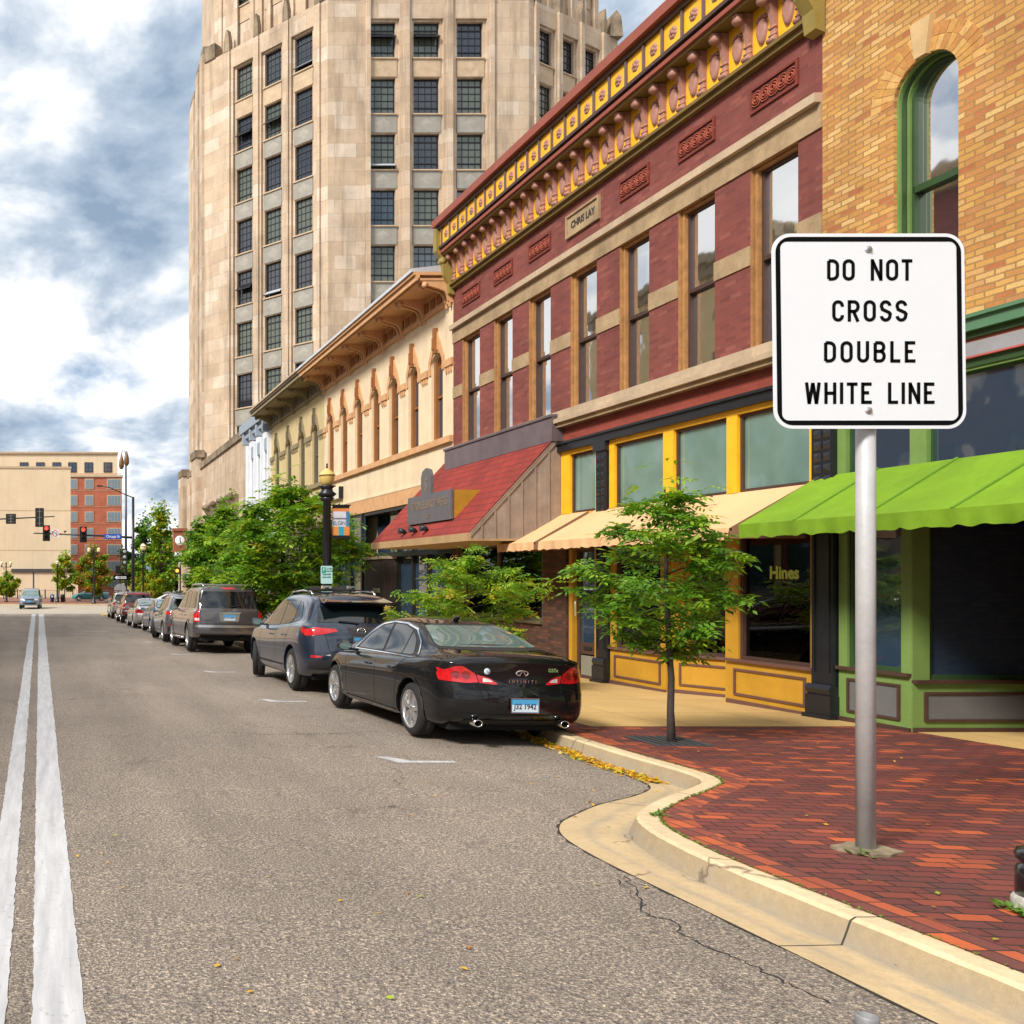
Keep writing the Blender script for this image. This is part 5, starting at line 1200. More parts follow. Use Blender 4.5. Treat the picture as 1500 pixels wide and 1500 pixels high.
# --- black sedan
K1 = dict(L=4.72, W=.895, wheels=(1.02, 3.84), wr=.325, arch=.045, tw=.215, rimf=.72, ts=TS(4.72), rfall=.7, rbow=.26, fbow=.55, shoulder=.875, crown=.02,
  zb=[(0, .36), (.12, .27), (.5, .2), (4.2, .18), (4.72, .22)],
  w=[(0, .74), (.05, .80), (.15, .845), (.35, .875), (.8, .895), (1.3, .895), (2.4, .885), (3.4, .892), (3.9, .89), (4.3, .84), (4.6, .74), (4.72, .60)],
  zs=[(0, .93), (.1, .965), (.4, .975), (1.0, .965), (2.0, .93), (3.0, .895), (3.6, .86), (4.3, .74), (4.72, .55)],
  zt=[(0, .96), (.06, 1.02), (.2, 1.05), (.55, 1.075), (.78, 1.10), (1.1, 1.235), (1.5, 1.365), (1.9, 1.425), (2.3, 1.44), (2.7, 1.41), (3.1, 1.25), (3.5, 1.03), (3.75, .955), (4.2, .85), (4.6, .69), (4.72, .60)],
  wt=[(0, .52), (.2, .60), (.6, .66), (.9, .60), (1.3, .57), (1.9, .56), (2.4, .56), (2.9, .58), (3.4, .66), (3.7, .70), (4.3, .62), (4.72, .42)],
  rear=[(.2, .16), (.36, .04), (.5, .0), (.62, .0), (.74, .045), (.9, .05), (1.02, .0), (1.1, .02)], front=[(.2, .1), (.45, .0), (.6, .0), (.8, .12)])
c = newcar(K1, 'sedan', 'glossy black four door sedan parked nearest the camera by the kerb', P_BLACK, GRP); car1 = c
WL = dict(parent=None)
for ax in 'LR':
    ow = [(1.03, .985), (1.22, 1.15), (1.5, 1.30), (1.85, 1.365), (2.25, 1.375), (2.6, 1.335), (2.95, 1.19), (3.34, .955), (2.2, .955)]
    panel(c, 'window_trim', ax, ow, CT_BLACKPLAST, .003, .05); ribbon(c, 'chrome_strip', ax, [(3.34, .96), (2.95, 1.195), (2.6, 1.338), (2.25, 1.378), (1.85, 1.366), (1.5, 1.302), (1.22, 1.15), (1.08, 1.0)], .018, CT_CHR, .006); ribbon(c, 'chrome_strip', ax, [(1.1, .962), (3.3, .952)], .012, CT_CHR, .006)
    def shrink(pts, d=.022):
        cx = sum(p[0] for p in pts)/len(pts); cz = sum(p[1] for p in pts)/len(pts)
        return pts
    panel(c, 'side_window', ax, [(1.28, .985), (1.22, 1.0), (1.36, 1.17), (1.54, 1.275), (1.54, .985)], CT_GLASS, .007, .02)
    panel(c, 'side_window', ax, [(1.57, .982), (1.57, 1.285), (1.86, 1.342), (2.17, 1.35), (2.17, .976)], CT_GLASS, .007, .03)
    panel(c, 'side_window', ax, [(2.24, .975), (2.24, 1.35), (2.56, 1.315), (2.9, 1.175), (3.2, .975)], CT_GLASS, .007, .03)
    mb = MB()
    ribbon(c, '', ax, [(2.2, .95), (2.21, .8), (2.2, .5), (2.16, .28)], .007, None, .0025, mb=mb); ribbon(c, '', ax, [(3.32, .93), (3.36, .8), (3.3, .5), (3.25, .3), (3.2, .26), (1.6, .26)], .007, None, .0025, mb=mb)
    ribbon(c, '', ax, [(1.2, .96), (1.38, .86), (1.46, .6), (1.5, .3)], .007, None, .0025, mb=mb)
    ribbon(c, '', ax, [(.15, .74), (.62, .73)], .006, None, .0025, mb=mb)
    mb.build('door_seam', CT_VOID, c.root)
    handle(c, ax, 1.62, .80, P_BLACK); handle(c, ax, 2.45, .79, P_BLACK)
    for yw in K1['wheels']: ribbon(c, 'arch_lip', ax, arc(yw, .345, .388, -.15, math.pi+.15), .018, P_BLACK, .012)
    ribbon(c, 'side_skirt', ax, [(1.5, .24), (3.35, .24)], .05, P_BLACK, .012)
    panel(c, 'mud_flap', ax, [(.60, .17), (.60, .36), (.66, .36), (.665, .17)], CT_BLACKPLAST, .01, .01, step=.03)
    mirror_(c, -1 if ax == 'L' else 1, 3.08, .99, P_BLACK)
    sx = -1 if ax == 'L' else 1
    for yw in K1['wheels']: wheel(c, sx, yw, 'multi')
# rear window, from behind
panel(c, 'rear_window_trim', 'B', [(-.66, 1.09), (-.52, 1.375), (.52, 1.375), (.66, 1.09)], CT_BLACKPLAST, .004, .06)
panel(c, 'rear_window', 'B', [(-.615, 1.115), (-.485, 1.355), (.485, 1.355), (.615, 1.115)], CT_GLASSB, .008, .05)
for sx in (-1, 1):
    f = lambda pts: [(sx*x, z) for x, z in pts][::sx]
    panel(c, 'tail_lamp', 'B', f([(-.84, .755), (-.845, .85), (-.70, .925), (-.63, .93), (-.50, .84), (-.475, .745), (-.60, .735)]), CT_RED, .008, .02)
    panel(c, 'tail_lamp', 'B', f([(-.468, .742), (-.49, .835), (-.36, .80), (-.27, .735), (-.30, .725)]), CT_RED, .008, .015)
    panel(c, 'reverse_lamp', 'B', f([(-.43, .752), (-.43, .80), (-.36, .785), (-.32, .755)]), CT_CLR, .011, .01)
    for xx in (-.60, -.70) : panel(c, 'lamp_ring', 'B', f([(xx+.048*math.cos(a*.7854), .825+.048*math.sin(a*.7854)) for a in range(8)]), CT_REDD, .0105, .02)
    panel(c, 'tail_lamp_side', 'L' if sx < 0 else 'R', [(.17, .76), (.17, .86), (.38, .90), (.30, .80)], CT_RED, .006, .02)
mb = MB(); ribbon(c, '', 'B', [(-.56, .955), (-.48, .72), (-.44, .55), (.44, .55), (.48, .72), (.56, .955)], .008, None, .003, mb=mb); ribbon(c, '', 'B', [(-.8, .6), (-.62, .66), (-.48, .69)], .006, None, .003, mb=mb); ribbon(c, '', 'B', [(.8, .6), (.62, .66), (.48, .69)], .006, None, .003, mb=mb)
ribbon(c, '', 'B', [(-.7, .40), (-.3, .385), (.3, .385), (.7, .40)], .008, None, .003, mb=mb); mb.build('boot_seam', CT_VOID, c.root)
panel(c, 'rear_diffuser', 'B', [(-.62, .24), (-.58, .315), (.58, .315), (.62, .24)], CT_BLACKPLAST, .006, .02)
pc = proj(c, 'B', 0, .50, 0); plate(c, pc.y-.018, .50, 'J32 1942')
pe = proj(c, 'B', 0, .86, 0)
# emblem: oval with a road rising to a point
mb = MB(); n = 28
def ell(mb, rx, rz, w, a0, a1, y, cx=0, cz=.86, n=28):
    pr = None
    for k in range(n+1):
        a = a0+(a1-a0)*k/n; cur = mb.add([(cx+rx*math.cos(a), y, cz+rz*math.sin(a)), (cx+(rx-w)*math.cos(a), y, cz+(rz-w*.8)*math.sin(a)), (cx+(rx-w/2)*math.cos(a), y-.006, cz+(rz-w*.4)*math.sin(a))])
        if pr is not None: mb.face((pr, pr+2, cur+2, cur), 0, True); mb.face((pr+2, pr+1, cur+1, cur+2), 0, True)
        pr = cur
ell(mb, .075, .036, .014, R(-62), R(242), pe.y-.006); mb.bar((-.036, pe.y-.009, .828), (-.004, pe.y-.009, .892), .01, .012); mb.bar((.036, pe.y-.009, .828), (.004, pe.y-.009, .892), .01, .012)
mb.build('emblem', CT_CHR, c.root)
pe = proj(c, 'B', 0, .77, 0); text('badge_lettering', 'I  N  F  I  N  I  T  I', .042, CT_CHR, c.root, (0, pe.y-.008, .765), (1, 0, 0), (0, 0, 1), .002, .002)
pe = proj(c, 'B', .37, .895, 0); text('badge_lettering', 'G37x', .055, CT_CHR, c.root, (.37, pe.y-.012, .893), (1, .12, 0), (0, 0, 1), .002, .002)
pe = proj(c, 'B', -.385, .87, 0); mb = MB(); mb.lathe([(0, -.004), (.034, -.003), (.036, 0)], (-.385, pe.y-.006, .875), 20, 0, 'y', close=False); mb.bar((-.40, pe.y-.012, .89), (-.37, pe.y-.012, .86), .008, .004, 1); mb.build('round_sticker', [PLW, INK], c.root)
for sx in (-1, 1): tip(c, sx*.50, .05, .285, .042, 1.25)
panel(c, 'windscreen', 'F', [(-.60, 1.0), (-.50, 1.33), (.50, 1.33), (.60, 1.0)], CT_GLASS, .006, .05)
mb = MB(); mb.tube([(0, 1.72, 1.40), (0, 1.62, 1.45), (0, 1.58, 1.47)], [.04, .03, .012], 10); mb.build('roof_antenna', P_BLACK, c.root)
mb = MB(); mb.box(-.7, .7, .35, 4.3, .17, .3); mb.build('underbody', CT_VOID, c.root)
place(c.root, 598, 1080, R(1.2), K1, .985)

# --- crossover (used twice, once recoloured)
def crossover(nm, label, paint, clad, tall=1.66, L=4.6, detail=True, badge=True):
    K = dict(L=L, W=.92, wheels=(.97, .97+2.66), wr=.35, arch=.05, tw=.23, rimf=.68, ts=TS(L), rfall=.85, rbow=.22, fbow=.4, shoulder=.90, crown=.02,
      zb=[(0, .42), (.15, .34), (.5, .24), (L-.5, .22), (L, .28)],
      w=[(0, .78), (.05, .83), (.15, .87), (.4, .905), (.9, .92), (3.6, .92), (L-.45, .87), (L-.12, .77), (L, .66)],
      zs=[(0, 1.10), (.5, 1.13), (1.5, 1.07), (2.6, 1.0), (3.3, .98), (L-.6, .90), (L-.2, .80), (L, .66)],
      zt=[(0, tall-.22), (.08, tall-.16), (.3, tall-.09), (.8, tall-.03), (1.6, tall+.01), (2.3, tall-.02), (2.7, tall-.12), (3.15, 1.28), (3.5, 1.07), (3.8, 1.02), (L-.4, .94), (L-.1, .82), (L, .72)],
      wt=[(0, .55), (.2, .58), (.8, .62), (2.2, .61), (2.8, .62), (3.3, .70), (3.7, .74), (L-.3, .66), (L, .5)],
      rear=[(.3, .14), (.45, .03), (.6, .0), (.75, .02), (.95, .05), (1.1, .10), (1.25, .24), (1.4, .38), (1.5, .44), (1.7, .44)], front=[(.3, .08), (.5, .0), (.8, .05), (1.0, .12)])
    c = newcar(K, nm, label, paint, GRP)
    for ax in 'LR':
        panel(c, 'side_window', ax, [(.78, 1.22), (.98, tall-.2), (1.08, tall-.155), (1.13, tall-.145), (1.19, 1.13)], CT_GLASS, .005, .03)
        panel(c, 'side_window', ax, [(1.25, 1.125), (1.19, tall-.14), (1.9, tall-.115), (1.95, 1.08)], CT_GLASS, .005, .03)
        panel(c, 'side_window', ax, [(2.02, 1.075), (1.98, tall-.115), (2.42, tall-.13), (2.8, tall-.3), (3.12, 1.04)], CT_GLASS, .005, .03)
        sx = -1 if ax == 'L' else 1
        for yw in K['wheels']:
            wheel(c, sx, yw, 'five' if badge else 'multi', R(-16) if (badge and yw > 2) else 0)
            ribbon(c, 'wheel_arch_cladding', ax, arc(yw, .37, .43, -.2, math.pi+.2), .065, clad, .010)
        ribbon(c, 'sill_cladding', ax, [(1.42, .33), (3.2, .33)], .15, clad, .010)
        if detail:
            mb = MB()
            ribbon(c, '', ax, [(1.98, 1.04), (1.99, .8), (1.97, .42)], .008, None, .003, mb=mb); ribbon(c, '', ax, [(3.1, 1.02), (3.12, .8), (3.05, .42)], .008, None, .003, mb=mb); ribbon(c, '', ax, [(1.15, 1.07), (1.32, .85), (1.4, .6)], .008, None, .003, mb=mb); mb.build('door_seam', CT_VOID, c.root)
            handle(c, ax, 1.42, .92, paint); handle(c, ax, 2.25, .9, paint)
        mirror_(c, sx, 2.95, 1.1, paint)
        f = lambda pts: [(sx*-1*x, z) for x, z in pts][::-sx]
        panel(c, 'tail_lamp', 'B', f([(-.86, .95), (-.87, 1.04), (-.70, 1.09), (-.42, 1.07), (-.38, 1.03), (-.60, .98)]), CT_RED, .009, .02)
        panel(c, 'tail_lamp_side', ax, [(.18, .95), (.16, 1.04), (.52, 1.085), (.42, .99)], CT_RED, .007, .02)
        panel(c, 'bumper_reflector', 'B', f([(-.80, .60), (-.80, .64), (-.64, .63), (-.64, .60)]), CT_RED, .01, .01)
        m2 = MB(); rz_ = lambda y, x=.54: proj(c, 'T', sx*x, y, 0).z
        m2.tube([(sx*.54, .95, rz_(.95)), (sx*.54, 1.05, rz_(1.05)+.055), (sx*.54, 1.5, rz_(1.5)+.06), (sx*.54, 2.1, rz_(2.1)+.055), (sx*.54, 2.3, rz_(2.3))], .016, 8); m2.build('roof_rail', CT_CHR if badge else CT_BLACKPLAST, c.root)
    if badge:
        for y in (1.15, 2.0): m2 = MB(); zz = proj(c, 'T', .54, y, 0).z+.075; m2.bar((-.58, y, zz), (.58, y, zz), .05, .02); m2.build('roof_crossbar', CT_BLACKPLAST, c.root)
        m2 = MB(); m2.bar((-.25, 1.05, tall+.07), (-.25, 2.1, tall+.10), .06, .05); m2.bar((.2, 1.05, tall+.07), (.2, 2.1, tall+.10), .06, .05)
        for xx in (-.25, .2): m2.bar((xx-.08, 1.12, tall+.10), (xx+.08, 1.12, tall+.10), .07, .05, 1)
        m2.build('roof_rack', [CT_BLACKPLAST, CT_CHR], c.root)
    panel(c, 'rear_window', 'B', [(-.70, 1.17), (-.54, tall-.22), (.54, tall-.22), (.70, 1.17)], CT_GLASS, .006, .06)
    m2 = MB(); y0 = K['rear'][-1][1]; m2.prism([(-.16, tall-.15), (.3, tall-.07), (.3, tall-.15), (-.14, tall-.175)], lambda p: Vector((-.56, p[0]+y0-.06, p[1])), lambda p: Vector((.56, p[0]+y0-.06, p[1]))); m2.build('rear_spoiler', paint, c.root)
    m2 = MB(); a = proj(c, 'B', -.02, 1.16, .02); b = proj(c, 'B', -.34, 1.19, .02); m2.bar(a, b, .03, .02); m2.build('rear_wiper', CT_BLACKPLAST, c.root)
    panel(c, 'rear_bumper', 'B', [(-.82, .40), (-.84, .56), (-.55, .56), (-.5, .66), (.5, .66), (.55, .56), (.84, .56), (.82, .40)], clad, .008, .03)
    panel(c, 'skid_plate', 'B', [(-.42, .40), (-.38, .50), (.38, .50), (.42, .40)], CT_CHR if badge else clad, .014, .03)
    m2 = MB(); ribbon(c, '', 'B', [(-.62, 1.12), (-.56, .9), (-.52, .7), (.52, .7), (.56, .9), (.62, 1.12)], .008, None, .004, mb=m2); m2.build('tailgate_seam', CT_VOID, c.root)
    q = proj(c, 'B', 0, .86, 0); plate(c, q.y-.012, .87, 'BK 74 219')
    if badge:
        q = proj(c, 'B', 0, 1.04, 0); m2 = MB(); ell(m2, .075, .05, .012, 0, 2*math.pi, q.y-.008, 0, 1.045); ell(m2, .022, .048, .008, 0, 2*math.pi, q.y-.010, 0, 1.045, 16); ell(m2, .05, .018, .008, 0, 2*math.pi, q.y-.010, 0, 1.065, 16); m2.build('emblem', CT_CHR, c.root)
    panel(c, 'windscreen', 'F', [(-.68, 1.08), (-.58, tall-.14), (.58, tall-.14), (.68, 1.08)], CT_GLASS, .006, .05)
    for sx in (-1, 1): f = lambda pts: [(sx*-1*x, z) for x, z in pts][::-sx]; panel(c, 'headlamp', 'F', f([(-.72, .72), (-.76, .84), (-.4, .76), (-.4, .70)]), CT_CLR, .008, .02)
    m2 = MB(); m2.box(-.7, .7, .4, 4.2, .22, .36); m2.build('underbody', CT_VOID, c.root)
    return c, K
c2, K2 = crossover('crossover', 'dark blue grey crossover with roof rack and red tail lamps, ahead of the black sedan', P_DKBLUE, CT_BLACKPLAST)
place(c2.root, 424, 1012, R(1.0), K2, 1.06)
# --- boxy grey sport utility
def suv(nm, label, paint, tall=1.80, L=5.0, trim=True):
    K = dict(L=L, W=.97, wheels=(1.15, 1.15+2.95), wr=.38, arch=.06, tw=.25, rimf=.62, ts=TS(L), rfall=.7, rbow=.12, fbow=.35, shoulder=.90, crown=.02,
      zb=[(0, .52), (.2, .46), (.6, .36), (L-.5, .34), (L, .38)],
      w=[(0, .88), (.05, .915), (.15, .94), (.4, .96), (1.1, .97), (4.1, .97), (L-.4, .93), (L-.1, .84), (L, .74)],
      zs=[(0, 1.15), (.8, 1.15), (3.2, 1.12), (3.7, 1.10), (L-.5, 1.04), (L-.1, .92), (L, .78)],
      zt=[(0, tall-.08), (.08, tall-.03), (.3, tall), (1.0, tall+.01), (2.4, tall), (2.9, tall-.08), (3.4, 1.42), (3.7, 1.19), (4.0, 1.15), (L-.4, 1.08), (L-.1, .95), (L, .82)],
      wt=[(0, .70), (.2, .735), (1.0, .75), (2.4, .73), (3.0, .72), (3.5, .78), (3.9, .82), (L-.3, .72), (L, .6)],
      rear=[(.4, .06), (.6, .03), (.8, .035), (1.1, .06), (1.3, .13), (1.6, .22), (1.8, .26)], front=[(.3, .05), (.5, .0), (.9, .03), (1.1, .08)])
    c = newcar(K, nm, label, paint, GRP)
    for ax in 'LR':
        panel(c, 'side_window', ax, [(.50, 1.22), (.62, tall-.14), (1.2, tall-.12), (1.25, 1.2)], CT_GLASS, .005, .05)
        panel(c, 'side_window', ax, [(1.42, 1.2), (1.38, tall-.12), (2.02, tall-.12), (2.06, 1.2)], CT_GLASS, .005, .03)
        panel(c, 'side_window', ax, [(2.14, 1.2), (2.1, tall-.12), (2.6, tall-.14), (2.9, tall-.28), (3.3, 1.2)], CT_GLASS, .005, .03)
        sx = -1 if ax == 'L' else 1
        for yw in K['wheels']:
            wheel(c, sx, yw, 'five'); ribbon(c, 'wheel_arch', ax, arc(yw, .40, .47, -.1, math.pi+.1), .05, paint, .022)
        m2 = MB(); m2.tube([(sx*.93, 1.75, .36), (sx*1.02, 1.85, .36), (sx*1.02, 3.4, .36), (sx*.93, 3.5, .36)], .035, 8); m2.build('step_bar', CT_CHR, c.root)
        m2 = MB(); ribbon(c, '', ax, [(2.1, 1.17), (2.1, .5)], .008, None, .003, mb=m2); ribbon(c, '', ax, [(3.25, 1.15), (3.2, .5)], .008, None, .003, mb=m2); m2.build('door_seam', CT_VOID, c.root)
        handle(c, ax, 1.55, 1.0, paint); handle(c, ax, 2.35, 1.0, paint); mirror_(c, sx, 3.1, 1.2, paint)
        f = lambda pts: [(sx*-1*x, z) for x, z in pts][::-sx]
        panel(c, 'tail_lamp', 'B', f([(-.93, .84), (-.93, 1.19), (-.80, 1.19), (-.78, .84)]), CT_RED, .012, .03)
        panel(c, 'reverse_lamp', 'B', f([(-.91, .88), (-.91, .95), (-.80, .95), (-.80, .88)]), CT_CLR, .016, .015)
        m2 = MB(); m2.tube([(sx*.66, .35, tall+.02), (sx*.67, .5, tall+.07), (sx*.665, 2.0, tall+.07), (sx*.65, 2.2, tall+.02)], .02, 8); m2.build('roof_rail', CT_RIM, c.root)
    for y in (.6, 1.1, 1.6): m2 = MB(); m2.bar((-.66, y, tall+.06), (.66, y, tall+.06), .06, .03); m2.build('roof_crossbar', CT_RIM, c.root)
    panel(c, 'rear_window', 'B', [(-.80, 1.22), (-.69, tall-.13), (.69, tall-.13), (.80, 1.22)], CT_GLASS, .006, .08)
    panel(c, 'high_stop_lamp', 'B', [(-.17, tall-.07), (-.17, tall-.025), (.17, tall-.025), (.17, tall-.07)], CT_RED, .012, .01)
    m2 = MB(); a = proj(c, 'B', .0, 1.25, .02); b = proj(c, 'B', .30, 1.31, .02); m2.bar(a, b, .035, .02); m2.build('rear_wiper', CT_BLACKPLAST, c.root)
    panel(c, 'rear_bumper', 'B', [(-.93, .55), (-.94, .76), (.94, .76), (.93, .55)], paint if trim else CT_BLACKPLAST, .035, .05)
    panel(c, 'bumper_step', 'B', [(-.90, .70), (-.90, .765), (.90, .765), (.90, .70)], CT_RIM if trim else CT_BLACKPLAST, .045, .02)
    q = proj(c, 'B', 0, .98, 0); m2 = MB(); m2.prism([(-.28, 1.08), (.28, 1.08), (.24, .86), (-.24, .86)], lambda p: Vector((p[0], q.y-.012, p[1])), lambda p: Vector((p[0], q.y+.04, p[1]))); m2.build('plate_surround', CT_RIM, c.root)
    m2 = MB(); m2.box(-.30, .30, q.y-.03, q.y+.05, 1.08, 1.11); m2.build('chrome_bar', CT_CHR, c.root); plate(c, q.y-.016, .97, 'N18 4407')
    if trim: q = proj(c, 'B', -.5, .9, 0); text('badge_lettering', 'DURANGO', .055, CT_CHR, c.root, (-.52, q.y-.008, .90), (1, 0, 0), (0, 0, 1), .002, .001)
    m2 = MB(); ribbon(c, '', 'B', [(-.76, 1.74), (-.78, .80), (.78, .80), (.76, 1.74)], .008, None, .004, mb=m2); m2.build('tailgate_seam', CT_VOID, c.root)
    panel(c, 'windscreen', 'F', [(-.76, 1.22), (-.66, tall-.12), (.66, tall-.12), (.76, 1.22)], CT_GLASSB, .006, .05)
    for sx in (-1, 1): f = lambda pts: [(sx*-1*x, z) for x, z in pts][::-sx]; panel(c, 'headlamp', 'F', f([(-.80, .80), (-.80, .96), (-.5, .94), (-.5, .82)]), CT_CLR, .008, .02)
    panel(c, 'grille', 'F', [(-.40, .82), (-.42, .95), (.42, .95), (.40, .82)], CT_BLACKPLAST, .008, .02); panel(c, 'lower_grille', 'F', [(-.6, .45), (-.6, .62), (.6, .62), (.6, .45)], CT_BLACKPLAST, .008, .03)
    q = proj(c, 'F', 0, .72, 0); m2 = MB(); m2.box(-.16, .16, q.y, q.y+.02, .64, .76); m2.build('front_plate', PLB, c.root)
    m2 = MB(); m2.box(-.75, .75, .2, 4.6, .34, .5); m2.box(.3, .42, .1, .4, .40, .46); m2.build('underbody', CT_VOID, c.root)
    return c, K
c3, K3 = suv('sport_utility', 'warm grey boxy sport utility with roof bars and tall red tail lamps', P_GREY)
place(c3.root, 273, 955, R(1.0), K3, 1.09)
def clone(src, nm, label, table, px, py, K, sc, yaw=R(1)):
    r = copy_tree(src.root); r.name = nm; r['label'] = label; recolour(r, table); place(r, px, py, yaw, K, sc); return r
clone(c2, 'crossover', 'pearl grey crossover with black lower panels parked ahead of the boxy grey sport utility', {P_DKBLUE: P_PEARL}, 237, 941, K2, 1.05)
clone(c1 if False else car1, 'sedan', 'blue sedan mostly hidden between the pearl crossover and a silver sedan', {P_BLACK: P_BLUE}, 219, 928.5, K1, 1.05)
clone(car1, 'sedan', 'silver sedan parked behind the maroon vehicle', {P_BLACK: P_SILV, CT_GLASSB: CT_GLASSB}, 194, 920.5, K1, 1.06)
clone(c3, 'sport_utility', 'maroon sport utility parked beyond the silver sedan', {P_GREY: P_RED}, 176, 913, K3, 1.02)
clone(c3, 'sport_utility', 'white and silver sport utility, farthest of the kerbside row', {P_GREY: P_SILV}, 162, 906.5, K3, 1.04)
r = copy_tree(c3.root); r.name = 'oncoming_car'; r['label'] = 'pale blue grey car driving toward the camera by the white lines at the junction'; recolour(r, {P_GREY: P_SKY}); del r['group']
r.rotation_euler = (0, 0, R(180-2)); r.location = (-2.55, 91.5, -1.396); r.scale = (1.06,)*3
for px, py, Y, lab, tb in ((283, 868, 88, 'small white car half hidden by the trees at the corner', {P_BLACK: P_WHITE}), (160, 868, 112, 'teal car parked beyond the junction below the brick block', {P_BLACK: plain('teal paint', (.05, .20, .22), .3)})):
    r = copy_tree(car1.root); r.name = 'parked_car'; r['label'] = lab; del r['group']; recolour(r, tb); r.rotation_euler = (0, 0, R(90) if Y > 100 else R(80)); r.location = ((px-84)*Y/1300, Y, gz(Y)+(.13 if Y > 100 else .01)); r.scale = (1, 1, 1)
# ------------------------------------------------------------------ the big sign
GALV = plain('galvanised steel', (.50, .50, .50), .5, .1, var=.14, vs=5, bump=.08, bs=60, streak=.2)
SGW = plain('sign white', (.77, .80, .83), .45, var=.02); SGK = plain('sign black', (.004, .004, .005), .7, var=0, ior=1.15)
def rrect(w, h, r, n=8):
    pts = []
    for cx, cz, a0 in ((w/2-r, h/2-r, 0), (-w/2+r, h/2-r, 90), (-w/2+r, -h/2+r, 180), (w/2-r, -h/2+r, 270)):
        for k in range(n+1): a = R(a0+90*k/n); pts.append((cx+r*math.cos(a), cz+r*math.sin(a)))
    return pts
SD = 5.56; SXc = (1268-84)*SD/1300; SYf = SD-.075; k_ = SYf/1300
sgn = thing('road_sign', 'large white square do not cross double white line sign on a grey pole', 'sign', (SXc, SD, gz(SD)+.15)); off = tuple(sgn.location)
sw_, sh_ = 282*k_, 286*k_; scx = (1273-84)*k_; scz = 1.75+(845-485)*k_
SP_ = lambda dy: (lambda p: Vector((scx+p[0]+p[1]*-.012, SYf-dy, scz+p[1])))
mb = MB(off); mb.tube([(SXc, SD, gz(SD)+.12), (SXc, SD, scz+sh_/2-.12)], .049, 28); mb.build('pole', GALV, sgn)
mb = MB(off); mb.prism(rrect(sw_, sh_, 27*k_), SP_(0), SP_(-.004), 0); pl = mb.build('sign_panel', SGW, sgn)
mb = MB(off); o_ = rrect(sw_-.036, sh_-.036, .058*3.6); i_ = rrect(sw_-.036-.056, sh_-.036-.056, .058*2.2)
# scale corner radii to the panel
m0 = .019*sw_*1.; o_ = rrect(sw_-10*k_, sh_-10*k_, 23*k_); i_ = rrect(sw_-24*k_, sh_-24*k_, 10*k_)
a = mb.add([SP_(.0015)(p) for p in o_]); b = mb.add([SP_(.0015)(p) for p in i_]); n = len(o_)
for j in range(n): mb.face((a+j, a+(j+1) % n, b+(j+1) % n, b+j))
mb.build('black_border', SGK, pl)
# monoline letters: strokes in a unit-height box
def arcp(cx, cz, rx, rz, a0, a1, n=14): return [(cx+rx*math.cos(R(a0+(a1-a0)*k/n)), cz+rz*math.sin(R(a0+(a1-a0)*k/n))) for k in range(n+1)]
def glyph(ch, s):        # s = half stroke
    e = s; w = .56; t = 1-s
    if ch == 'D': return .56, [[(e, e), (e, t)], [(e, t), (w*.42, t)]+arcp(w*.42, t-.22, w-e-w*.42, .22, 90, 0)[1:]+arcp(w*.42, e+.22, w-e-w*.42, .22, 0, -90)+[(e, e)]]
    if ch == 'O': return .57, [arcp(.285, t-.2, .285-e, .2+0, 0, 180)+arcp(.285, e+.2, .285-e, .2, 180, 360)+[(.57-e, t-.2), (.57-e, t-.19)]]
    if ch == 'N': return .55, [[(e, 0), (e, 1)], [(e*1.1, t), (.55-e*1.1, e)], [(.55-e, 0), (.55-e, 1)]]
    if ch == 'T': return .50, [[(0, t), (.50, t)], [(.25, 0), (.25, t)]]
    if ch == 'C': return .54, [arcp(.275, t-.2, .275-e, .2, -8, 180)+arcp(.275, e+.2, .275-e, .2, 180, 368)]
    if ch == 'R': return .56, [[(e, 0), (e, 1)], [(e, t), (.3, t)]+arcp(.3, (t+.48)/2, .26-e, (t-.48)/2, 90, -90)[1:]+[(e, .48)], [(.27, .48), (.56-e, 0)]]
    if ch == 'S': return .55, [arcp(.275, t-.2, .275-e, .2, 5, 180)+[(e, t-.22)]+arcp(.275, .5+.0, .275-e, .25, 190, 250, 4)[:0]+[(e+.03, .64), (.12, .575), (.43, .43), (.52-e*.4, .36)]+arcp(.275, e+.2, .275-e, .2, 0, -175)]
    if ch == 'U': return .56, [[(e, 1)]+[(e, e+.22)]+arcp(.28, e+.2, .28-e, .2, 180, 360)+[(.56-e, 1)]]
    if ch == 'B': return .57, [[(e, e), (e, t)], [(e, t), (.3, t)]+arcp(.3, (t+.53)/2, .25-e, (t-.53)/2, 90, -90)[1:]+[(e, .53)], [(.3, .53)]+arcp(.3, (.53+e)/2, .27-e, (.53-e)/2, 90, -90)[1:]+[(e, e)]]
    if ch == 'L': return .47, [[(e, 1), (e, e)], [(0, e), (.47, e)]]
    if ch == 'E': return .50, [[(e, 0), (e, 1)], [(e, t), (.49, t)], [(e, e), (.50, e)], [(e, .52), (.37, .52)]]
    if ch == 'W': return .74, [[(e, 1), (.2, 0)], [(.2, 0), (.37, .98)], [(.37, .98), (.54, 0)], [(.54, 0), (.74-e, 1)]]
    if ch == 'H': return .56, [[(e, 0), (e, 1)], [(.56-e, 0), (.56-e, 1)], [(e, .5), (.56-e, .5)]]
    if ch == 'I': return 2*e, [[(e, 0), (e, 1)]]
    return .3, []
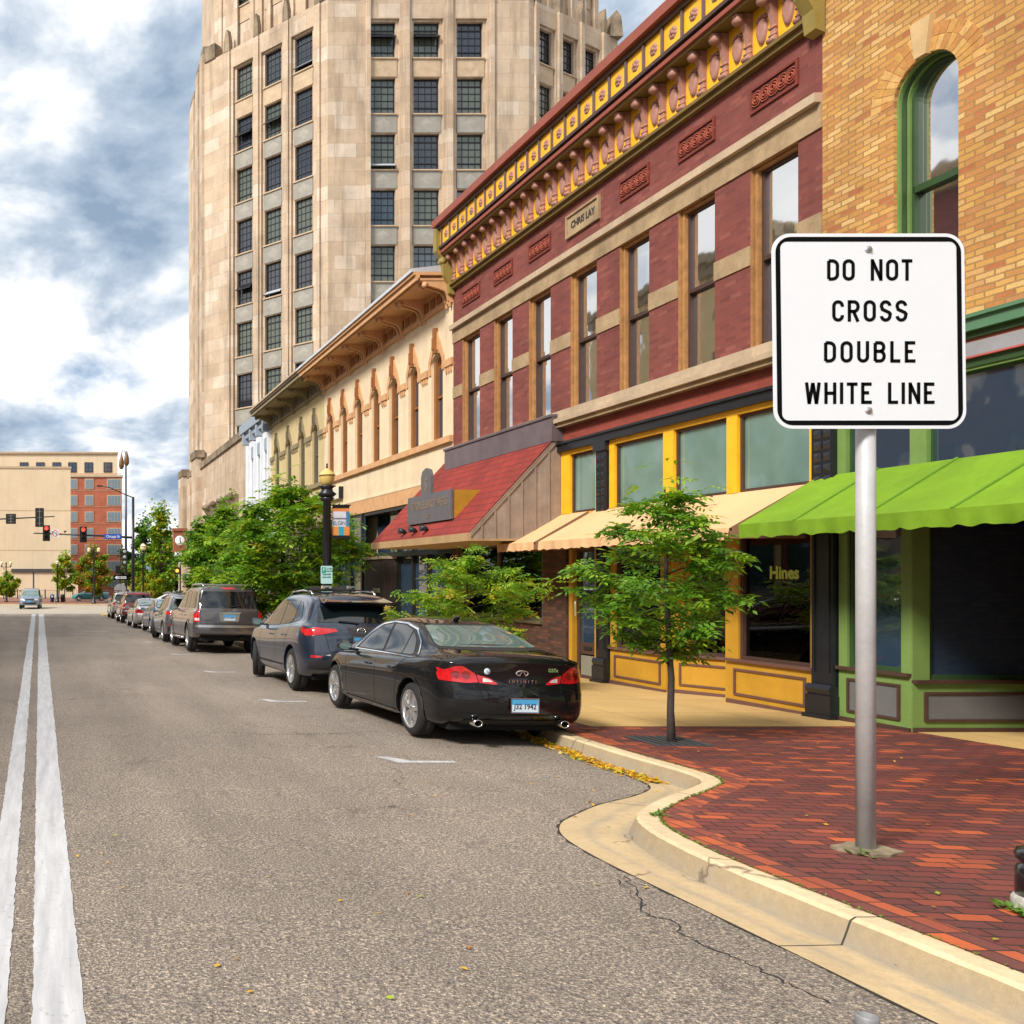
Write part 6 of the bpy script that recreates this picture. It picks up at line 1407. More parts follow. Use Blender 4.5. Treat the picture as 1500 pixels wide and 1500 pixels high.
def strokes(mb, lines, s, fn):
    for P in lines:
        P = [Vector(p) for p in P]; pr = None; n = len(P)
        for i, p in enumerate(P):
            t1 = (P[min(i+1, n-1)]-P[i]) if i < n-1 else P[i]-P[i-1]; t0 = P[i]-P[i-1] if i else t1
            if t1.length < 1e-6: t1 = t0
            if t0.length < 1e-6: t0 = t1
            t0.normalize(); t1.normalize(); tt = (t0+t1).normalized(); nn = Vector((-tt.y, tt.x)); sc_ = s/max(.5, nn.dot(Vector((-t1.y, t1.x))))
            cur = mb.add([fn(p+nn*sc_), fn(p-nn*sc_)])
            if pr is not None: mb.face((pr, pr+1, cur+1, cur))
            pr = cur
H_ = 31.5/286*sh_; sH = .078
for ln, (word, y_) in enumerate((('DO NOT', 395.5), ('CROSS', 455.5), ('DOUBLE', 515.5), ('WHITE LINE', 576))):
    mb = MB(off); gap = .165; spc = .42; ws = []; tot = 0
    for ch in word: w = spc if ch == ' ' else glyph(ch, sH)[0]; ws.append(w); tot += w
    tot += gap*(len(word)-1); target = {0: 125, 1: 110, 2: 134, 3: 190}[ln]/31.5; ex = (target-tot)/(len(word)-1) if len(word) > 1 else 0
    x = -target/2; zb_ = 1.75+(845-y_)*k_-H_/2
    for ch, w in zip(word, ws):
        if ch != ' ': strokes(mb, glyph(ch, sH)[1], sH, lambda p: Vector((scx+(x+p.x)*H_+.003, SYf-.0016-.0001*(hash(ch) % 3), zb_+p.y*H_)))
        x += w+gap+ex
    mb.build('lettering', SGK, pl)
for py in (365.5, 601.5):
    mb = MB(off); c = (scx-.003, SYf, 1.75+(845-py)*k_); mb.lathe([(0, -.006), (.020, -.005), (.024, -.001), (.024, .002)], c, 24, 0, 'y', close=False); mb.lathe([(0, -.014), (.010, -.014), (.0115, -.005)], c, 6, 1, 'y', close=False, sm=False); mb.build('bolt', [plain('washer', (.6, .62, .65), .3, .8, var=.1), plain('bolt head', (.35, .30, .24), .35, .8, var=.2)], pl)
mb = MB(off); r_ = random.Random(3); pts = [(SXc+.17*(1+.25*r_.uniform(-1, 1))*math.cos(a), SD-.02+.13*(1+.2*r_.uniform(-1, 1))*math.sin(a)) for a in [2*math.pi*k/12 for k in range(12)]]
mb.prism(pts, lambda p: Vector((p[0], p[1], gz(SD)+.168)), lambda p: Vector((p[0], p[1], gz(SD)+.14)), 0); mb.build('footing', plain('stained footing', (.28, .22, .14), .9, var=.5, vs=12, bump=.5), sgn)
st = thing('post_stub', 'short stub of grey steel pipe at the bottom edge beside the gutter', 'post', (3.27, 3.52, gz(3.52))); off = tuple(st.location)
mb = MB(off); x0 = (1270-84)*3.52/1300; mb.lathe([(0, .0), (.038, .0), (.038, .075), (.034, .082), (.030, .083), (.030, .05), (0, .05)], (x0, 3.52, gz(3.52)), 28); mb.build('pipe', plain('dull galvanised', (.28, .28, .29), .6, .3, var=.2, vs=20), st)
# bollard at the right edge
bd = thing('bollard', 'squat black iron bollard with rounded cap on a stone collar at the right edge', 'bollard', (4.98, 4.46, gz(4.46)+.15)); off = tuple(bd.location)
mb = MB(off); c = (4.98, 4.46, gz(4.46)+.15); mb.lathe([(0, .07), (.118, .07), (.118, .21), (.11, .225), (.10, .235), (.10, .245), (.118, .26), (.122, .285), (.11, .31), (.08, .32), (.075, .325), (.07, .34), (.045, .35), (0, .352)], c, 36); mb.build('cast_body', plain('gloss black iron', (.01, .01, .012), .22, var=.1, coat=.6), bd)
mb = MB(off); mb.lathe([(0, 0), (.135, 0), (.13, .06), (.12, .075), (0, .075)], c, 30); mb.build('collar', plain('white stone collar', (.5, .48, .42), .85, var=.4, vs=14, bump=.4), bd)

# ------------------------------------------------------------------ leaves
def leafmat(nm, col, tr=.35):
    m, nt, b = newmat(nm); out = nt.nodes['Material Output']; b.inputs['Base Color'].default_value = L4(col); b.inputs['Roughness'].default_value = .45
    t = N(nt, 'ShaderNodeBsdfTranslucent'); t.inputs[0].default_value = (min(1, col[0]*1.9), min(1, col[1]*1.7), col[2]*.8, 1)
    mx = N(nt, 'ShaderNodeMixShader'); mx.inputs[0].default_value = tr; nt.links.new(b.outputs[0], mx.inputs[1]); nt.links.new(t.outputs[0], mx.inputs[2]); nt.links.new(mx.outputs[0], out.inputs[0]); return m
LG = [leafmat('leaf dark green', (.055, .15, .012)), leafmat('leaf green', (.11, .26, .016)), leafmat('leaf yellow green', (.24, .38, .02)), leafmat('leaf yellow', (.42, .30, .02)), leafmat('leaf orange', (.40, .13, .02)), leafmat('leaf deep green', (.02, .06, .012))]
BARK = plain('bark', (.060, .042, .034), .9, var=.4, vs=14, bump=.6, bs=60)
def leaf(mb, p, d, up, ln, w, m):
    s = d.cross(up)
    if s.length < 1e-4: return
    s = s.normalized()*w/2; f = up*(-.12*ln)
    i = mb.add([p, p+d*ln*.45+s, p+d*ln+f, p+d*ln*.45-s]); mb.face((i, i+1, i+2, i+3), m)
def tree(name, label, base, ztop, zlow, rad, seed=1, leaves=9000, lsz=.09, mats=(0, 1, 1, 2), tr=.05, flat=.55, spray=True, group=None, squash=1., nl=11, lean=(0, 0), shape='round', cat='tree', lw=.45, extra=(), off_=(0, 0)):
    r = random.Random(seed); t = thing(name, label, cat, base, group=group); B = Vector(base); tk = MB(base); lv = MB(base)
    H = ztop-B.z; hl = zlow-B.z
    def env(h):      # crown radius at relative height 0..1
        if shape == 'cone': return (1-h)**.8*(.35+.65*min(1, h*5))
        if shape == 'spread': return (math.sin(math.pi*min(1, .18+h*.80)))**.75
        return (math.sin(math.pi*min(1, .12+.86*h)))**.7
    top = Vector((lean[0], lean[1], H*.93)); trunk = [Vector((0, 0, -.1))]; nseg = 8
    for k in range(1, nseg+1): f = k/nseg; trunk.append(Vector((lean[0]*f+r.uniform(-.02, .02)*H*.25, lean[1]*f+r.uniform(-.02, .02)*H*.25, H*.93*f)))
    tk.tube([B+p for p in trunk], [tr*(1.25 if k == 0 else 1)*(1-.85*(k/nseg))+.006 for k in range(nseg+1)], 9)
    def tpos(f): x = f*nseg; i = min(nseg-1, int(x)); return trunk[i].lerp(trunk[i+1], x-i)
    tips = []
    for k in range(nl):
        h = (k+.5*r.random())/nl; z = hl+(H-hl)*h*.88; a = k*2.399+r.uniform(-.4, .4); R_ = rad*env(h)*r.uniform(.72, 1.08)
        st = tpos(max(.12, min(.97, (z-.22*R_)/(H*.93)))); en = Vector((math.cos(a)*R_*squash+off_[0], math.sin(a)*R_+off_[1], z+.12*R_*r.uniform(-.4, 1.6)))
        mid = st.lerp(en, .5)+Vector((0, 0, -.05*R_)); br = [st, st.lerp(mid, .5)+Vector((r.uniform(-.04, .04), r.uniform(-.04, .04), .02)), mid, en]
        w = max(.005, tr*.42*(1-h*.6)); tk.tube([B+p for p in br], [w, w*.8, w*.6, w*.25], 6)
        ns = 6+int(5*R_/rad)
        for q in range(ns):
            f = r.uniform(.25, 1.); p0 = st.lerp(en, f) + Vector((0, 0, -.05*R_*math.sin(math.pi*f))); aa = a+r.uniform(-1.5, 1.5); l2 = R_*r.uniform(.2, .5)*(1.2-f*.5); e2 = p0+Vector((math.cos(aa)*l2*squash, math.sin(aa)*l2, l2*r.uniform(-.18, .42)))
            tk.tube([B+p0, B+p0.lerp(e2, .5)+Vector((0, 0, .02)), B+e2], [w*.35, w*.25, w*.1+.001], 4, cap=False); tips.append((p0, e2))
    tips += [(tpos(.8), tpos(1.)), (tpos(.88), tpos(1.)+Vector((0, 0, .05*H)))]*2
    per = max(1, leaves//len(tips))
    for (p0, e2) in tips:
        base_m = r.choice(mats); L_ = (e2-p0).length; dr = (e2-p0).normalized(); cnt = 0
        while cnt < per:
            f = r.uniform(.15, 1.12); c = p0.lerp(e2, f); sp = max(.05, L_*.3)
            c = c+Vector((r.gauss(0, sp)*squash, r.gauss(0, sp), r.gauss(0, sp*flat*.6)-sp*.2*r.random()))
            c += B; m = base_m if r.random() < .6 else r.choice(mats)
            if extra and r.random() < extra[1]: m = extra[0]
            if spray:
                aa = r.uniform(0, 6.283); d = Vector((math.cos(aa), math.sin(aa), r.uniform(-.8, .3))).normalized(); up = Vector((r.gauss(0, .4), r.gauss(0, .4), 1)).normalized(); sd_ = d.cross(up).normalized(); nlf = r.choice((5, 7, 9))
                for j in range(nlf):
                    tt = j/(nlf-1); p = c+d*lsz*2.0*tt
                    dd = (d*(.55 if j < nlf-1 else 1)+sd_*(1 if j % 2 else -1)*(1 if j < nlf-1 else 0)).normalized(); leaf(lv, p, dd, (up+Vector((r.gauss(0, .2), r.gauss(0, .2), 0))).normalized(), lsz*r.uniform(.55, 1.3), lsz*lw*r.uniform(.7, 1.2), m)
                cnt += nlf
            else:
                d = Vector((r.gauss(0, 1), r.gauss(0, 1), r.gauss(-.2, .5))).normalized(); up = Vector((r.gauss(0, .5), r.gauss(0, .5), 1)).normalized(); leaf(lv, c, d, up, lsz*r.uniform(.7, 1.3), lsz*.75, m); cnt += 1
    tk.build('trunk', BARK, t, uv=False); lv.build('crown', LG, t, uv=False); return t
def on_walk(px, py, h=.15): D = 1300*(1.75-h)/(py-871); return ((px-84)*D/1300, D, gz(D)+h)
TG_ = 'young street trees in the pavement'
# nearest tree with its grate
b = on_walk(984, 1087)
tree('street_tree', 'slender young street tree with layered green sprays in front of the yellow shopfront', b, 2.93, 1.0, .74, seed=44, off_=(-.16, 0), leaves=9500, lsz=.08, mats=(0, 1, 1, 2, 1), tr=.032, flat=1.0, group=TG_, nl=19, lean=(-.06, .04), extra=(2, .12))
g = thing('tree_grate', 'dark iron tree grate round the foot of the nearest tree', 'grate', b); off = tuple(g.location); mb = MB(off)
x, y, z = b; mb.box(x-.33, x+.28, y-.27, y+.30, z+.0, z+.004, 0)
for k in range(7): xx = x-.29+k*.085; mb.box(xx, xx+.03, y-.24, y+.27, z+.004, z+.012, 1)
for q in ((-.33, -.30, -.27, .30), (.25, .28, -.27, .30), (-.30, .25, -.27, -.24), (-.30, .25, .27, .30)): mb.box(x+q[0], x+q[1], y+q[2], y+q[3], z+.004, z+.014, 1)
mb.build('grate_bars', [plain('grate pit', (.006, .006, .006), 1), plain('grate iron', (.10, .11, .12), .5, .5)], g)
tree('street_tree', 'yellow green young street tree behind the black sedan', (6.75, 14.6, gz(14.6)+.15), 2.3, .75, 1.12, seed=21, leaves=11500, lsz=.075, mats=(1, 2, 2, 1), tr=.03, group=TG_, nl=16, flat=.6, extra=(3, .07))
tree('street_tree', 'full green street tree with twisted trunk behind the crossover', (7.0, 27.5, gz(27.5)+.15), 5.0, .9, 2.3, seed=5, leaves=34000, lsz=.145, mats=(0, 1, 2, 2, 1), tr=.11, group=TG_, nl=30, flat=1.5, lw=.6, extra=(3, .02))
tree('street_tree', 'green street tree left of the full one, below the tower podium', (7.7, 41.0, gz(41)+.15), 5.4, .8, 1.6, seed=14, leaves=18000, lsz=.19, mats=(0, 1, 2, 1, 2), tr=.1, group=TG_, nl=24, flat=1.5, lw=.6)
tree('street_tree', 'narrow green street tree nearest the junction corner', (8.5, 52, gz(52)+.15), 5.4, 1.0, 1.2, seed=15, leaves=12000, lsz=.24, mats=(0, 1, 0, 5), tr=.1, group=TG_, nl=20, flat=1.5, lw=.6)
tree('low_shrub', 'low round green shrub between the parked cars and the khaki shopfront', (7.6, 25.5, gz(25.5)+.15), .95, -.25, .55, seed=3, leaves=3000, lsz=.07, mats=(0, 1, 1, 2), tr=.02, nl=12, spray=False, cat='shrub')
# trees of the junction and beyond
FG_ = 'autumn tinted trees beyond the junction'
tree('small_tree', 'small yellow green tree before the blank beige building, near the blue bin', ((95-84)*108/1300, 108, -1.28), 1.75+(845-808)*108/1300, .4, 1.7, seed=31, flat=1.6, leaves=6000, lsz=.32, mats=(2, 2, 3, 1), tr=.08, spray=False, group=FG_, nl=14)
tree('small_tree', 'orange tinged tree in front of the brick block behind a twin globe lamp', ((136-84)*104/1300, 104, -1.28), 1.75+(845-798)*104/1300, .1, 2.1, seed=32, flat=1.6, leaves=9000, lsz=.34, mats=(1, 2, 1, 4), tr=.09, spray=False, group=FG_, nl=16, extra=(4, .12))
tree('small_tree', 'yellow small tree at the left edge of the street end', ((10-84)*108/1300, 108, -1.28), 1.75+(845-838)*108/1300, -.3, 1.6, seed=33, flat=1.6, leaves=6000, lsz=.3, mats=(2, 3, 1), tr=.08, spray=False, group=FG_, nl=12)
tree('tall_tree', 'tall olive yellow tree against the corner of the tower', ((243-84)*98/1300, 103, -1.28), 1.75+(845-738)*103/1300, .5, 3.2, seed=34, flat=1.6, leaves=14000, lsz=.45, mats=(1, 2, 2, 1, 0), tr=.2, spray=False, group=FG_, nl=18, extra=(3, .15), shape='cone')
tree('tall_tree', 'dark green tree seen between the signal pole and the olive tree', ((212-84)*140/1300, 140, -1.3), 1.75+(845-758)*140/1300, .5, 4.4, seed=35, flat=1.6, leaves=12000, lsz=.5, mats=(0, 5, 0, 1), tr=.2, spray=False, group=FG_, nl=18)
tree('tall_tree', 'dark green tree farther right behind the olive tree', ((268-84)*150/1300, 150, -1.3), 1.75+(845-772)*150/1300, .5, 5.5, seed=37, flat=1.6, leaves=9000, lsz=.6, mats=(0, 5, 0), tr=.2, spray=False, group=FG_, nl=16)
tree('ornamental_shrub', 'round yellow green ornamental shrub beyond the parked row', ((222-84)*99/1300, 102, -1.28), 1.75+(845-839)*102/1300, -.3, 2.0, seed=36, flat=1.6, leaves=8000, lsz=.22, mats=(2, 2, 3), tr=.06, spray=False, nl=14, cat='shrub', shape='spread')
tr_w = MB((0, 0, 0)); r = random.Random(8)
for k in range(9000):
    x = 14+r.random()*120; hh = 9+3*math.sin(x*.21)+2*math.sin(x*.57); z = -1+hh*r.random()**.6; y = 215+r.uniform(-4, 8)
    d = Vector((r.gauss(0, 1), r.gauss(0, 1), r.gauss(0, .7))).normalized(); leaf(tr_w, Vector((x, y, z)), d, Vector((r.gauss(0, .6), -1, r.gauss(0, .6))).normalized(), 1.5, 1.3, r.choice((0, 5, 0, 1)))
tag(tr_w.build('distant_woods', LG, uv=False), 'dark green far off woods closing the street on the right', 'woods', kind='stuff')

# fallen leaves
fl = MB(); r = random.Random(6)
for k in range(1500):
    y = r.uniform(8.15, 10.9); kx = 5.82-.19+(.10*(y-8.2) if y > 9.6 else 0)*.5; x = kx-.02-abs(r.gauss(0, .055))-(.03 if y < 9.2 else 0)
    d = Vector((r.gauss(0, 1), r.gauss(0, 1), r.uniform(-.2, .4))).normalized(); up = Vector((r.gauss(0, .5), r.gauss(0, .5), 1)).normalized()
    leaf(fl, Vector((x, y, gz(y)+.014+.03*r.random()*(1-(kx-x)*4))), d, up, r.uniform(.025, .06), r.uniform(.02, .035), r.choice((0, 0, 0, 1, 2)))
for px, py, hh in [(600, 1310, 0), (155, 1265, 0), (500, 1321, 0), (552, 1341, 0), (627, 1147, 0), (640, 1168, 0), (687, 1425, 0), (890, 1213, 0), (870, 1183, 0), (838, 1198, 0), (930, 1164, 0), (1000, 1285, 0), (950, 1302, 0), (1322, 1112, .15), (1310, 1118, .15), (1022, 1103, .15), (1077, 1080, .15), (1368, 1333, .15), (1463, 1379, .15), (1240, 1105, .15), (1430, 1145, .15), (1395, 1138, .15), (1180, 1196, .15), (1230, 1221, .15), (1120, 1130, .15), (1200, 1090, .15), (1355, 1210, .15), (818, 1140, 0), (780, 1150, 0), (1322, 1424, 0), (980, 1255, 0)]+[(r.uniform(850, 1500), r.uniform(1075, 1420), .15) for k in range(26)]+[(r.uniform(100, 900), r.uniform(1050, 1480), 0) for k in range(20)]:
    D = 1300*(1.75-hh)/(py-871); X = (px-84)*D/1300
    if hh and X < 4.2: continue
    for q in range(1):
        d = Vector((r.gauss(0, 1), r.gauss(0, 1), .15)).normalized(); leaf(fl, Vector((X, D, gz(D)+hh+.014)), d, Vector((r.gauss(0, .2), r.gauss(0, .2), 1)).normalized(), r.uniform(.022, .05), .024, r.choice((0, 0, 1, 2)))
LY = [leafmat('fallen yellow', (.62, .36, .02), .15), leafmat('fallen orange', (.45, .17, .02), .15), leafmat('fallen green', (.30, .36, .03), .15)]
tag(fl.build('fallen_leaves', LY, uv=False), 'yellow and orange fallen leaves banked in the gutter and scattered about', 'leaves', kind='stuff')
ms = MB(); 
for i in range(len(A)):
    if 3.2 < A[i].y < 12 and i+1 < len(A):
        n = 22
        for q in range(n):
            p = A[i].lerp(A[i+1], q/n); w = r.random()
            if w < .45: leaf(ms, Vector((p.x+.003, p.y, gz(p.y)+.152)), Vector((r.gauss(0, 1), r.gauss(0, 1), .5)).normalized(), Vector((0, 0, 1)), .022, .014, r.choice((0, 1)))
for cx, cy in ((4.83, 4.45), (4.84, 4.52), (4.33, 6.42), (SXc-.12, SD-.12), (4.80, 4.40)):
    for q in range(14): leaf(ms, Vector((cx+r.gauss(0, .02), cy+r.gauss(0, .02), gz(cy)+.155)), Vector((r.gauss(0, 1), r.gauss(0, 1), .5)).normalized(), Vector((0, 0, 1)), .06, .03, r.choice((0, 1, 1)))
tag(ms.build('kerb_moss', [leafmat('moss', (.10, .12, .02), .1), leafmat('weed green', (.12, .26, .03))], uv=False), 'green moss and small weeds along the kerb joint', 'moss', kind='stuff')

# ------------------------------------------------------------------ lamps and signals
LBLK = plain('black lamp paint', (.010, .011, .016), .35, var=.1)
GLOBE = plain('amber lamp globe', (.66, .47, .14), .25, var=.1, vs=6, coat=.5); GLB2 = plain('cream lamp globe', (.80, .70, .42), .3, var=.05)
def acorn(o, r, h, mt, parent, off):
    m = MB(off); m.lathe([(0, 0), (r*.5, 0), (r*.78, h*.12), (r*.97, h*.32), (r, h*.5)], o, 24, 0, close=False); m.lathe([(r*1.06, h*.5), (r*1.06, h*.56)], o, 24, 1, close=False); m.lathe([(r*1.05, h*.56), (r*.9, h*.66), (r*.45, h*.82), (r*.2, h*.9), (0, h*.92)], o, 24, 0, close=False)
    m.lathe([(0, h*.9), (r*.12, h*.9), (r*.16, h*.98), (r*.08, h*1.03), (r*.14, h*1.1), (0, h*1.18)], o, 12, 2)
    return m.build('lamp_globe', [mt, plain('brass band', (.25, .17, .05), .4, .6), LBLK], parent)
def lamppost(name, label, base, H, r=.075, globes=1, group=None, banner=False, mt=GLB2, gr=.2):
    t = thing(name, label, 'street lamp', base, group=group); x, y, z = base; m = MB(base)
    m.lathe([(0, 0), (.22*r/.075, 0), (.22*r/.075, .12), (.17*r/.075, .2), (.14*r/.075, .5), (r*1.3, .62), (r*1.1, .75), (r, .8), (r*.85, H*.97), (r*1.2, H*.975), (r*1.6, H*.99), (r*1.1, H), (0, H)], base, 18)
    if globes == 2:
        hx = .55; m.bar((x-hx, y, z+H-.55), (x+hx, y, z+H-.55), .07, .07)
        for s in (-1, 1): m.lathe([(0, 0), (.06, 0), (.10, .12), (.06, .2), (0, .2)], (x+s*hx, y, z+H-.55), 10)
    m.build('post', LBLK, t)
    if globes == 1: m2 = MB(base); m2.lathe([(.0, 0), (r*1.5, .0), (r*2.1, .06), (r*1.3, .13), (r*1.2, .2), (r*2.0, .26), (0, .26)], (x, y, z+H), 18); m2.build('lamp_collar', LBLK, t); acorn((x, y, z+H+.26), gr, gr*2.6, mt, t, base)
    else:
        for s in (-1, 1): acorn((x+s*hx, y, z+H-.35), .19, .55, mt, t, base)
    return t
x, y = (479-84)*21.7/1300, 21.7; base = (x, y, gz(y)+.15)
lp = lamppost('street_lamp', 'tall black lamp post with amber acorn globe and town banner behind the crossover', base, 1.75+(845-712)*21.7/1300-base[2]-.26, .11, mt=GLOBE, gr=.185)
k = 21.7/1300
m = MB(base); zb_, zt_b = 1.75+(845-787)*k, 1.75+(845-741)*k; bx0, bx1 = x+.13, x+.13+25*k; bh = zt_b-zb_
m.box(x, bx1+.03, y-.02, y+.02, zt_b, zt_b+.03, 0); m.box(x, bx1+.03, y-.02, y+.02, zb_-.03, zb_, 0)
def bb(u0, u1, v0, v1, mm): m.box(bx0+(bx1-bx0)*u0, bx0+(bx1-bx0)*u1, y-.008, y+.004, zb_+bh*v0, zb_+bh*v1, mm)
bb(0, 1, .92, 1, 0); bb(0, 1, .82, .92, 1); bb(0, .8, .34, .82, 2); bb(.8, 1, .34, .82, 3); bb(0, .36, .06, .34, 1); bb(.36, .68, .06, .34, 4); bb(.68, 1, .06, .34, 1); bb(0, 1, 0, .06, 0)
bn = m.build('banner', [LBLK, plain('banner orange', (.75, .26, .07), .6), plain('banner pale', (.62, .64, .72), .6), plain('banner blue', (.06, .20, .38), .6), plain('banner teal', (.02, .36, .48), .6)], lp)
text('lettering', 'Downtown', .085, INK, bn, Vector((bx0+(bx1-bx0)*.4, y-.011, zb_+bh*.60))-Vector(base), (1, 0, 0), (0, 0, 1), .001, .001, .85); text('lettering', 'ELGIN', .14, plain('teal ink', (.03, .12, .2), .5), bn, Vector((bx0+(bx1-bx0)*.4, y-.011, zb_+bh*.44))-Vector(base), (1, 0, 0), (0, 0, 1), .001, .001, .8)
# parking sign fixed to the lamp
ps = thing('parking_sign', 'small pale teal parking sign strapped to the tall lamp post', 'sign', (x-.05, y-.13, 1.75+(845-842)*k)); o2 = tuple(ps.location); m = MB(o2)
w_, h_ = 17*k, 26*k; cx, cz = (476-84)*k, 1.75+(845-842)*k; pts = rrect(w_, h_, .03, 4); m.prism(pts, lambda p: Vector((cx+p[0], y-.135, cz+p[1])), lambda p: Vector((cx+p[0], y-.13, cz+p[1]))); m.box(cx-w_*.42, cx-w_*.08, y-.137, y-.1355, cz+h_*.1, cz+h_*.42, 1); m.box(cx-.03, cx+.05, y-.13, y-.08, cz-.1, cz-.08, 2); m.box(cx-.03, cx+.05, y-.13, y-.08, cz+.1, cz+.12, 2)
pp = m.build('sign_panel', [plain('pale teal', (.42, .66, .66), .5, var=.05), plain('sign green', (.0, .35, .24), .5), LBLK], ps)
GI = plain('green ink', (.02, .16, .12), .5)
for dx, dz, s, sz in ((.22, .34, '2 HR', .07), (.2, .2, 'PARKING', .045), (0, .02, '9AM-6PM', .055), (0, -.14, 'MON-FRI', .055)): text('lettering', s, sz, GI, pp, Vector((cx+dx*w_, y-.138, cz+dz*h_))-Vector(o2), (1, 0, 0), (0, 0, 1), .001, .001, .9)
text('lettering', 'P', .1, PLW, pp, Vector((cx-.25*w_, y-.139, cz+.27*h_))-Vector(o2), (1, 0, 0), (0, 0, 1), .001, .002)
LGp = 'globe lamps round the junction'
lamppost('street_lamp', 'twin globe lamp in front of the orange tinged tree', ((139-84)*97/1300, 99.8, -1.27), 1.75+(845-806)*99.8/1300+1.27+.15, .10, 2, LGp)
lamppost('street_lamp', 'twin globe lamp with small blue banner right of the signal poles', ((216-84)*103/1300, 106, -1.27), 1.75+(845-808)*106/1300+1.27, .08, 2, LGp)
_l = [o for o in bpy.data.objects if o.get('label', '').startswith('twin globe lamp with small blue')][0]; _o = tuple(_l.location); _m = MB(_o); _m.box(_o[0]+.12, _o[0]+.75, 105.98, 106.0, 1.75+(845-838)*106/1300, 1.75+(845-827)*106/1300); _m.build('banner', plain('pale blue banner', (.30, .42, .62), .6), _l)
lamppost('street_lamp', 'twin globe lamp beside the yellow tree at the left edge', ((9-84)*107/1300, 107, -1.27), 1.75+(845-824)*107/1300+1.27, .08, 2, LGp)
lamppost('street_lamp', 'single globe lamp beside the small yellow green tree', ((84-84)*106/1300, 106, -1.27), 1.75+(845-830)*106/1300+1.27, .09, 1, LGp)
lamppost('street_lamp', 'single globe lamp before the tower corner under the street clock', ((248-84)*46/1300, 60, gz(60)+.15), 1.75+(845-812)*60/1300-gz(60)-.15, .07, 1, LGp)
m = MB(); 
# signal poles
SB = plain('signal housing', (.008, .009, .008), .5, var=.1); REDL = emit('red lamp lit', (1., .03, .02), 3.2); DKL = plain('lens off', (.02, .015, .01), .3, var=0); ORL = emit('orange hand lit', (1., .22, .03), 3.)
def signal_head(nm, label, px, py, D, w, h, lit=True, back=False, grp=None, louv=3):
    x, z = (px-84)*D/1300, 1.75+(845-py)*D/1300; t = thing(nm, label, 'traffic light', (x, D, z), group=grp); o = tuple(t.location); m = MB(o); m.box(x-w/2, x+w/2, D-.14, D+.12, z-h/2, z+h/2); m.box(x-w/2-.06, x+w/2+.06, D+.02, D+.05, z-h/2-.06, z+h/2+.06)
    if not back:
        for k in range(louv):
            zz = z+h/2-h/louv*(k+.5); n = 12; rr = h/louv*.42
            for j in range(n):
                a0, a1 = math.pi*j/n-.1, math.pi*(j+1)/n-.1; m.quad((x+rr*math.cos(a0), D-.14, zz+rr*math.sin(a0)), (x+rr*math.cos(a1), D-.14, zz+rr*math.sin(a1)), (x+rr*math.cos(a1), D-.40, zz+rr*math.sin(a1)), (x+rr*math.cos(a0), D-.40, zz+rr*math.sin(a0)))
    m.build('housing', SB, t)
    if not back:
        for k in range(louv):
            zz = z+h/2-h/louv*(k+.5); m = MB(o); m.lathe([(0, -.03), (h/louv*.3, -.02), (h/louv*.38, 0)], (x, D-.145, zz), 18, 0, 'y', close=False); m.build('lens', REDL if (k == 0 and lit) else DKL, t)
    else:
        m = MB(o); m.box(x-.03, x+.03, D-.16, D-.14, z-h/2+.05, z+h/2-.05)
        for k in range(3): zz = z+h/2-h/3*(k+.5); m.box(x-w*.3, x+w*.3, D-.165, D-.14, zz-.02, zz+.02)
        m.build('back_seam', plain('seam grey', (.2, .22, .2), .4), t)
    return t
pl_ = thing('signal_pole', 'black signal pole with long mast arm carrying two red lights over the junction', 'pole', ((195-84)*76/1300, 76, -1.4)); off = tuple(pl_.location); k = 76/1300; X = lambda px: (px-84)*k; Z = lambda py: 1.75+(845-py)*k
m = MB(off); m.tube([(X(195), 76, -1.4), (X(195), 76, Z(728))], [.17, .11], 12); m.tube([(X(195), 76, -1.4), (X(195), 76, -.9)], [.26, .24], 12); m.build('pole', LBLK, pl_)
m = MB(off); m.tube([(X(195), 76, Z(787.5)), (X(150), 76, Z(785)), (X(49), 76, Z(781))], [.10, .085, .05], 10); m.build('mast_arm', LBLK, pl_)
m = MB(off); m.tube([(X(195), 76, Z(729)), (X(185), 76, Z(725)), (X(160), 76, Z(714)), (X(147), 76, Z(712))], [.05, .045, .04, .035], 8); m.box(X(142), X(150), 75.9, 76.1, Z(713), Z(711)); m.build('luminaire_arm', LBLK, pl_)
SGp = 'red signal lights on the far mast arm'
signal_head('traffic_light', 'red traffic light on the mast arm, left of the no turn sign', 68, 781, 75.8, 8.5*k, 21*k, grp=SGp)
signal_head('traffic_light', 'red traffic light on the mast arm against the brick block', 122, 783, 75.8, 8.5*k, 21*k, grp=SGp)
nt_ = thing('no_turn_sign', 'small white no turn sign between the red lights on the mast arm', 'sign', (X(81), 75.8, Z(781.5))); o2 = tuple(nt_.location); m = MB(o2); m.box(X(81)-.32, X(81)+.32, 75.8, 75.82, Z(781.5)-.32, Z(781.5)+.32); sgp = m.build('sign_panel', SGW, nt_)
m = MB(o2); m.lathe([(.27, -.01), (.21, -.01)], (X(81), 75.8, Z(781.5)), 20, 0, 'y', close=False); m.bar((X(81)-.18, 75.785, Z(781.5)+.18), (X(81)+.18, 75.785, Z(781.5)-.18), .05, .01, 0); m.bar((X(81)+.08, 75.79, Z(781.5)-.14), (X(81)+.08, 75.79, Z(781.5)+.08), .05, .01, 1); m.bar((X(81)+.08, 75.79, Z(781.5)+.08), (X(81)-.12, 75.79, Z(781.5)+.08), .05, .01, 1); m.build('turn_symbol', [plain('sign red', (.5, .01, .01), .5), SGK], sgp)
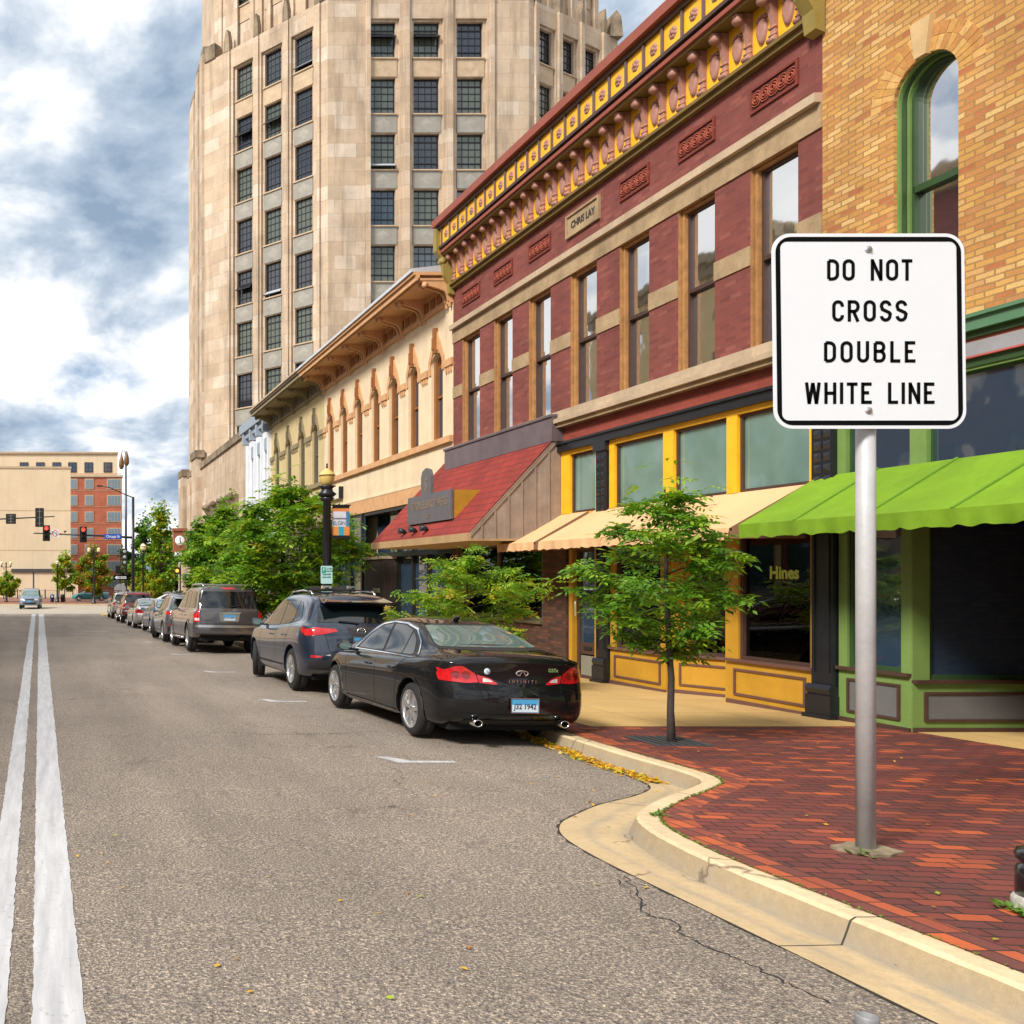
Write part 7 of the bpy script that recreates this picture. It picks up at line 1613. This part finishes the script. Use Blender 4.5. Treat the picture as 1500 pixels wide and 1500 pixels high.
sn = thing('street_name_sign', 'blue street name sign at the pole end of the mast arm', 'sign', (X(165), 75.7, Z(786))); o2 = tuple(sn.location); m = MB(o2); m.box(X(152.5), X(177.5), 75.7, 75.73, Z(789.5), Z(782.5)); sp_ = m.build('sign_panel', plain('street sign blue', (.01, .08, .45), .5), sn); text('lettering', 'Chicago St', .3, SGW, sp_, Vector((X(165), 75.69, Z(786.2)))-Vector(o2), (1, 0, 0), (0, 0, 1), .002, .003, .9)
m = thing('traffic_camera', 'small detector camera on the mast arm between the lights', 'camera', (X(95), 75.9, Z(779))); o2 = tuple(m.location); mm = MB(o2); mm.tube([(X(95), 76, Z(783)), (X(95), 76, Z(779))], .02, 6); mm.tube([(X(93.5), 76, Z(779)), (X(97), 76, Z(778))], .07, 8); mm.build('camera_body', SB, m)
# second mast arm reaching in from the left, seen from behind
k = 92/1300; m0 = thing('signal_pole', 'far signal mast arm reaching in from the left with lights seen from behind', 'pole', (X(-60), 92, -1.4)); off = tuple(m0.location)
m = MB(off); m.tube([(X(-60), 92, -1.4), (X(-60), 92, Z(764))], [.17, .12], 12); m.build('pole', LBLK, m0); m = MB(off); m.tube([(X(-60), 92, Z(763)), (X(30), 92, Z(759)), (X(80), 92, Z(756.5))], [.1, .07, .05], 10); m.build('mast_arm', LBLK, m0)
signal_head('traffic_light', 'back of a square signal head at the left end of the far mast arm', 16, 760, 91.8, 13*k, 13*k, back=True)
signal_head('traffic_light', 'back of a tall signal head near the tip of the far mast arm', 58, 758, 91.8, 11*k, 26*k, back=True)
# tall lamp with teardrop heads
k = 80/1300; t = thing('street_lamp', 'very tall thin black pole with teardrop lamps beside the signal pole', 'street lamp', (X(184.5), 80, -1.4)); off = tuple(t.location)
m = MB(off); m.tube([(X(184.5), 80, -1.4), (X(184.5), 80, Z(664))], [.14, .07], 12); m.tube([(X(184.5), 80, Z(668)), (X(183), 80, Z(661)), (X(179), 80, Z(660)), (X(178), 80, Z(666))], .035, 8); m.build('post', LBLK, t)
for px, py in ((178, 668), (185.5, 663)): m = MB(off); m.lathe([(0, .5), (.05, .5), (.1, .3), (.2, -.05), (.24, -.45), (.22, -.62), (.12, -.8), (0, -.84)], (X(px), 80, Z(py+6)), 16); m.build('teardrop_lamp', plain('brown lamp', (.16, .08, .03), .4, .2), t)
# pedestrian signals and one way sign
k = 78/1300; t = thing('pedestrian_signal', 'stack of dark pedestrian and vehicle signals on the signal pole', 'traffic light', (X(182), 78, Z(817))); off = tuple(t.location); m = MB(off); m.box(X(179), X(186), 77.8, 78.1, Z(829), Z(804)); m.box(X(169), X(176), 77.8, 78.1, Z(840), Z(829)); m.tube([(X(176), 78, -1.4), (X(176), 78, Z(804))], .06, 8); m.build('housing', SB, t)
for q in range(3): m = MB(off); m.lathe([(0, -.03), (.13, -.02), (.15, 0)], (X(182.5), 77.79, Z(808+q*8)), 14, 0, 'y', close=False); m.build('lens', plain('pale lens', (.35, .4, .4), .4), t)
ow = thing('one_way_sign', 'black and white one way arrow sign below the pedestrian signals', 'sign', (X(176), 77.6, Z(846))); off = tuple(ow.location); m = MB(off); m.box(X(166), X(186), 77.6, 77.63, Z(849.5), Z(842.5)); op_ = m.build('sign_panel', SGK, ow)
m = MB(off); zc = Z(846); m.poly([(X(167.5), 77.59, zc), (X(171), 77.59, zc+.17), (X(171), 77.59, zc+.1), (X(184.5), 77.59, zc+.1), (X(184.5), 77.59, zc-.1), (X(171), 77.59, zc-.1), (X(171), 77.59, zc-.17)][::-1]); m.build('arrow', SGW, op_); text('lettering', 'ONE WAY', .16, SGK, op_, Vector((X(178), 77.58, zc))-Vector(off), (1, 0, 0), (0, 0, 1), .001, .002)
k = 60/1300; t = thing('pedestrian_signal', 'lit orange pedestrian hand signal near the tower corner', 'traffic light', (X(259.5), 58, Z(836))); off = tuple(t.location); m = MB(off); m.box(X(256), X(263), 60, 60.2, Z(841), Z(831)); m.tube([(X(265), 60.3, gz(60)), (X(265), 60.3, Z(829))], .06, 8); m.build('housing', SB, t); m = MB(off); m.lathe([(0, -.01), (.11, 0)], (X(259.5), 59.98, Z(836)), 14, 0, 'y', close=False); m.build('lens', ORL, t)
# fence, bins and low things on the plaza
k = 122/1300; t = thing('railing_fence', 'dark thin railing along the front of the blank beige building', 'fence', (X(95), 122, -1.27)); off = tuple(t.location)
m = MB(off); z0, z1 = -1.27, Z(864.5); m.bar((X(-40), 122, z1), (X(200), 122, z1), .05, .05); m.bar((X(-40), 122, z0+.2), (X(200), 122, z0+.2), .04, .04)
xx = X(-40)
while xx < X(200): m.bar((xx, 122, z0), (xx, 122, z1), .03, .03); xx += .28
m.build('railing', plain('fence paint', (.10, .09, .09), .6), t)
m = MB(off)
for q in range(12): xx = X(-35)+q*1.9; m.box(xx-.07, xx+.07, 121.93, 122.07, z0, z1+.1)
m.build('fence_posts', LBLK, t)
for nm, lab, px, mt in (('litter_bin', 'blue litter bin by the small yellow green tree', 76.5, plain('bin blue', (.03, .06, .16), .5)), ('litter_bin', 'black litter bin right of the single globe lamp', 91.5, SB)):
    kk = 106/1300; t = thing(nm, lab, 'bin', ((px-84)*kk, 106, -1.27)); off = tuple(t.location); m = MB(off); x = (px-84)*kk; m.lathe([(0, 0), (.2, 0), (.24, .7), (.26, .72), (.26, .8), (.14, .95), (0, .96)], (x, 106, -1.27), 14); m.build('bin_body', mt, t); m = MB(off); m.box(x-.1, x+.1, 105.73, 105.77, -.68, -.5); m.build('opening', PLW if 'blue' in lab else DKL, t)
# grey back of a sign and brown kiosk roof beyond the row
k = 74/1300; t = thing('round_sign', 'grey back of a round topped sign behind the last parked car', 'sign', (X(176), 74, -1.4)); off = tuple(t.location); m = MB(off); cx, cz = X(176), Z(863); m.prism([(cx+.5*math.cos(a), cz+.45*math.sin(a)) for a in [math.pi*j/14 for j in range(15)]]+[(cx-.5, cz-.1), (cx+.5, cz-.1)], lambda p: Vector((p[0], 74, p[1])), lambda p: Vector((p[0], 74.03, p[1]))); m.tube([(cx, 74.05, -1.4), (cx, 74.05, cz)], .035, 8); m.build('sign_back', plain('sign back grey', (.3, .31, .33), .5, .3), t)
k = 112/1300; t = thing('kiosk', 'low brown kiosk roof behind the ornamental shrub', 'kiosk', (X(208), 112, -1.27)); off = tuple(t.location); m = MB(off); m.box(X(199), X(217), 112, 113.5, -1.27, Z(864)); m.build('kiosk_wall', plain('kiosk brown', (.14, .05, .03), .7), t); m = MB(off); m.box(X(197), X(219), 111.8, 113.7, Z(864), Z(860)); m.box(X(200), X(216), 111.95, 112, -1.0, Z(870)); m.build('kiosk_roof', plain('kiosk roof', (.22, .07, .04), .7), t)
